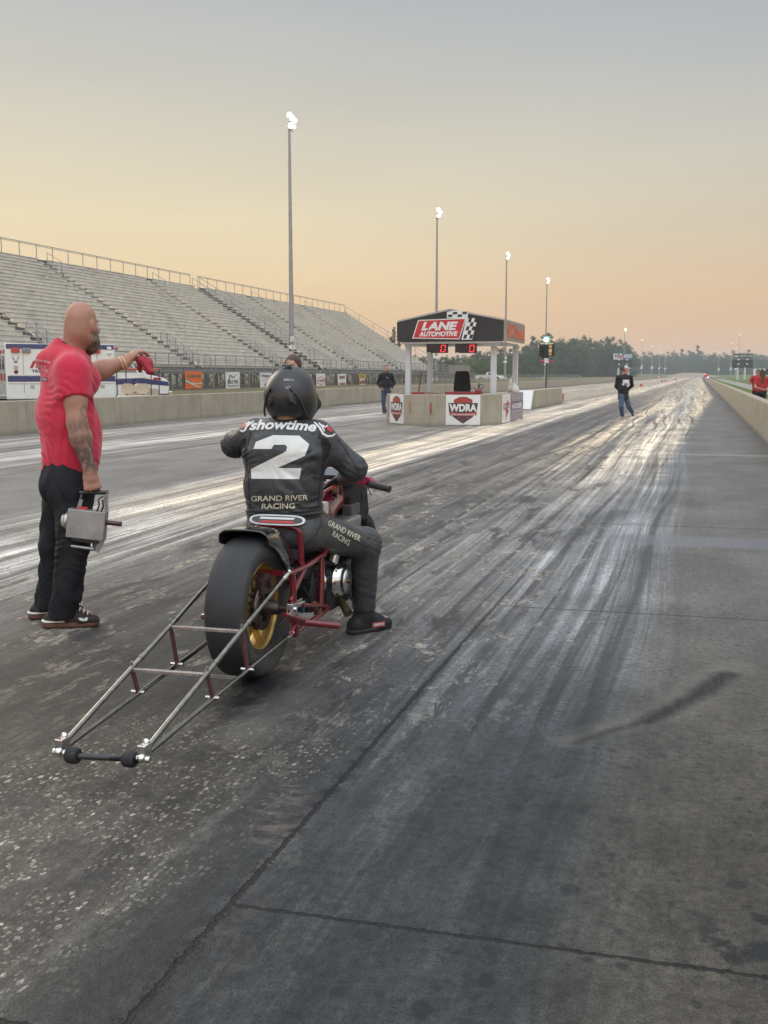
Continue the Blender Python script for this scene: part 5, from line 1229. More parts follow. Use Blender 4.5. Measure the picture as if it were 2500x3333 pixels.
# ------------------------------------------------------------------ starting lights
def start_tree():
    c = wY(1778, 1230, 57.0); x, y = c.x, 57.0; mpp = depth((x, y, 1.4))/FPX
    Z = lambda py: CAM_H + (1220-py)*mpp
    X = lambda px: x + (px-1778)*mpp
    root = empty('starting_lights', (x, y, 0), 'dark starting light tower with a lit green blue lamp past the sloped block', 'traffic light')
    BK = mat('tower_black', (.014, .015, .018), .5, 0, .15, 5)
    t = MB(); t.tube([(x, y, 0), (x, y, Z(1181))], .045, 8); t.box((x, y, .03), (.4, .4, .06)); t.build('pole', mat('pole_dark', (.05, .05, .05), .5), root)
    t = MB(); t.box((X(1774), y, Z(1145)), (.36, .28, Z(1121)-Z(1167))); t.build('main_box', BK, root, bevel=.015)
    for px in (1757, 1800):
        t = MB(); t.box((X(px), y+.05, Z(1140)), (.10, .26, Z(1119)-Z(1161))); t.build('side_blinder', BK, root)
    amber = mat('amber_lens', (.55, .30, .05), .25, em=0); litam = mat('lit_amber', (.95, .72, .25), em=.55)
    for py, m in ((1130, amber), (1142, litam), (1153, mat('dim_amber', (.85, .5, .15), em=.35))):
        for px, mm in ((1791, m), (1763, BK)):
            h = MB(); h.lathe([(.115, 0), (.115, .12)], (X(px), y-.2, Z(py)), (0, 1, 0), 16); ho = h.build('lamp_housing', BK, root)
            h = MB(); h.ball((X(px), y-.2, Z(py)), .095, 12, 8, sc=(1, .5, 1)); h.build('lens', mm, ho)
    h = MB(); h.lathe([(.1, 0), (.1, .12)], (X(1791), y-.2, Z(1164)), (0, 1, 0), 16); ho = h.build('lamp_housing', BK, root)
    h = MB(); h.ball((X(1791), y-.2, Z(1164)), .075, 12, 8, sc=(1, .5, .8)); h.build('lens', mat('green_lens', (.10, .25, .22), .3), ho)
    t = MB(); t.box((X(1778), y-.02, Z(1122)), (.19, .2, .14)); t.box((X(1779), y-.05, Z(1174)), (.24, .2, .26)); t.build('junction_box', PW, root, bevel=.01)
    for py in (1099, 1113):
        t = MB(); t.box((X(1778), y, Z(py)), (.66, .14, .075)); t.build('stage_bar', BK, root)
        for i in range(6):
            px = 1760+i*7.1
            h = MB(); h.ball((X(px), y-.08, Z(py+5.5)), .052, 10, 6); h.build('stage_bulb', mat('stage_yellow', (.75, .66, .36), em=.75), root)
        h = MB(); h.box((X(1778), y-.085, Z(py-1)), (.42, .02, .06)); h.build('stage_strip', mat('stage_cyan', (.35, .72, .68), em=.8), root)
    h = MB(); h.ball((X(1777.5), y-.16, Z(1106.5)), .13, 14, 10, sc=(1, .6, 1)); h.build('lit_lamp', mat('lit_cyan', (.45, 1, .95), em=4.5), root)
    for s in (-1, 1):
        h = MB(); h.ball((X(1779+s*11.5), y-.1, Z(1176)), .12, 12, 8, sc=(1.15, .5, .8)); h.build('foul_lamp', mat('foul_red', (.38, .06, .09), .3), root)
start_tree()
# ================================================================== DRAG MOTORCYCLE
RED = mat('maroon_frame', (.16, .010, .016), .25, 0, .12, 20, coat=.6)
BX, WYc, WR = -2.05, 4.66, .346
bike = empty('drag_motorcycle', (BX, WYc, 0), 'dark red drag motorcycle with fat slick rear tyre and wheelie bar', 'motorcycle')
def tyre_mat():
    n = NT('slick_tyre'); x, y, z = n.xyz()
    a = n.noise(None, 9, 5, .6); g = n.noise(n.scale((90, 6, 6)), 1, 4, .7); fine = n.noise(None, 220, 2)
    c = n.mix(n.mapr(a, .35, .7, 0, 1), (.019, .020, .022), (.034, .035, .037))
    c = n.mix(n.mapr(g, .4, .7, 0, .4), c, (.045, .044, .043))
    sw = n.mapr(x, BX+.078, BX+.092, 0, .85, True)
    c = n.mix(n.math('MULTIPLY', sw, n.mapr(a, .35, .65, .2, 1)), c, (.085, .076, .067))
    n.set(color=c, rough=n.mapr(a, .3, .7, .55, .75), normal=n.bump(n.math('ADD', n.math('MULTIPLY', fine, .5), g), .35, .002)); return n.mat
GOLD = mat('gold_alloy', (.62, .42, .13), .38, .75, .15, 14, dirt=((.10, .065, .03), .45))
wheel = MB(); prof = [(.205, -.062), (.218, -.070), (.245, -.086), (.275, -.096), (.303, -.099), (.322, -.094), (.334, -.080), (.3415, -.052), (.345, -.022), (.346, 0), (.345, .022), (.3415, .052), (.334, .080), (.322, .094), (.303, .099), (.275, .096), (.245, .086), (.218, .070), (.205, .062)]
wheel.lathe(prof, (BX, WYc, WR), (1, 0, 0), 72, cap=False)
ww = wheel.build('rear_wheel', tyre_mat(), bike)
t = MB()
for s in (1, -1):
    t.lathe([(.216, .071*s), (.2215, .068*s), (.2205, .062*s), (.210, .057*s), (.203, .048*s), (.200, .03*s), (.198, .0)], (BX, WYc, WR), (1, 0, 0), 64, cap=False)
t.build('rim', GOLD, ww)
t = MB()                                                        # five drilled spokes from hub to rim
for i in range(5):
    a = 2*math.pi*i/5+.45; d = Vector((0, math.cos(a), math.sin(a))); q = Vector((0, -d.z, d.y)); o = Vector((BX-.01, WYc, WR))
    for s in (-1, 1):
        t.bar(o+d*.05+q*s*.02, o+d*.195+q*s*.055, .03, .022, up=(1, 0, 0))
    t.bar(o+d*.13-q*.03, o+d*.13+q*.03, .02, .02, up=(1, 0, 0))
t.lathe([(.07, -.06), (.07, .03)], (BX, WYc, WR), (1, 0, 0), 24)
t.build('spokes', GOLD, ww, bevel=.003)
DM = mat('greasy_metal', (.10, .075, .065), .4, .8, .4, 30, dirt=((.03, .02, .015), .7))
t = MB()
t.lathe([(.092, .030), (.104, .033), (.104, .041), (.092, .044)], (BX, WYc, WR), (1, 0, 0), 40, cap=False)
for i in range(18):
    a = 2*math.pi*i/18; t.box((BX+.037, WYc+math.cos(a)*.107, WR+math.sin(a)*.107), (.012, .016, .016), M=Matrix.Rotation(a, 3, 'X'))
for i in range(6):
    a = 2*math.pi*i/6; d = Vector((0, math.cos(a), math.sin(a))); o = Vector((BX+.040, WYc, WR)); t.bar(o+d*.035, o+d*.11, .018, .008, up=(1, 0, 0))
t.lathe([(.045, .02), (.045, .07), (.03, .15)], (BX, WYc, WR), (1, 0, 0), 20)
t.build('sprocket', DM, ww)
t = MB(); t.lathe([(.07, .058), (.112, .06), (.112, .066), (.07, .068)], (BX, WYc, WR), (1, 0, 0), 40, cap=False)
for i in range(5):
    a = 2*math.pi*i/5+.3; d = Vector((0, math.cos(a), math.sin(a))); o = Vector((BX+.062, WYc, WR)); t.bar(o+d*.03, o+d*.09, .02, .01, up=(1, 0, 0))
t.build('brake_disc', mat('brake_steel', (.16, .13, .12), .35, .9, .3, 40), ww)
t = MB(); t.prism([(-.06, .07), (.05, .06), (.07, .15), (.0, .17), (-.06, .15)], (BX+.045, WYc, WR), (0, 1, 0), (0, 0, 1), (1, 0, 0), .04); t.box((BX+.095, WYc+.03, WR+.11), (.02, .04, .04)); t.build('brake_caliper', mat('caliper_red', (.07, .04, .035), .35, .4, .3, 20), bike, bevel=.008)
# fender: a thin black shell over the top and front of the tyre
def fender():
    mb = MB(); nA, nS = 36, 18; vs = []
    for lay, dr in ((0, 0), (1, -.006)):
        for i in range(nA+1):
            f = i/nA; a = R(104) - R(92)*f                         # from just behind the top, forward and down
            wd = .119 - .008*f + (.005 if i == 0 else 0)
            rise = .012*math.exp(-f*9)
            for j in range(nS+1):
                s = -1+2*j/nS; ss = abs(s)
                r = WR + .040 + rise + dr - (.055+.075*min(1, f*2.2))*max(0, ss-.55)**1.7/.45**1.7 - .014*s*s
                x = BX + .005 + math.copysign(min(1, ss/.80)**.92*wd, s) if ss else BX+.005
                vs.append((x, WYc+math.cos(a)*r, WR+math.sin(a)*r))
    N = (nA+1)*(nS+1); fs = []
    for i in range(nA):
        for j in range(nS):
            q = i*(nS+1)+j
            fs.append((q, q+nS+1, q+nS+2, q+1)); fs.append((N+q, N+q+1, N+q+nS+2, N+q+nS+1))
    for j in range(nS): fs.append((j, j+1, N+j+1, N+j)); q = nA*(nS+1)+j; fs.append((q, N+q, N+q+1, q+1))
    for i in range(nA): q = i*(nS+1); fs.append((q, N+q, N+q+nS+1, q+nS+1)); q += nS; fs.append((q, q+nS+1, N+q+nS+1, N+q))
    mb.add(vs, fs); mb.tube([Vector(vs[j])+Vector((0, -.002, .0)) for j in range(nS+1)], .006, 6)
    return mb.build('fender', mat('gloss_black', (.006, .006, .008), .08, 0, .1, 10, coat=1), bike)
fender()
def RT(px, py, x=-1.865): return wX(px, py, x)
def mir(p): return Vector((2*BX-p.x, p.y, p.z))
def frame_tube(name, pts, r=.013, both=True, m=None, n=10):
    for k in ((0, 1) if both else (0,)):
        t = MB(); t.tube([mir(Vector(p)) if k else Vector(p) for p in pts], r, n); t.build(name, m or RED, bike)
def smooth(pts, it=2):
    pts = [Vector(p) for p in pts]
    for _ in range(it):
        q = [pts[0]]
        for a, b in zip(pts[:-1], pts[1:]): q += [a*.75+b*.25, a*.25+b*.75]
        q.append(pts[-1]); pts = q
    return pts
xr = -1.865
A_, B_, C_ = RT(940, 1867, xr), RT(994, 1845, xr), RT(1058, 1803, xr)
A_.z = .508; B_.y = max(B_.y, A_.y+.15)
frame_tube('upper_rail', [A_, B_, C_, Vector((-1.93, C_.y+.25, C_.z+.10))], .0125)
frame_tube('axle_strut', [B_, Vector((-1.86, WYc+.03, WR+.03))], .0125)
frame_tube('upright', [Vector((xr+.01, A_.y+.02, A_.z)), Vector((xr+.01, A_.y+.05, .235)), Vector((xr+.01, A_.y+.06, .19))], .016)
frame_tube('lower_rail', [Vector((xr, A_.y+.06, .20)), Vector((-1.882, 5.163, .201)), Vector((-1.901, 5.742, .215)), Vector((-1.949, 5.935, .292))], .013)  # plain-number bike coordinates from here on: earlier values scaled about the camera position
frame_tube('centre_upright', [C_+Vector((-.02, .0, -.005)), RT(1047, 1890, -1.88), RT(1043, 1975, -1.88)], .017)
frame_tube('middle_rail', [RT(984, 1969, -1.88), RT(1062, 1972, -1.88)], .012)
hoop = smooth([(-1.925, 5.018, .49), (-1.925, 5.008, .63), (-1.93, 4.999, .683), (-1.988, 4.989, .7), (-2.104, 4.989, .7), (-2.162, 4.999, .683), (-2.166, 5.008, .63), (-2.166, 5.018, .49)], 3)
frame_tube('seat_hoop', hoop, .0165, False)
t = MB(); t.prism([(-.13, 0), (.115, 0), (.115, .13), (.09, .165), (-.09, .165), (-.13, .13)], (BX, 5.042, .509), (1, 0, 0), (0, 0, 1), (0, 1, 0), .03); t.build('seat_back_panel', mat('grey_panel', (.055, .055, .058), .55, 0, .1, 10), bike, bevel=.008)
t = MB(); t.box((BX, 5.279, .577), (.24, .46, .07)); t.build('seat', mat('seat_vinyl', (.015, .015, .016), .6, 0, .2, 20), bike, bevel=.03)
t = MB(); t.bar((-1.925, 5.018, .5), (-1.87, B_.y, B_.z), .03, .022); t.bar((-2.166, 5.018, .5), (2*BX+1.87, B_.y, B_.z), .03, .022); t.bar((-1.90, A_.y+.03, .505), (-2.20, A_.y+.03, .505), .026, .026); t.build('cross_member', RED, bike)
# tail plate with the white outlined oval behind the rider
def oval(w, h, k=.5, n=40):
    return [(math.copysign(abs(math.cos(2*math.pi*i/n))**k, math.cos(2*math.pi*i/n))*w, math.copysign(abs(math.sin(2*math.pi*i/n))**.8, math.sin(2*math.pi*i/n))*h) for i in range(n)]
to = Vector((BX+.01, 4.984, .725)); tu, tv, tn = Vector((1, 0, 0)), Vector((0, .55, .83)), Vector((0, -.83, .55))
t = MB(); t.prism(oval(.152, .030), to, tu, tv, -tn, .012, 0)
t.prism(oval(.152, .030), to, tu, tv, tn, .004, 1); t.prism(oval(.138, .021), to+tn*.0045, tu, tv, tn, .003, 0)
t.prism([(-.10, -.02), (.10, -.02), (.09, -.006), (-.08, -.008)], to+tn*.008, tu, tv, tn, .003, 2); t.prism([(-.095, -.001), (.09, .001), (.1, .012), (-.09, .012)], to+tn*.008, tu, tv, tn, .003, 1)
t.build('tail_plate', [mat('plate_black', (.01, .01, .012), .3, coat=.5), mat('plate_white', (.62, .62, .60), .4), mat('plate_red', (.42, .04, .03), .4)], bike)
# axle blocks, bolts, struts
for k in (0, 1):
    f = (lambda p: mir(Vector(p))) if k else (lambda p: Vector(p))
    t = MB(); c = f((-1.835, WYc-.005, WR)); t.box(c, (.034, .062, .062)); t.box(f((-1.855, WYc+.09, WR)), (.012, .16, .04)); ab = t.build('axle_block', CHROME(), bike, bevel=.004)
    t = MB(); t.lathe([(.022, 0), (.022, .02), (.012, .02), (.012, .045)], c+Vector(((-.02 if k else .02)*-1, 0, 0))*1, (-1 if k else 1, 0, 0), 6); t.tube([f((-1.84, WYc+.04, WR+.01)), f((-1.84, WYc+.16, WR+.0))], .009, 6); t.build('axle_bolt', CHROME(), ab)
    t = MB(); t.bar(f((-1.862, WYc+.06, WR+.0)), f((-1.868, A_.y+.05, .235)), .02, .05); t.build('axle_plate', RED, bike)
t = MB(); t.tube([(BX-.2, WYc, WR), (BX+.21, WYc, WR)], .014, 10); t.build('rear_axle', DM, bike)
# rear foot peg bar on the right (and left)
for k in (0, 1):
    f = (lambda p: mir(Vector(p))) if k else (lambda p: Vector(p))
    t = MB(); t.tube([f(RT(926, 2000, -1.845)), f(RT(1014, 2027, -1.81))], .0125, 8); t.build('peg_bracket', RED, bike)
    t = MB(); t.tube([f(RT(975, 2024, -1.84)), f(wX(1103, 2037, -1.68))], .017, 10); t.build('foot_peg', RED, bike)
    t = MB(); t.tube([f(RT(964, 2028, -1.85)), f(RT(946, 2060, -1.85))], .009, 8); t.build('wheelie_mount', mat('bright_maroon', (.30, .04, .04), .2, .3, .1, 10, coat=.6), bike)
# engine: finned cylinder block, crankcase, belt cover, clutch canister with its disc
ENG = mat('engine_black', (.028, .028, .03), .45, .4, .3, 15, dirt=((.06, .05, .04), .4))
t = MB(); t.box((BX, 5.578, .302), (.36, .52, .24)); t.box((BX, 5.327, .36), (.28, .2, .2)); t.build('crankcase', ENG, bike, bevel=.03)
t = MB()
for i in range(9): t.box((BX, 5.655, .44+i*.02), (.40, .30, .008))
t.box((BX, 5.655, .514), (.36, .26, .19)); t.build('cylinder_block', ENG, bike, bevel=.003)
t = MB(); t.box((BX, 5.665, .63), (.40, .28, .06)); t.build('cylinder_head', mat('cast_alloy', (.35, .35, .35), .35, .8, .2, 15), bike, bevel=.015)
cc = Vector((0, 5.404, .345))
t = MB(); t.lathe([(.095, -1.975), (.095, -1.905), (.090, -1.90), (.090, -1.878), (.095, -1.873), (.095, -1.852), (.083, -1.845), (.083, -1.824), (.068, -1.821)], cc, (1, 0, 0), 44); cl = t.build('clutch_canister', CHROME(), bike)
t = MB()
for i in range(8):
    a = 2*math.pi*i/8; t = MB(); t.lathe([(.007, -1.853), (.007, -1.845)], cc+Vector((0, math.cos(a)*.089, math.sin(a)*.089)), (1, 0, 0), 6); t.build('canister_bolt', DM, cl)
t = MB(); t.lathe([(.03, -1.821), (.071, -1.809), (.073, -1.803), (.03, -1.801)], cc, (1, 0, 0), 36); t.lathe([(.016, -1.803), (.012, -1.786)], cc, (1, 0, 0), 8, 1); t.build('cover_disc', [mat('brushed_alloy', (.62, .61, .58), .3, 1, .1, 30), DM], cl)
t = MB(); t.tube(smooth([(-1.901, 5.443, .437), (-1.887, 5.462, .505), (-1.901, 5.5, .572), (-1.949, 5.549, .601)]), .028, 10); t.build('intake_pipe', mat('white_metal', (.72, .72, .72), .25, .7, .1, 10), bike)
t = MB(); t.tube([(-1.911, 5.5, .234), (-1.833, 5.423, .201), (-1.795, 5.385, .167)], [.022, .022, .027], 12); t.build('exhaust_stub', mat('brass_pipe', (.16, .12, .07), .4, .8, .4, 20), bike)
t = MB(); t.box((BX+.02, 5.172, .312), (.26, .16, .17)); t.tube(smooth([(-1.92, 5.037, .37), (-1.906, 5.076, .312), (-1.916, 5.114, .244), (-1.949, 5.192, .215)]), .007, 6); t.tube(smooth([(-1.901, 5.114, .437), (-1.901, 5.095, .341), (-1.93, 5.066, .263)]), .009, 6)
t.box((-1.916, 5.076, .254), (.04, .06, .03)); t.box((BX, 5.114, .447), (.22, .26, .08)); t.build('transmission', ENG, bike, bevel=.008)
t = MB(); t.box((-1.906, 4.979, .273), (.018, .03, .04)); t.build('blue_fitting', mat('anodised_blue', (.05, .13, .30), .3, .7), bike, bevel=.004)
t = MB(); t.ball((-1.896, 5.114, .259), .028, 10, 8); t.box((-1.887, 5.153, .225), (.03, .05, .03)); t.build('rusty_fitting', mat('rusty_brown', (.16, .07, .04), .6, .4, .3, 30), bike)
t = MB(); t.tube(smooth([(-1.95, 4.76, WR+.118), (-1.92, 4.873, .447), (-1.93, 5.163, .398)], 1), .008, 6); t.tube(smooth([(-1.95, 4.76, WR-.118), (-1.92, 4.873, .292), (-1.93, 5.163, .302)], 1), .008, 6); t.build('chain', DM, bike)
# backbone, tank fairing, forks, bars
t = MB(); t.tube(smooth([(BX, 5.356, .592), (BX, 5.597, .688), (BX, 5.935, .823)]), .03, 10); t.build('backbone', RED, bike)
tb = Body(.009); tb.cone((BX, 5.52, .688), (BX, 5.79, .765), .10, .085, .03, ((1, 0, 0), 1.25)); tb.cone((BX, 5.742, .746), (BX+.0, 5.886, .649), .08, .06, .03, ((1, 0, 0), 1.3)); tb.build('tank_fairing', mat('fairing_maroon', (.17, .010, .022), .18, 0, .1, 10, coat=.9), bike)
fr_ = mat('fairing_bright', (.45, .035, .03), .2, coat=.8)
t = MB(); t.tube(smooth([wX(1040, 1642, -1.93), wX(1042, 1612, -1.93), wX(1062, 1596, -1.92), wX(1092, 1582, -1.91)]), .009, 8); t.build('hose_loop', fr_, bike)
t = MB(); t.box(wX(1052, 1655, -1.95), (.05, .10, .07), rz=.2); t.build('white_tank', WHITE(), bike, bevel=.012)
FK = mat('fork_black', (.008, .008, .009), .6, spec=.3)
for s in (-1, 1):
    t = MB(); t.tube([(BX+s*.10, 5.906, .881), (BX+s*.10, 6.14, .58)], .032, 12); t.tube([(BX+s*.10, 6.12, .60), (BX+s*.10, 6.40, .30)], .026, 12); t.lathe([(.045, -.02), (.045, .02)], (BX+s*.1, 6.09, .64), (0, .66, -.75), 14); t.build('fork_leg', FK, bike)
t = MB(); t.box((BX, 5.925, .862), (.30, .09, .03)); t.box((BX, 6.022, .746), (.30, .10, .04)); t.build('triple_clamp', FK, bike, bevel=.01)
# dark cowl between tank and fork
t = MB(); t.prism([(5.77, .63), (6.08, .58), (6.14, .63), (6.08, .862), (5.84, .87), (5.75, .765)], (BX+.055, 0, 0), (0, 1, 0), (0, 0, 1), (1, 0, 0), .09); t.build('side_cowl', FK, bike, bevel=.02)
t = MB(); t.box((-1.916, 5.809, .688), (.06, .16, .06)); t.build('coil_pack', mat('coil_grey', (.10, .095, .09), .5, .3, .2, 20), bike, bevel=.006)
FWY, FWZ = 6.40, .30
t = MB(); t.tube([(BX-.1, FWY, FWZ), (BX+.1, FWY, FWZ)], .012, 8); fwm = MB()
fwm.lathe([(.24, -.03), (.275, -.034), (.295, -.017), (.298, 0), (.295, .017), (.275, .034), (.24, .03)], (BX, FWY, FWZ), (1, 0, 0), 48, cap=False); fw = fwm.build('front_wheel', RUBBER(), bike)
t.lathe([(.24, -.03), (.225, -.02), (.225, .02), (.24, .03)], (BX, FWY, FWZ), (1, 0, 0), 48, cap=False)
for i in range(5): a = 2*math.pi*i/5; t.bar((BX, FWY, FWZ), (BX, FWY+math.cos(a)*.23, FWZ+math.sin(a)*.23), .03, .02, up=(1, 0, 0))
t.build('rim', mat('dark_rim', (.03, .03, .03), .4, .5), fw)
# handlebars
gi, go = wX(1203, 1577, -1.72), wX(1266, 1592, -1.58)
go.y = gi.y - .02; go = wY(1266, 1592, gi.y-.03)
bi = Vector((BX+.13, 5.886, .876))
for k in (0, 1):
    f = (lambda p: mir(Vector(p))) if k else (lambda p: Vector(p))
    if k: gi, go = Vector((BX+.13, gi.y+.18, gi.z+.01)), Vector((BX+.235, gi.y+.14, gi.z))
    t = MB(); t.tube(smooth([f(bi), f(gi.lerp(bi, .35)), f(gi), f(go)], 1), .011, 10); hb = t.build('handlebar', FK, bike)
    g0, g1 = f(gi), f(go); d = (g1-g0).normalized()
    t = MB(); t.tube([g0+d*.005, g0+d*.015, g1, g1+d*.006], [.02, .0175, .0175, .019], 14); t.build('grip', mat('grip_rubber', (.03, .03, .031), .75, 0, .2, 60), hb)
    t = MB(); p = g0 - d*.05; t.tube([p+Vector((0, .03, -.012)), p+d*.03+Vector((0, .05, -.03)), p+d*.05+Vector((0, .045, -.06))], [.008, .006, .007], 8); t.build('lever', mat('lever_metal', (.5, .48, .44), .25, 1), hb)
mc = wX(1190, 1565, -1.76)
t = MB(); t.prism([(-.055, -.022), (.045, -.022), (.052, .006), (.03, .026), (-.03, .03), (-.058, .004)], mc+Vector((0, -.03, 0)), (.97, .1, -.1), (.05, 0, 1), (0, 1, 0), .06); t.build('master_cylinder', mat('anodised_red', (.34, .02, .07), .25, .35, .1, 20, coat=.5), bike, bevel=.008)
t = MB(); t.prism([(-.15, 0), (.15, 0), (.13, .13), (-.13, .13)], (BX+.02, 5.751, .867), (1, 0, 0), Vector((0, .8, .25)), (0, 0, 1), .02); dash = t.build('dash_tray', mat('dash_grey', (.03, .035, .045), .15, 0, .1, 20, coat=.6), bike, bevel=.004)
t = MB(); t.prism([(-.02, .02), (.04, .02), (.045, .07), (-.015, .07)], (BX+.085, 5.747, .889), (1, 0, 0), Vector((0, .8, .25)), (0, 0, 1), .006); t.build('green_label', mat('label_green', (.03, .38, .05), .4), dash)
# wheelie bar: four chromed tubes, flat cross bars, struts, clevis ends and two little wheels on an axle
BAR = mat('polished_dark_tube', (.27, .26, .235), .20, 1, .2, 30)
PINK = mat('anodised_bronze', (.50, .44, .41), .3, .8, .2, 20)
RR, RL = Vector((-1.858, 3.268, .120)), Vector((-2.178, 3.242, .120))
UR, LR = Vector((-1.862, 4.655, .510)), Vector((-1.864, 4.694, .207))
UL, LL_ = Vector((-2.212, 4.655, .510)), Vector((-2.212, 4.694, .207))
def wb(a, b, f): return a + (b-a)*f
for side, (r0, up_, lo_) in (('r', (RR, UR, LR)), ('l', (RL, UL, LL_))):
    for nm, e, dz in (('upper_bar', up_, .012), ('lower_bar', lo_, -.010)):
        a = r0 + Vector((0, .02, dz)); t = MB(); t.tube([a, e], .0105, 12)
        for f in (.42, .66): p = wb(a, e, f); dd = (e-a).normalized(); t.tube([p-dd*.012, p+dd*.012], .0122, 12)
        b = t.build(nm, BAR, bike)
        t = MB(); dd = (e-a).normalized(); t.tube([e-dd*.05, e-dd*.01, e+dd*.03], [.011, .014, .010], 8); t.ball(e+dd*.035, .013, 8, 6); t.build('rod_end', CHROME(), b)
    t = MB(); t.box(r0+Vector((0, -.005, .006)), (.032, .05, .05)); t.ball(r0+Vector((0, -.03, -.015)), .016, 10, 8); t.ball(r0+Vector((0, .01, .032)), .014, 8, 6); t.lathe([(.013, -.03), (.013, .03)], r0+Vector((0, -.02, -.02)), (1, 0, 0), 8); t.build('clevis', CHROME(), bike, bevel=.006)
for f in (.62, .37):
    a, b = wb(RL, UL, f)+Vector((0, 0, -.004)), wb(RR, UR, f)+Vector((0, 0, -.004))
    t = MB(); t.bar(a, b, .020, .016); t.build('cross_bar', PINK, bike, bevel=.003)
    for r0, up_, lo_ in ((RR, UR, LR), (RL, UL, LL_)):
        q0, q1 = wb(r0, up_, f), wb(r0, lo_, f+.02)
        t = MB(); t.bar(q0, q1, .014, .014, up=(0, 1, 0)); t.build('strut', mat('strut_maroon', (.17, .075, .07), .35, .4, .2, 20), bike)
        t = MB(); t.lathe([(.007, -.03), (.007, .03)], q1, (1, 0, 0), 8); t.build('strut_bolt', CHROME(), bike); t = MB(); t.lathe([(.006, -.02), (.006, .02)], q0+Vector((0, 0, .012)), (0, 0, 1), 8); t.build('strut_bolt', CHROME(), bike)
f = .56
t = MB(); t.bar(wb(RL, LL_, f), wb(RR, LR, f), .014, .012); t.build('cross_bar', mat('grey_bar', (.34, .33, .31), .35, .7), bike)
AY = Vector((0, -.02, -.026))
t = MB(); t.tube([RL+AY, RR+AY], .009, 10); wax = t.build('wheelie_axle', FK, bike)
t = MB(); t.tube([RL+AY+Vector((.075, 0, 0)), RR+AY-Vector((.075, 0, 0))], .0115, 10); t.build('axle_sleeve', mat('sleeve_grey', (.05, .05, .05), .35, .3), wax)
for c in (RL+AY+Vector((.052, 0, 0)), RR+AY-Vector((.052, 0, 0))):
    t = MB(); t.lathe([(.014, -.022), (.024, -.024), (.029, -.017), (.030, 0), (.029, .017), (.024, .024), (.014, .022)], c, (1, 0, 0), 20); t.build('wheelie_wheel', RUBBER(), wax)
# ================================================================== PEOPLE
SKIN = lambda: mat('skin', (.44, .235, .165), .5, 0, .10, 10, bump=.12, bscale=120)
def unit(v): v = np.array(v, float); return v/np.linalg.norm(v)
def head(S, c, fwd, up=(0, 0, 1), s=1.0, ears=True, jaw=1.0):
    """cranium, face wedge, jaw, brow, nose, eye sockets, lips, ears; c is midway between the ears at eye height"""
    f, u = unit(fwd), unit(up); f = unit(f-u*(f@u)); r = np.cross(f, u); c = np.array(c, float); M = np.array([r, f, u])
    P = lambda a, b, d: c + s*(r*a+f*b+u*d)
    S.ell(P(0, -.012, .035), (.077*s, .098*s, .090*s), .02, M)
    S.ell(P(0, -.045, .0), (.068*s, .062*s, .070*s), .03, M)
    S.ell(P(0, .028, -.040), (.060*s*jaw, .070*s, .085*s), .03, M)
    S.ell(P(0, .055, -.098), (.032*s*jaw, .032*s, .028*s), .03, M)
    for q in (-1, 1): S.ell(P(q*.048*jaw, .015, -.075), (.022*s, .045*s, .03*s), .03, M)
    S.ell(P(0, .078, .022), (.052*s, .018*s, .013*s), .015, M)
    for q in (-1, 1):
        S.ell(P(q*.032, .094, -.002), (.017*s, .014*s, .011*s), .010, M, True); S.ell(P(q*.032, .082, -.003), (.0135*s, .0125*s, .0115*s), .003, M); S.ell(P(q*.045, .07, -.028), (.022*s, .02*s, .016*s), .02, M)
    S.cone(P(0, .088, .008), P(0, .112, -.036), .009*s, .013*s, .012); 
    for q in (-1, 1): S.ell(P(q*.012, .098, -.040), (.009*s, .011*s, .008*s), .008, M)
    S.ell(P(0, .092, -.066), (.024*s, .009*s, .006*s), .006, M); S.ell(P(0, .090, -.077), (.021*s, .010*s, .007*s), .006, M); S.ell(P(0, .102, -.0715), (.022*s, .008*s, .002*s), .003, M, True)
    if ears:
        for q in (-1, 1):
            S.ell(P(q*.082, -.014, -.006), (.011*s, .023*s, .035*s), .005, M); S.ell(P(q*.093, -.006, -.004), (.007*s, .012*s, .020*s), .004, M, True); S.ell(P(q*.088, -.028, .0), (.008*s, .010*s, .028*s), .005, M); S.ell(P(q*.076, .002, -.034), (.008*s, .010*s, .011*s), .006, M)
    return P
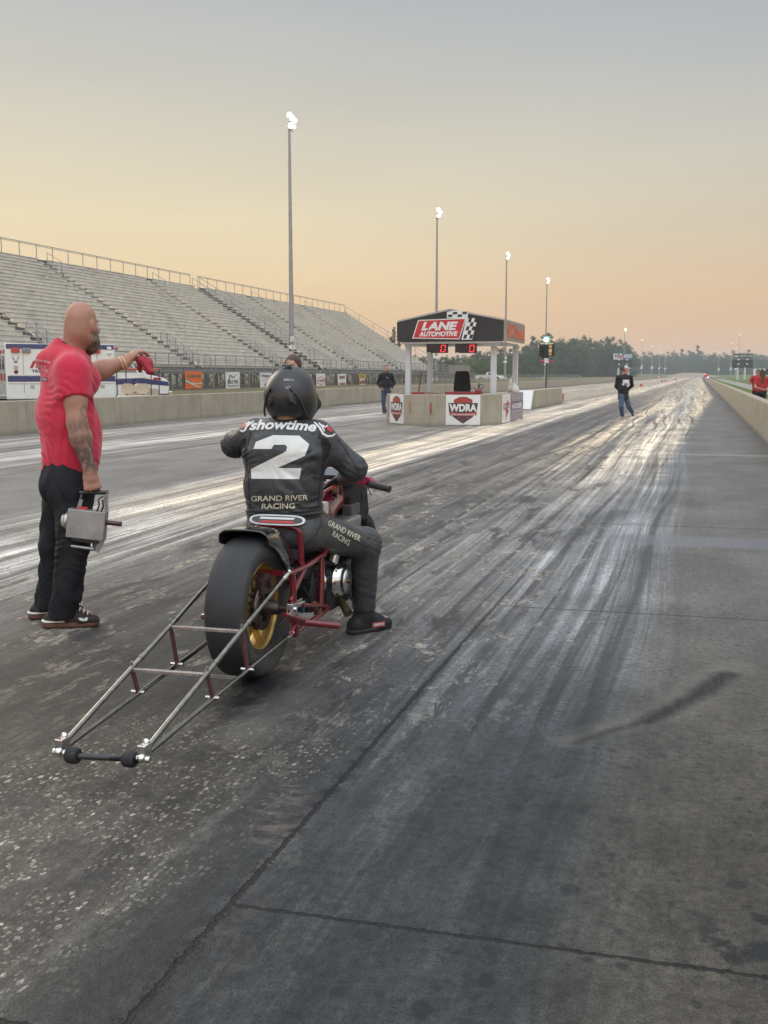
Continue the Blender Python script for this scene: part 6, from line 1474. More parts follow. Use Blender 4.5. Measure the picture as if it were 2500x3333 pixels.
def hand(S, wrist, d, palm, curl=(.5, .6, .4), thumb=None, s=1.0, spread=.05, side=1, tcurl=.4, fan=None):
    """wrist -> knuckle direction d, palm = way the palm faces; four separate fingers and a thumb leaving the palm's side"""
    w = np.array(wrist, float); d = unit(d); p = unit(np.array(palm, float)-d*(np.array(palm)@d)); l = np.cross(d, p)*side   # l points to the thumb side
    S.cone(w-d*.02, w+d*.035*s, .026*s, .027*s, .02, (l, 1.25)); S.cone(w+d*.03*s, w+d*.082*s, .018*s, .0155*s, .008, (l, 2.2))
    def rot(v, ang): return v*math.cos(ang) + p*math.sin(ang)
    L = ((.045, .026, .020), (.049, .030, .022), (.045, .028, .021), (.036, .021, .018))
    for i in range(4):
        off = (.031-.0205*i)*s; base = w + d*(.088-.004*abs(i-1.2))*s + l*off
        dd = unit(d + l*(.5*spread*(1.5-i))); a = 0; q = base
        cu = curl[i] if isinstance(curl[0], (tuple, list)) else curl
        S.cone(base-d*.03*s, base, .0105*s, .0105*s, .005); S.ell(base, (.0115*s,)*3, .004)
        for j in range(3):
            a += cu[j]; nd = dd*math.cos(a)+p*math.sin(a); q2 = q + nd*L[i][j]*s
            S.cone(q, q2, (.0100-.0008*j-(.001 if i == 3 else 0))*s, (.0094-.0010*j-(.001 if i == 3 else 0))*s, .003); q = q2
    b = w + d*.025*s + l*.022*s
    td = unit(d*.75 + l*.75 + p*.35) if thumb is None else unit(thumb)
    q = b + td*.042*s; S.cone(b, q, .0155*s, .0125*s, .012)
    td2 = unit(td*math.cos(tcurl) + (p*.6-l*.5+d*.3)*math.sin(tcurl)); q2 = q+td2*.032*s; S.cone(q, q2, .0115*s, .0105*s, .004)
    td3 = unit(td2*math.cos(tcurl*.7) + (p*.5-l*.6+d*.2)*math.sin(tcurl*.7)); S.cone(q2, q2+td3*.026*s, .0105*s, .0085*s, .004)
def shoe(S, ankle, fwd, ln=.29, w=.047, up=.09, z0=0.0):
    f = unit([fwd[0], fwd[1], fwd[2] if len(fwd) > 2 else 0]); a = np.array(ankle, float); h = np.array([0, 0, 1.0]); r = np.cross(f, h)
    heel = np.array([a[0], a[1], z0+.045]) - f*ln*.22; toe = heel + f*(ln-.075); ball = heel + f*ln*.52
    S.cone(heel, ball+h*-.004, .043, .044, .02, (r, 1.0)); S.cone(ball+h*-.004, toe-h*.012, .045, .034, .02, (r, 1.12)); S.cone(a+h*.03, heel+f*.03+h*.01, .047, .045, .03); S.cone(a+f*.01, ball+h*.012, .045, .035, .03)
    S.clip([0, 0, z0+.004], [0, 0, -1]) if z0 == 0 else None
def figure(name, label, K, fwd, col, h=.011, hairf=None, group=None, extras=None, sleeves='long', headfwd=None, jacket_len=.16, female=False, hands=True, curl=(.35, .45, .35), hs=1.0, cap=None, neckline=.05):
    """a complete clothed person from joint positions: head, neck, pelvis, shoulders, elbows, wrists, hips, knees, ankles"""
    f = unit(fwd); up = np.array([0, 0, 1.0]); r = np.cross(f, up); hf = unit(headfwd) if headfwd is not None else f
    g = {k: np.array(v, float) for k, v in K.items()}
    base = (g['aR']+g['aL'])/2; root = empty(name, (base[0], base[1], 0), label, 'person', group)
    m = (lambda n, c, ro=.8, v=.2: mat(n, c, ro, 0, v, 14, bump=.15, bscale=90))
    S = Body(h); HP = head(S, g['head'], hf, up, hs)
    S.cone(g['head']-up*.06-hf*.03, g['neck'], .055, .06, .03); sw = .92 if female else 1
    S.cone(g['neck']-up*.07, g['pelvis']+up*.15, .12*sw, .115*sw, .05, (r, 1.35)); S.cone(g['pelvis']+up*.1, g['pelvis'], .12*sw, .12, .05, (r, 1.3)); S.cone(g['sR'], g['sL'], .06, .06, .04)
    for q in 'RL':
        S.cone(g['s'+q], g['e'+q], .052*sw, .042*sw, .03); S.cone(g['e'+q], g['w'+q], .041*sw, .028*sw, .02)
        S.cone(g['h'+q], g['k'+q], .078, .055, .04); S.cone(g['k'+q], g['a'+q], .053, .04, .03); fo = unit(K.get('toe'+q, f)); S.cone(g['a'+q], g['a'+q]+fo*.14-up*(.04 if fo[2] > -.3 else 0), .035, .026, .03)
        if hands:
            d = unit(g['w'+q]-g['e'+q]); pm = K.get('palm'+q, (-r if q == 'R' else r)); hand(S, g['w'+q], d, pm, curl, side=1 if q == 'R' else -1)
    S.build('body', SKIN(), root)
    T = Body(h); bt = g['pelvis']-up*(jacket_len-.12)
    T.cone(g['neck']-up*.09, g['pelvis']+up*.16, .142*sw, .135*sw, .05, (r, 1.32)); T.cone(g['pelvis']+up*.16, bt, .135*sw, .142, .05, (r, 1.32)); T.cone(g['sR'], g['sL'], .076*sw, .076*sw, .05); T.cone(g['neck']-up*.05, g['neck']-up*.0, .085, .072, .04)
    if female:
        for q in (-1, 1): T.ell(g['neck']-up*.24+f*.11+r*q*.075, (.065, .06, .06), .05)
    for q in 'RL':
        T.cone(g['s'+q], g['e'+q], .078*sw, .062*sw, .04)
        if sleeves == 'long': T.cone(g['e'+q], g['w'+q]-unit(g['w'+q]-g['e'+q])*.015, .062*sw, .044, .03)
    if sleeves == 'short':
        T.p = T.p[:-2]
        for q in 'RL': e = g['s'+q]+(g['e'+q]-g['s'+q])*.62; T.cone(g['s'+q], e, .078*sw, .075*sw, .04, cut=[(e, unit(g['e'+q]-g['s'+q]))])
    T.clip(bt, -up); T.disp = wrinkle(.009, 3, *[(g['e'+q], .12, (.3, .2, 1)) for q in 'RL'], (g['pelvis']+up*.1, .2, (.2, .1, 1)), base=.6)
    top = T.build('jacket' if sleeves == 'long' else 'shirt', m(name+'_top_'+str(len(MATS)), col['top']), root)
    Q = Body(h); Q.cone(g['pelvis']+up*.06, g['pelvis']-up*.06, .13, .13, .04, (r, 1.3))
    for q in 'RL': Q.cone(g['h'+q], g['k'+q], .098, .075, .05); Q.cone(g['k'+q], g['a'+q]+unit(g['k'+q]-g['a'+q])*.02, .074, .066, .03)
    Q.disp = wrinkle(.010, 8, *[(g['k'+q], .14, (.2, .3, 1)) for q in 'RL'], *[(g['a'+q]+up*.08, .12, (.1, .2, 1)) for q in 'RL'], base=.5)
    Q.build('trousers', m(name+'_legs_'+str(len(MATS)), col['legs']), root)
    for q in 'RL':
        Z = Body(h); fo = unit(K.get('toe'+q, f)); a = g['a'+q]
        if abs(fo[2]) < .2: shoe(Z, a, fo, z0=0.0 if a[2] < .12 else a[2]-.09)
        else:
            hl = a-up*.035-fo*.06; Z.cone(hl, a+fo*.14, .042, .036, .03); Z.cone(a+up*.02, hl, .045, .04, .03)
        Z.build('shoe', m(name+'_shoe', col['shoe'], .6), root)
        if 'sole' in col and abs(fo[2]) < .2:
            Z = Body(h); f2 = unit([fo[0], fo[1], 0]); hl = np.array([a[0], a[1], .018])-f2*.06; Z.cone(hl, hl+f2*.20, .046, .046, .01); Z.clip([0, 0, .004], [0, 0, -1]); Z.clip([0, 0, .045], [0, 0, 1]); Z.build('sole', m(name+'_sole', col['sole'], .6), root)
    if hairf:
        Hh = Body(h*.8); hairf(Hh, HP, g, hf, r); Hh.disp = wrinkle(.006, 5, base=1.0); Hh.build('hair', m(name+'_hair', col['hair'], .6, .3), root)
    if extras: extras(root, HP, g, f, r, hf, m, top)
    return root

# ------------------------------------------------------------------ the rider
LEATHER = mat('black_leather', (.036, .038, .041), .44, 0, .3, 7, bump=.55, bscale=38, dirt=((.075, .075, .074), .5))
LEATHER2 = mat('grey_leather', (.048, .050, .053), .45, 0, .25, 9, bump=.55, bscale=38, dirt=((.11, .106, .097), .6))
TW = mat('print_white', (.72, .71, .68), .5, 0, .06, 18); CREAM = mat('print_cream', (.66, .62, .48), .5, 0, .1, 30); TR = mat('print_red', (.48, .04, .05), .5)
rider = empty('person', (-2.06, 5.22, 0), 'person in black leathers and dark helmet sitting on the motorcycle', 'person')
SR, SL = np.array([-1.892, 5.202, 1.139]), np.array([-2.247, 5.202, 1.144])  # rider joints and torso points, head to hips: first positions scaled about the camera
ER, EL = np.array([-1.728, 5.288, .972]), np.array([-2.412, 5.288, 1.085])
WRr, WLl = np.array([-1.873, 5.556, .89]), np.array([-2.261, 5.556, 1.048])
HC = np.array([-2.039, 5.192, 1.366])
HRr, HLl = np.array([-1.964, 5.192, .655]), np.array([-2.155, 5.192, .655])
KR, KL = np.array([-1.762, 5.60, .520]), np.array([-2.366, 5.614, .531])
AR_, AL_ = np.array([-1.795, 5.66, .10]), np.array([-2.42, 5.52, .10])
FR = unit([.62, .78, 0]); FL = unit([-.25, .97, 0])
S = Body(.009); head(S, HC+[0, .01, -.01], (0, 1, -.1), ears=False); S.cone(HC+[0, -.03, -.07], [-2.055, 5.178, 1.211], .058, .062, .03)
S.cone([-2.06, 5.173, 1.134], [-2.064, 5.144, .78], .10, .10, .05, ((1, 0, 0), 1.4)); S.cone(SR, SL, .05, .05, .04)
for a, b, c in ((SR, ER, WRr), (SL, EL, WLl)): S.cone(a, b, .05, .042, .03); S.cone(b, c, .04, .03, .02)
for a, b, c, f in ((HRr, KR, AR_, FR), (HLl, KL, AL_, FL)): S.cone(a, b, .075, .055, .04); S.cone(b, c, .052, .038, .03); S.cone(c, c+f*.15-np.array([0, 0, .05]), .032, .025, .03)
hand(S, WRr, (-.55, .55, -.25), (-.2, .1, -1), (.5, .7, .5), side=1, s=.8); hand(S, WLl, (.3, .9, -.2), (0, 0, -1), (.5, .7, .5), side=-1, s=.8)
S.build('body', SKIN(), rider)
Jk = Body(.0075); X1 = ((1, 0, 0), 1.48)
Jk.cone([-2.066, 5.149, .751], [-2.066, 5.14, .885], .137, .134, .05, X1); Jk.cone([-2.066, 5.14, .885], [-2.06, 5.159, 1.077], .134, .138, .05, X1); Jk.cone([-2.06, 5.159, 1.058], [-2.06, 5.173, 1.144], .142, .100, .05, ((1, 0, 0), 1.62))
Jk.cone(SR+[-.01, -.01, .005], SL+[.01, -.01, .005], .074, .074, .05); Jk.cone([-2.058, 5.164, 1.165], [-2.053, 5.173, 1.198], .085, .062, .04)
for a, b, c in ((SR, ER, WRr), (SL, EL, WLl)):
    Jk.cone(a, b, .079, .062, .045); Jk.cone(b, c-unit(c-b)*.03, .062, .046, .03); Jk.ell(b, (.064, .064, .064), .03)
wr0 = wrinkle(.010, 21, (ER+[-.03, -.02, .03], .12, (.5, .2, 1)), (ER, .1, (.9, .1, .4)), (EL, .12, (1, .2, .3)), ([-1.878, 5.077, 1.038], .10, (.6, 0, 1)), ([-2.232, 5.077, 1.048], .10, (-.6, 0, 1)), ([-1.916, 5.029, .828], .16, (.3, .1, 1)), ([-2.203, 5.029, .809], .14, (-.35, .1, 1)), ([-1.964, 5.029, .904], .12, (.75, 0, .8)), base=.30)
def jdisp(x, y, z):
    v = wr0(x, y, z)
    for zz_ in (.770, .752, .732): v = v - .007*np.exp(-((z-zz_-.02*np.sin(6*x))/.006)**2)       # stretch ribs at the waist
    v = v + .004*np.exp(-((np.abs(x+2.06)-.178)/.006)**2)*(z > .95)*(z < 1.16)                  # armhole seams
    s = np.sin(260*((x+1.8)*.6+(z-.95)*.75)); d = np.exp(-(((x-ER[0])**2+(y-ER[1])**2+(z-ER[2])**2)/.085**2)); return v + .0022*s*d
Jk.disp = jdisp
jacket = Jk.build('jacket', LEATHER, rider)
Tr = Body(.008)
Tr.ell([-2.066, 5.173, .698], (.205, .155, .130), .05); Tr.ell([-1.973, 5.135, .636], (.11, .12, .10), .05); Tr.ell([-2.155, 5.135, .636], (.11, .12, .10), .05)
for a, b, c in ((HRr, KR, AR_), (HLl, KL, AL_)): Tr.cone(a, b, .110, .082, .06); Tr.cone(b, c+np.array([0, 0, .055]), .079, .068, .03); Tr.ell(b, (.084, .086, .088), .03)
Tr.disp = wrinkle(.011, 31, (KR, .13, (.4, .2, 1)), (KR-[0, .08, .08], .12, (.2, .6, 1)), (AR_+[0, 0, .12], .11, (.1, .1, 1)), ([-1.897, 5.269, .694], .10, (1, .5, .4)), base=.35)
Tr.clip([0, 0, .085], [0, 0, -1])
trousers = Tr.build('trousers', LEATHER2, rider)
BOOT = mat('boot_black', (.014, .014, .015), .75, 0, .25, 30, bump=.2, bscale=150)
bts = []
for a, f in ((AR_, FR), (AL_, FL)):
    B = Body(.006); shoe(B, a, f, ln=.30); B.cone(a+[0, 0, .0], a+[0, 0, .07], .055, .056, .02); bts.append(B.build('boot', BOOT, rider))
    B = Body(.006); f2 = f; hl = np.array([a[0], a[1], .02])-f2*.068; B.cone(hl, hl+f2*.12, .047, .044, .01, ((f2[1], -f2[0], 0), 1.0)); B.cone(hl+f2*.12, hl+f2*.225, .046, .036, .02); B.clip([0, 0, .003], [0, 0, -1]); B.clip([0, 0, .028], [0, 0, 1]); B.build('sole', mat('sole_black', (.025, .025, .026), .7), bts[-1])
GLV = mat('glove_black', (.016, .016, .017), .55, 0, .25, 20, bump=.2, bscale=120)
for w, d, p, s in ((WRr, (-.55, .55, -.25), (-.2, .1, -1), 1), (WLl, (.3, .9, -.2), (0, 0, -1), -1)):
    G = Body(.0055); hand(G, w, d, p, (.5, .7, .5), side=s, s=1.14); e = np.array(w)-unit(d)*.06; G.cone(e, w, .045, .036, .02); G.build('glove', GLV, rider)
# helmet
def helmet():
    H = Body(.006); c = HC; M = np.array([[1, 0, 0], [0, .985, -.17], [0, .17, .985]])
    H.ell(c+[0, .0, .0], (.128, .140, .141), .03, M); H.ell(c+[0, .035, -.065], (.115, .120, .100), .05, M); H.ell(c+[0, .07, -.085], (.086, .076, .072), .05, M); H.ell(c+[0, -.045, -.03], (.117, .101, .115), .05, M)
    H.clip(c+[0, 0, -.150], unit([0, -.28, -1])); H.ell(c+[0, -.045, -.185], (.088, .13, .085), .012, None, True)
    HM = NT('helmet_shell'); x, y, z = HM.xyz(); nn = HM.noise(None, 6, 4)
    HM.set(color=HM.mix(HM.mapr(nn, .3, .7, 0, 1), (.022, .022, .024), (.042, .040, .040)), rough=.40, metal=.2, coat=.18, coatr=.2)
    hel = H.build('helmet', HM.mat, rider)
    V = Body(.006)                                                # rear spoiler and vent
    for z_, w_, y_ in ((.012, .034, -.128), (-.012, .042, -.132), (-.036, .052, -.130), (-.056, .060, -.122)): V.cone(c+[-w_, y_, z_], c+[w_, y_, z_], .020, .020, .015)
    vt = V.build('rear_vent', mat('helmet_trim', (.012, .012, .013), .3, coat=.4), hel)
    for q in (-1, 1):
        t = MB(); pts = [Vector(c+np.array(p)) for p in ((q*.052, -.150, .03), (q*.088, -.125, -.02), (q*.112, -.098, -.085), (q*.118, -.07, -.12))]; t.tube(smooth(pts, 1), [.003, .006, .006, .006, .006, .006, .006, .003][:len(smooth(pts, 1))], 6); t.build('vent_ridge', mat('helmet_trim', (.012, .012, .013), .3), hel)
    t = MB(); t.prism([(-.03, 0), (.03, 0), (.02, .03), (-.02, .03)], Vector(c)+Vector((0, -.055, .137)), (1, 0, 0), Vector((0, .97, .2)), (0, -.2, .97), .008); t.build('top_vent', mat('helmet_trim', (.012, .012, .013), .3), hel, bevel=.003)
    Vz = Body(.007); Vz.ell(c+[0, .02, .005], (.108, .130, .062), .02); Vz.clip(c+[0, .07, 0], [0, -1, 0]); Vz.build('visor', mat('visor_dark', (.01, .01, .012), .05, coat=1), hel)
    return hel
helm = helmet()
# hair at the nape
Hn = Body(.006); Hn.ell(HC+[0, -.055, -.085], (.062, .045, .05), .02); Hn.disp = wrinkle(.006, 9, base=1.2); Hn.build('hair', mat('brown_hair', (.14, .065, .035), .6, 0, .35, 60), rider)
# lettering and numbers on the back
sc = .39783; C3 = lambda pts: [(640+x*sc, 1340+y*sc) for x, y in pts]
two = C3([(465, 305), (485, 247), (625, 192), (840, 196), (921, 266), (886, 362), (662, 460), (858, 463), (840, 552), (447, 548), (444, 470), (700, 342), (733, 322), (741, 287), (722, 270), (632, 271), (612, 305)])
SEAM = mat('leather_seam', (.008, .008, .009), .6); STR = mat('stretch_panel', (.009, .009, .010), .9, 0, .2, 60, bump=.4, bscale=200)
def line_(pts, w=1.2):
    vs, fs = [], []
    for i, q in enumerate(pts):
        a, b = pts[max(0, i-1)], pts[min(len(pts)-1, i+1)]; dx, dy = b[0]-a[0], b[1]-a[1]; L = math.hypot(dx, dy) or 1
        vs += [(q[0]-dy/L*w, q[1]+dx/L*w), (q[0]+dy/L*w, q[1]-dx/L*w)]
    for i in range(len(pts)-1): fs.append((2*i, 2*i+1, 2*i+3, 2*i+2))
    return vs, fs
decal_px(jacket, 'seam', [line_([(818, 1398), (808, 1440), (803, 1490), (806, 1540), (812, 1600), (815, 1660)]), line_([(1036, 1402), (1046, 1440), (1052, 1480), (1050, 1530), (1040, 1590), (1036, 1650)]), line_([(812, 1664), (870, 1672), (930, 1674), (990, 1670), (1036, 1662)], 1.0), line_([(812, 1676), (870, 1684), (930, 1686), (990, 1682), (1036, 1674)], 1.0), line_([(885, 1362), (930, 1352), (985, 1360)], 1.2), line_([(1100, 1430), (1130, 1470), (1160, 1520), (1172, 1560)], 1.0)], SEAM, jacket, .0025)
decal_px(jacket, 'stretch_panel', [([(1046, 1424), (1066, 1428), (1078, 1450), (1072, 1482), (1056, 1506), (1050, 1470)], [tuple(range(6))]), ([(800, 1424), (786, 1432), (776, 1462), (782, 1488), (798, 1492), (803, 1460)], [tuple(range(6))])], STR, jacket, .002)
decal_px(trousers, 'seam', [line_([(1052, 1672), (1090, 1705), (1130, 1738), (1170, 1768), (1200, 1785)], 1.0), line_([(1040, 1665), (1048, 1700), (1030, 1740), (1000, 1770)], 1.0), line_([(1150, 1830), (1180, 1845), (1215, 1840)], .8), line_([(1150, 1990), (1190, 1996), (1224, 1985)], .8)], SEAM, trousers, .0025)
decal_px(jacket, 'number', [(two, [tuple(range(len(two)))])], TW, jacket)
decal_px(jacket, 'lettering', [text_px('showtime', 921, 1387, 109, 2.5, .5, -16.5, .034, .30, .35)], TW, jacket, .004)
decal_px(jacket, 'lettering', [text_px('GRAND RIVER', 910, 1621.5, 93, -2.0, 0, -8.8, .014, 0), text_px('RACING', 906, 1647, 54, -.8, 0, -8.5, .014, 0)], CREAM, jacket, .004)
def stroke(pts, w):
    vs = []; fs = []
    for i, p in enumerate(pts):
        a = pts[max(0, i-1)]; b = pts[min(len(pts)-1, i+1)]; dx, dy = b[0]-a[0], b[1]-a[1]; L = math.hypot(dx, dy) or 1
        ww_ = w*(.45+.55*math.sin(math.pi*(i+.5)/len(pts)))
        vs += [(p[0]-dy/L*ww_, p[1]+dx/L*ww_), (p[0]+dy/L*ww_, p[1]-dx/L*ww_)]
    for i in range(len(pts)-1): fs.append((2*i, 2*i+1, 2*i+3, 2*i+2))
    return vs, fs
fl = [stroke(C3([(960, 85), (985, 105), (1010, 135), (1035, 180), (1070, 200), (1110, 198), (1135, 180)]), 3.6), stroke(C3([(1000, 92), (1030, 120), (1045, 160)]), 3.0), stroke(C3([(1030, 108), (1055, 125), (1075, 108)]), 2.4),
      stroke(C3([(470, 75), (440, 95), (410, 118), (395, 150), (375, 162), (352, 150)]), 3.4), stroke(C3([(435, 80), (405, 105)]), 2.6)]
decal_px(jacket, 'shoulder_flash', fl, TW, jacket, .004)
decal_px(jacket, 'shoulder_flash', [stroke(C3([(1068, 122), (1085, 140), (1110, 158)]), 7), stroke(C3([(400, 92), (388, 112), (378, 130)]), 5)], TR, jacket, .0045)
decal_px(trousers, 'lettering', [text_px('GRAND RIVER', 1121, 1727, 52, 27, 3.5, -8.6, .012, 0), text_px('RACING', 1111, 1752, 27, 17, 3.2, -8.8, .012, 0)], CREAM, trousers, .004)
decal_px(helm, 'sticker', [text_px('BELL', 941, 1236, 17, 0, 0, -3.6, .03), text_px('DOT', 938, 1262, 8, 0, 0, -5, .03), ([(952, 1273), (960, 1273), (960, 1281), (952, 1281)], [(0, 1, 2, 3)])], mat('sticker_grey', (.34, .34, .33), .5), helm, .004)
bd_ = [(1213, 2028), (1253, 2022), (1254, 2038), (1212, 2043)]
decal_px(bts[0], 'label_patch', [(bd_, [(0, 1, 2, 3)])], mat('patch_red', (.50, .09, .08), .6), bts[0], .004)
decal_px(bts[0], 'lettering', [text_px('SIMPSON', 1233, 2033, 16.5, -2.2, 0, -4.4, .03)], TW, bts[0], .006)

# ------------------------------------------------------------------ the man in the red shirt
man = empty('person', (-3.58, 5.36, 0), 'bald bearded man in a red shirt and black jeans holding out a red rag', 'person')
k0 = depth(wZ(190, 2030))
def mp_(px, py, dk=0): return np.array(wK(px, py, k0+dk))
F = unit([.616, .788, 0]); Rr = np.array([.788, -.616, 0]); UPv = np.array([0, 0, 1.0])
hF = unit([.06, .99, -.10])
mh = mp_(268, 1056, -.02)
mS = {'R': mp_(236, 1208, -.20), 'L': mp_(210, 1202, .20)}
mE = {'R': mp_(251, 1378, -.24), 'L': mp_(300, 1216, .34)}
mW = {'R': mp_(293, 1536, -.24), 'L': mp_(410, 1176, .40)}
mH = {'R': mp_(240, 1560, -.11), 'L': mp_(205, 1550, .08)}
mK = {'R': mp_(240, 1778, -.14), 'L': mp_(178, 1775, .12)}
gR, gL = np.array(wZ(208, 2040)), np.array(wZ(160, 2010)); gR[2] = gL[2] = .10; mA = {'R': gR, 'L': gL}
mP = (mH['R']+mH['L'])/2
def man_skin():
    n = NT('tattooed_skin'); x, y, z = n.xyz(); a = n.noise(None, 9, 5, .6)
    c = n.mix(n.mapr(a, .3, .7, 0, 1), (.36, .185, .125), (.47, .26, .185))
    f = n.noise(None, 60, 3); c = n.mix(n.mapr(f, .35, .7, 0, .25), c, (.33, .13, .09))
    # sleeve of dark ink on the forearm and a ring on the upper arm
    def near(p, r0, r1):
        v = n.node('ShaderNodeVectorMath', operation='DISTANCE'); n.link(n.co, v.inputs[0]); v.inputs[1].default_value = tuple(p); return n.mapr(v.outputs['Value'], r0, r1, 1, 0, True)
    w, e = mW['R'], mE['R']; ink = None
    for q in (.12, .35, .58, .8):
        k = near(e+(w-e)*q, .035, .105); ink = k if ink is None else n.math('MAXIMUM', ink, k)
    pt = n.mapr(n.noise(n.scale((1, 1, .45)), 26, 5, .65, .8), .46, .64, 1, .18, True)
    c = n.mix(n.math('MULTIPLY', n.math('MULTIPLY', ink, pt), .92), c, (.045, .04, .042))
    up = mS['R']+(mE['R']-mS['R'])*.78; vd = n.node('ShaderNodeVectorMath', operation='DISTANCE'); n.link(n.co, vd.inputs[0]); vd.inputs[1].default_value = tuple(up+Rr*.05+F*.035)
    rg = n.math('MULTIPLY', n.mapr(n.math('ABSOLUTE', n.math('SUBTRACT', vd.outputs['Value'], .030)), .003, .012, 1, 0), n.mapr(n.noise(None, 40, 3), .3, .6, .2, 1))
    c = n.mix(n.math('MULTIPLY', rg, .6), c, (.10, .08, .075))
    c = n.mix(n.math('MULTIPLY', near(mh+hF*.02-UPv*.03+Rr*.08, .02, .06), .35), c, (.40, .12, .09))
    n.set(color=c, rough=n.mapr(a, .3, .7, .5, .64), spec=.35, sss=.06, normal=n.bump(f, .12, .003)); return n.mat
S = Body(.005); HPm = head(S, mh, hF, (.05, .03, 1), 1.05, jaw=1.14)
S.cone(mh-UPv*.055-hF*.04, mp_(222, 1140, 0)-UPv*.03, .066, .074, .05); S.ell(HPm(0, -.055, -.055), (.058, .04, .045), .04)
nb = mp_(211, 1146, 0)
S.cone(nb-UPv*.08, mP+UPv*.2, .11, .115, .05, (Rr, 1.35)); S.cone(mP+UPv*.2, mP, .115, .115, .05, (Rr, 1.3)); S.cone(mS['R'], mS['L'], .06, .06, .05)
for q in 'RL':
    S.cone(mS[q], mS[q]+(mE[q]-mS[q])*.55, .066, .066, .03); S.cone(mS[q]+(mE[q]-mS[q])*.5, mE[q], .066, .055, .03); m1 = mE[q]+(mW[q]-mE[q])*.28; S.cone(mE[q], m1, .055, .060, .03); S.cone(m1, mW[q], .060, .033, .03, None)
    S.cone(mH[q], mK[q], .08, .058, .04); S.cone(mK[q], mA[q], .056, .042, .03); S.cone(mA[q], mA[q]+F*.15-UPv*.05, .036, .028, .03)
# right hand: closed fist round the handle of the starter; left hand: bent over the rag
dR = unit(mp_(303, 1602, -.24)-mW['R']); bar_dir = unit(np.array([.85, .5, -.02]))
camd = unit(np.array([0, 0, 1.3])-mW['R'])
hand(S, mW['R'], dR, unit(-camd+np.array([0, 0, .1])), (1.35, 1.5, 1.0), side=-1, s=1.12, thumb=unit(dR*.55+bar_dir*.6-camd*.5), tcurl=.9)
dL = unit(mp_(447, 1140, .46)-mW['L'])
hand(S, mW['L'], dL, (0.1, .1, -1), (.55, .5, .35), side=1, s=1.1, thumb=unit(dL*.75+np.array([.25, -.35, -.45])), tcurl=.35, spread=.25)
S.build('body', man_skin(), man)
# beard
Bd = Body(.0065)
for a, b, d, r_ in ((0, .062, -.110, .040), (.038, .045, -.100, .036), (-.038, .045, -.100, .036), (.056, .02, -.078, .032), (-.056, .02, -.078, .032), (0, .088, -.090, .022), (0, .068, -.132, .030), (.03, .05, -.12, .028), (-.03, .05, -.12, .028), (.063, .006, -.042, .022), (-.063, .006, -.042, .022), (.064, .0, -.02, .012), (-.064, .0, -.02, .012)):
    Bd.ell(HPm(a*1.1, b, d), (r_*1.15,)*3, .02)
Bd.disp = wrinkle(.006, 4, base=1.3); Bd.build('beard', mat('grey_beard', (.19, .145, .11), .8, 0, .7, 70, bump=.8, bscale=240), man)
# red shirt
RS_ = NT('red_shirt'); a = RS_.noise(None, 5, 4); kn = RS_.noise(None, 380, 2)
RS_.set(color=RS_.mix(RS_.mapr(a, .3, .7, 0, 1), (.50, .022, .050), (.58, .032, .066)), rough=.85, spec=.2, sheen=.25, normal=RS_.bump(kn, .15, .002))
T = Body(.0075); bl = mP+UPv*.02
T.cone(nb-UPv*.10, mP+UPv*.36, .138, .146, .06, (Rr, 1.36)); T.cone(mP+UPv*.38, mP+UPv*.14+F*.02, .146, .150, .06, (Rr, 1.27)); T.cone(mP+UPv*.14+F*.02, mP-UPv*.06, .150, .150, .05, (Rr, 1.24)); T.ell(mP+UPv*.27+F*.05, (.15, .14, .15), .08); T.ell(nb-UPv*.16+F*.09+Rr*.06, (.10, .09, .09), .06)
T.cone(mS['R']-UPv*.012, mS['L']-UPv*.012, .078, .078, .09); T.cone(nb-UPv*.05, nb+UPv*.012, .11, .082, .05); T.ell(nb-UPv*.05-F*.05, (.12, .09, .07), .06); T.ell(nb-UPv*.05-Rr*.07, (.10, .09, .06), .06); T.ell(nb-UPv*.06+Rr*.08, (.10, .09, .06), .06)
for q, fr in (('R', .50), ('L', .50)):
    e = mS[q]+(mE[q]-mS[q])*fr; d = unit(mE[q]-mS[q]); T.cone(mS[q], mS[q]+(mE[q]-mS[q])*(fr+.15), .084, .083, .085, cut=[(e, d)])
T.clip(mP+UPv*.028, unit([-.04, .06, -1])); cs = unit(hF*.25+UPv)
T.ell(nb+UPv*.05+F*.02, (.074, .074, .05), .012, None, True)
rp = mS['R']
T.disp = wrinkle(.017, 17, (rp-UPv*.12-F*.06, .12, (.5, .5, 1)), (rp-UPv*.10+F*.10, .12, (-.4, .2, 1)), (mP+UPv*.06, .20, (.25, .1, 1)), (mP+UPv*.25-F*.1, .20, (1, .3, .35)), (rp-UPv*.18, .08, (.1, .1, 1)), (mP+UPv*.32+Rr*.02-F*.05, .16, (.8, .2, .8)), base=.30)
shirt = T.build('shirt', RS_.mat, man)
C2 = lambda pts: [(80+x*.3134, 930+y*.3134) for x, y in pts]
W2, G2 = mat('shirt_print', (.62, .42, .42), .7, 0, .15, 40), mat('shirt_print_dark', (.06, .03, .04), .7)
decal_px(shirt, 'print', [text_px('GRAND RIVER', 138, 1175, 27, 5.5, 0, -3.8, .02), text_px('RACING', 131, 1190.5, 18, 3.4, 0, -3.0, .02), (C2([(95, 822), (245, 880), (245, 887), (95, 829)]), [(0, 1, 2, 3)]), text_px('TRANSMISSIONS', 136, 1206, 21, 5.2, 0, -2.0, .01)], W2, shirt, .005, 5)
decal_px(shirt, 'print', [(C2([(100, 930), (238, 960), (236, 996), (102, 968)]), [(0, 1, 2, 3)])], G2, shirt, .004, 5)
decal_px(shirt, 'print', [text_px('MICHIGAN RACING', 132.5, 1232, 20, 4.6, 0, -3.4, .03)], W2, shirt, .006, 5)
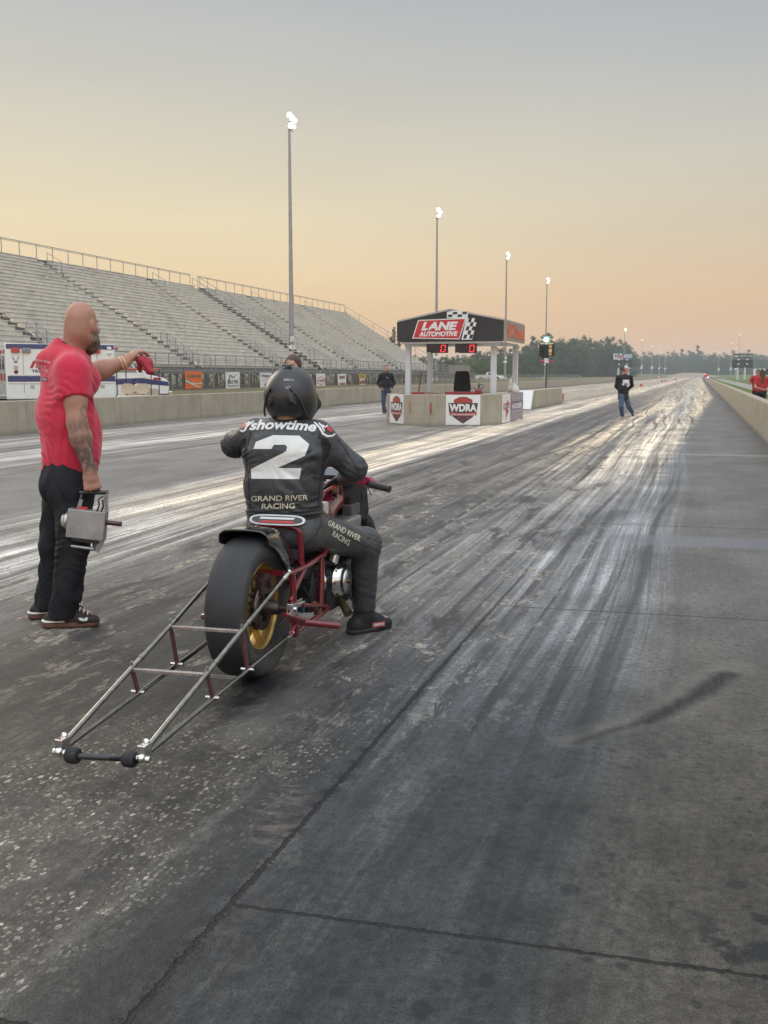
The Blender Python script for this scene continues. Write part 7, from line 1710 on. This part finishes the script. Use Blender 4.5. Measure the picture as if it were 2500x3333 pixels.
# black jeans
JM = NT('black_jeans'); a = JM.noise(None, 7, 5); tw = JM.noise(JM.scale((1, 1, 1)), 300, 2)
JM.set(color=JM.mix(JM.mapr(a, .35, .7, 0, 1), (.010, .0105, .013), (.022, .022, .024)), rough=.85, spec=.25, normal=JM.bump(tw, .15, .002))
Q = Body(.0075); Q.cone(mP+UPv*.06, mP-UPv*.05, .128, .138, .04, (Rr, 1.25)); Q.ell(mP-F*.055-UPv*.05-Rr*-.05, (.12, .12, .12), .06)
for q in 'RL': Q.cone(mH[q]-UPv*.02, mK[q], .118, .086, .06); Q.cone(mK[q], np.array([mA[q][0], mA[q][1], .075]), .086, .083, .04)
Q.clip([0, 0, .058], [0, 0, -1]); Q.disp = wrinkle(.017, 41, *[(mK[q]-UPv*.05, .15, (.3, .2, 1)) for q in 'RL'], *[(mA[q]+UPv*.06, .13, (.15, .2, 1)) for q in 'RL'], (mP-UPv*.12, .15, (.6, .4, 1)), (mK['R']+UPv*.12, .16, (.5, .2, 1)), base=.75)
jeans = Q.build('jeans', JM.mat, man)
t = MB(); po = Vector(mp_(212, 1545, -.2))
SH, SL_, SWH = mat('suede_brown', (.030, .018, .018), .85, 0, .3, 40), mat('gum_sole', (.11, .045, .032), .7, 0, .2, 20), mat('shoe_white', (.66, .65, .60), .6)
for q, f in (('R', unit([.92, .40, 0])), ('L', unit([.80, .60, 0]))):
    B = Body(.0055); a = mA[q]; shoe(B, a, f, ln=.315); B.clip([0, 0, .026], [0, 0, -1]); sh = B.build('shoe', SH, man)
    B = Body(.0055); hl = np.array([a[0], a[1], .016])-f*.072; sd_ = np.array([f[1], -f[0], 0]); B.cone(hl, hl+f*.14, .050, .049, .01); B.cone(hl+f*.14, hl+f*.235, .050, .040, .02); B.clip([0, 0, .003], [0, 0, -1]); B.clip([0, 0, .034], [0, 0, 1]); B.build('sole', SL_, sh)
    B = Body(.0055); B.cone(hl+UPv*.024, hl+f*.06+UPv*.024, .0525, .051, .004); B.clip([0, 0, .034], [0, 0, -1]); B.clip([0, 0, .047], [0, 0, 1]); B.build('white_band', SWH, sh)
    t = MB()
    for i in range(4):
        c = Vector(a+f*(.075+.022*i)+UPv*(.012-.012*i)); s_ = Vector(sd_)*(.028); t.tube(smooth([c-s_, c+Vector((0, 0, .014)), c+s_], 1), .004, 5)
    c = Vector(a+f*.07+UPv*.035)
    for dx_, dz_ in ((.03, .02), (-.03, .02), (.04, -.01)): t.tube(smooth([c, c+Vector(f)*dx_+Vector((0, 0, .025+dz_)), c+Vector(sd_)*.035+Vector(f)*dx_], 1), .003, 5)
    t.build('laces', SWH, sh)
    if q == 'R': decal_px(sh, 'side_stripe', [([(255, 2012), (262, 2010), (272, 2014), (282, 2009), (287, 2012), (283, 2021), (270, 2022), (260, 2019)], [tuple(range(8))])], SWH, sh, .005, 4)
# necklace cord, wristband
t = MB(); a0 = mh-UPv*.055-hF*.04; a1 = mp_(222, 1140, 0)-UPv*.03; ad = unit(a1-a0); nc = a0+(a1-a0)*.66; e1 = unit(np.cross(ad, Rr)); pts = []
for i in range(32):
    a = 2*math.pi*i/32; d = Rr*math.cos(a) + (-e1 if e1@F < 0 else e1)*math.sin(a); pts.append(Vector(nc + d*(.0745+.012*max(0, math.sin(a))) + ad*(.012+.030*math.sin(a))))
t.tube(pts, .0032, 6, closed=True); t.build('necklace', BLACKP(), man)
wb_ = mW['L']-dL*.012; fd = unit(mW['L']-mE['L']); t = MB(); u_, v_ = perp(fd); u_, v_ = np.array(u_), np.array(v_)
for o_ in (-.011, .008):
    ring = [Vector(wb_-fd*.012 + fd*o_ + (u_*math.cos(a)+v_*math.sin(a))*.0395) for a in [2*math.pi*i/24 for i in range(24)]]
    t.tube(ring, .0062, 6, closed=True)
t.build('wristband', mat('wristband_orange', (.72, .40, .24), .5, 0, .2, 60), man)
# rag
Bq = Body(.0055); vd_ = CF
for q0, q1, r0, r1 in (((456, 1172, .45), (484, 1180, .44), .017, .021), ((470, 1180, .44), (476, 1196, .43), .026, .020), ((482, 1184, .43), (493, 1212, .42), .022, .010), ((478, 1192, .43), (486, 1210, .43), .020, .012), ((460, 1180, .46), (454, 1200, .46), .015, .010), ((454, 1198, .46), (456, 1210, .46), .009, .004), ((484, 1178, .45), (493, 1190, .44), .014, .012)): Bq.cone(mp_(*q0), mp_(*q1), r0, r1, .012, (tuple(vd_), 1.5))
Bq.disp = wrinkle(.010, 6, (mp_(478, 1190, .43), .06, (.9, .3, .2)), base=1.2)
P_, F_ = Bq.mesh(); lz = P_.min(0)
rag = mesh_obj('red_rag', P_, F_, mat('rag_red', (.34, .028, .045), .85, 0, .25, 20), None); props(rag, 'crumpled red rag held in the outstretched hand of the man in red', 'rag')
# starter motor box in the right hand
stc = Vector(mp_(284, 1706, -.24)); camn = (Vector((0, 0, 1.2))-stc); camn.z = 0; camn.normalize()
su = Vector((camn.y*-1, camn.x, 0)); su = su if su.dot(CR) > 0 else -su
tl = Matrix.Rotation(R(-7), 3, camn)
su2, sv2 = tl @ su, tl @ UZ
su2 = (su2 + camn*.25).normalized(); sn = su2.cross(sv2)*1; sn = sn if sn.dot(camn) > 0 else -sn
if True:
    st_ = empty('engine_starter', stc-UZ*.12, 'grey metal box engine starter hanging from the fist of the man in red', 'starter')
    MM = Matrix((su2, -sn, sv2)).transposed()
    zinc = mat('zinc_plate', (.34, .345, .35), .42, .75, .18, 9, dirt=((.20, .21, .25), .6))
    t = MB(); t.box(stc, (.212, .085, .165), M=MM); bx_ = t.build('case', zinc, st_, bevel=.005)
    Pp = lambda a, b, c: stc + su2*a + sv2*b + sn*c
    t = MB(); t.box(Pp(-.0, -.092, -.02), (.15, .09, .02), M=MM); t.build('lower_body', BLACKP(), st_)
    t = MB(); t.lathe([(.038, 0), (.05, .004), (.05, .02), (.04, .024), (.036, .04)], Pp(-.106, .005, -.02), -su2, 20); t.build('end_cap', mat('cap_alloy', (.5, .49, .46), .3, .8, .1, 20), st_)
    t = MB(); t.lathe([(.014, 0), (.014, .085), (.011, .088)], Pp(.106, .022, 0), su2, 14); t.build('drive_shaft', mat('shaft_dark', (.09, .05, .05), .35, .6), st_)
    t = MB(); t.tube([Pp(-.078, -.135, .0), Pp(.055, -.138, 0)], .011, 12); t.bar(Pp(.05, -.08, 0), Pp(.055, -.14, 0), .02, .02); t.bar(Pp(.095, -.08, 0), Pp(.065, -.15, 0), .012, .03); t.build('support_rod', mat('rod_alloy', (.36, .36, .36), .3, .8), st_)
    t = MB(); t.bar(Pp(.10, .08, -.01), Pp(.088, .18, -.01), .02, .008); t.bar(Pp(.068, .08, -.01), Pp(.085, .18, -.01), .02, .008); t.bar(Pp(-.06, .08, -.02), Pp(-.05, .135, -.02), .02, .02); t.build('handle_bracket', STEEL(), st_)
    kn_ = Vector(mp_(303, 1603, -.21)); t = MB(); t.tube([kn_ - Vector(bar_dir)*.075 , kn_+Vector(bar_dir)*.085], .013, 10); t.tube([kn_-Vector(bar_dir)*.06, Pp(-.055, .13, -.02)], .009, 8); t.tube([kn_+Vector(bar_dir)*.08, Pp(.088, .17, -.01)], .01, 8); t.build('handle', BLACKP(), st_)
    t = MB(); t.box(Pp(-.035, .088, -.015), (.05, .03, .012), M=MM); t.build('red_switch', mat('switch_red', (.5, .03, .03), .4), st_)
    t = MB(); t.tube(smooth([Pp(.045, .075, .0), Pp(.065, .12, .02), Pp(.05, .15, .02), Pp(.075, .17, .0)], 2), .005, 6); t.tube(smooth([Pp(.07, .075, .01), Pp(.09, .11, .02), Pp(.075, .15, .02)], 2), .004, 6); t.build('cable', BLACKP(), st_)

# ------------------------------------------------------------------ people further off
def stand_K(p, f, H=1.78, lean=0, arms='down', feet=.10):
    s = H/1.78; p = np.array([p[0], p[1], 0.]); f = unit([f[0], f[1], 0]); r = np.cross(f, [0, 0, 1.]); Q = lambda a, b, z: p+r*a*s+f*b*s+np.array([0, 0, z*s])
    K = dict(head=Q(0, .03, 1.655), neck=Q(0, 0, 1.49), pelvis=Q(0, 0, .96), sR=Q(.185, -.01, 1.42), sL=Q(-.185, -.01, 1.42), hR=Q(.09, 0, .90), hL=Q(-.09, 0, .90), kR=Q(.10, .02, .49), kL=Q(-.10, .02, .49), aR=Q(feet, -.02, .09), aL=Q(-feet, -.02, .09))
    if arms == 'down': K.update(eR=Q(.25, -.03, 1.14), eL=Q(-.25, -.03, 1.14), wR=Q(.24, .08, .90), wL=Q(-.24, .08, .90))
    if arms == 'back': K.update(eR=Q(.30, -.10, 1.15), eL=Q(-.30, -.10, 1.15), wR=Q(.17, -.06, .92), wL=Q(-.17, -.06, .92))
    if arms == 'pockets': K.update(eR=Q(.29, -.08, 1.14), eL=Q(-.29, -.08, 1.14), wR=Q(.19, .06, .96), wL=Q(-.19, .06, .96))
    return K, Q
def short_hair(S, P, g, hf, r):
    S.ell(P(0, -.02, .05), (.080, .098, .085), .02, np.array([r, hf, [0, 0, 1]])); S.ell(P(0, .075, .0), (.09, .07, .075), .01, None, True); S.ell(P(0, .03, -.06), (.1, .1, .055), .01, None, True)
def long_hair(S, P, g, hf, r):
    S.ell(P(0, -.02, .045), (.086, .105, .092), .02, np.array([r, hf, [0, 0, 1]])); S.ell(P(0, .105, -.03), (.065, .06, .09), .02, None, True); S.cone(P(0, -.085, .02), P(0, -.12, -.36), .075, .05, .05, (r, 1.25))
    for q in (-1, 1): S.cone(P(q*.07, -.03, .0), P(q*.085, -.04, -.26), .035, .028, .04)
p = wZ(1257, 1350); fdir = unit([-p.x*.5-(-p.x)*.0+3.0, -p.y, 0])
K, Q_ = stand_K(p, (.42, -1, 0), 1.82, arms='pockets', feet=.07)
def hoodx(root, P, g, f, r, hf, m, top):
    B = Body(.011); B.cone(g['neck']+[0, 0, -.02]-f*.05, g['neck']+[0, 0, .075]-f*.03, .085, .082, .03, (r, 1.12)); B.ell(P(0, .06, -.03), (.075, .09, .12), .02, None, True); B.build('hood', mat('person_hood', (.010, .010, .014), .85), top)
    t = MB(); o = Vector(g['neck']-np.array([0, 0, .17])+f*.168+r*-.04); put_poly(t, [(-.06, .02), (-.01, .0), (.05, -.035), (.0, .012), (-.04, .035)], o, Vector(-r), UZ, 0, Vector(f)*.02); t.build('chest_print', mat('print_teal', (.4, .5, .5), .6), top)
    B = Body(.008)
    for a, b, d in ((0, .082, -.088), (.025, .07, -.09), (-.025, .07, -.09), (0, .075, -.11)): B.ell(P(a, b, d), (.02, .02, .016), .01)
    B.build('beard', mat('dark_beard', (.05, .03, .022), .8), root)
figure('person', 'man in a black hooded sweatshirt and blue jeans standing by the booth', K, (.42, -1, 0), dict(top=(.010, .010, .014), legs=(.04, .06, .11), shoe=(.015, .015, .017), sole=(.7, .7, .68), hair=(.07, .045, .03)), hairf=short_hair, extras=hoodx, curl=(.8, .9, .6))
# walking man with cap
p = wZ(2027, 1362); k1 = depth(p)
W_ = lambda px, py, dk=0: np.array(wK(px, py, k1+dk))
fw_ = unit([.42, -.9, 0]); K = dict(head=W_(2036, 1203, -.02), neck=W_(2032, 1222), pelvis=W_(2029, 1282), sR=W_(2012, 1229, -.0), sL=W_(2052, 1229, 0), eR=W_(2006, 1257, .10), eL=W_(2057, 1254, .12), wR=W_(2018, 1274, .22), wL=W_(2043, 1270, .22), hR=W_(2022, 1290, -.05), hL=W_(2038, 1290, .05), kR=W_(2022, 1325, -.18), kL=W_(2046, 1322, .05), aR=W_(2026, 1352, -.05), aL=W_(2058, 1342, .38))
K['palmR'] = (.2, .9, 0); K['palmL'] = (-.2, .9, 0); K['toeR'] = (.15, -.98, 0); K['toeL'] = unit([.2, -.6, -.75])
K['aR'][2] = .095
def capx(root, P, g, f, r, hf, m, top):
    hd = np.array([r, hf, [0, 0, 1]]); rh = np.cross(hf, [0, 0, 1]); hd = np.array([rh, hf, [0, 0, 1]])
    B = Body(.009); B.ell(P(0, -.008, .062), (.084, .105, .078), .02, hd); B.clip(P(0, 0, .038), (0, 0, -1)); cpo = B.build('cap', mat('cap_white', (.55, .55, .50), .8, 0, .1, 20), root)
    B = Body(.009); B.ell(P(0, .125, .045), (.072, .075, .012), .01, hd); B.build('cap_brim', mat('cap_white', (.55, .55, .50), .8), cpo)
    B = Body(.009); B.ell(P(0, -.05, .075), (.082, .07, .075), .02, hd); B.build('cap_back', mat('cap_dark', (.03, .012, .015), .8), cpo)
    B = Body(.008)
    for q in (-1, 1): B.ell(P(q*.098, -.005, -.005), (.03, .045, .05), .02, hd)
    B.build('ear_defenders', mat('defender_red', (.32, .02, .04), .4, coat=.3), root)
    t = MB(); sh_ = [(0, -.16), (-.09, -.12), (-.135, -.06), (-.125, 0), (-.09, .03), (-.12, .06), (-.10, .11), (-.04, .095), (0, .12), (.04, .095), (.10, .11), (.12, .06), (.09, .03), (.125, 0), (.135, -.06), (.09, -.12)]
    o = Vector(g['neck']-np.array([0, 0, .25])+f*.176); u_ = Vector(-r)
    t.prism(sh_, o, u_, UZ, Vector(f), .012); t.build('chest_shield', VW, top)
    t = MB(); o2 = o+Vector(f)*.014; put_text(t, '131', o2-UZ*.045, u_, UZ, .16, .075, 0, .06, 0, Vector(f)*.002); put_poly(t, [(-.01, -.09), (.02, .0), (.05, -.09), (.02, -.07)], o2, u_, UZ, 1, Vector(f)*.004); t.build('lettering', [INK, REDI], top)
    for q, s in (('R', -1), ('L', 1)):
        B = Body(.009); a, b = g['s'+q], g['e'+q]; B.cone(a+(b-a)*.2+np.array([0, 0, .03]), a+(b-a)*.9, .066, .058, .03); B.build('sleeve_panel', mat('sleeve_maroon', (.11, .03, .045), .8) if q == 'L' else mat('sleeve_mixed', (.20, .10, .10), .8), top)
figure('person', 'man in a black shield print shirt, jeans and cap walking on the strip', K, fw_, dict(top=(.012, .011, .014), legs=(.05, .08, .13), shoe=(.02, .03, .08), sole=(.6, .6, .6), hair=(.05, .03, .02)), hairf=short_hair, extras=capx, headfwd=(.95, -.3, -.08), jacket_len=.30)
# long haired woman in red behind the right wall, and the person in the cap in front of her
k2 = 38.0; p = wK(2476, 1330, k2); K, Q_ = stand_K(p, (-.25, 1, 0), 1.66, arms='back')
K['wL'] = Q_(.05, -.16, 1.0); K['eL'] = Q_(-.27, -.08, 1.1); K['eR'] = Q_(.26, .0, 1.12); K['wR'] = Q_(.2, .2, 1.2)
figure('person', 'woman with long fair hair in a red shirt behind the right wall', K, (-.25, 1, 0), dict(top=(.42, .022, .025), legs=(.012, .012, .014), shoe=(.02, .02, .02), hair=(.42, .27, .15)), hairf=long_hair, sleeves='short', female=True, jacket_len=.14)
p = wK(2462, 1330, 40.3); K, Q_ = stand_K(p, (-.1, 1, 0), 1.68, arms='down'); K['eL'] = Q_(-.30, .05, 1.2); K['wL'] = Q_(-.2, .25, 1.4)
def cap2(root, P, g, f, r, hf, m, top):
    B = Body(.01); hd = np.array([r, hf, [0, 0, 1]]); B.ell(P(0, -.008, .06), (.086, .105, .078), .02, hd); B.clip(P(0, 0, .03), (0, 0, -1)); c = B.build('cap', mat('cap_grey', (.24, .24, .23), .8), root)
    B = Body(.01); B.ell(P(0, .125, .035), (.07, .07, .012), .01, hd); B.build('cap_brim', mat('cap_grey', (.24, .24, .23), .8), c)
figure('person', 'person in a red shirt and grey cap just beyond the long haired woman', K, (-.1, 1, 0), dict(top=(.36, .022, .03), legs=(.012, .012, .014), shoe=(.02, .02, .02), hair=(.1, .06, .04)), hairf=short_hair, extras=cap2, sleeves='short')
# woman mostly hidden by the rider's helmet
p = wK(957, 1600, 13.4); K, Q_ = stand_K(p, (.3, -1, 0), 1.70, arms='back')
figure('person', 'dark haired woman whose head shows just above the rider helmet', K, (.3, -1, 0), dict(top=(.02, .02, .025), legs=(.015, .015, .02), shoe=(.02, .02, .02), hair=(.035, .02, .016)), h=.010, hairf=long_hair, female=True)
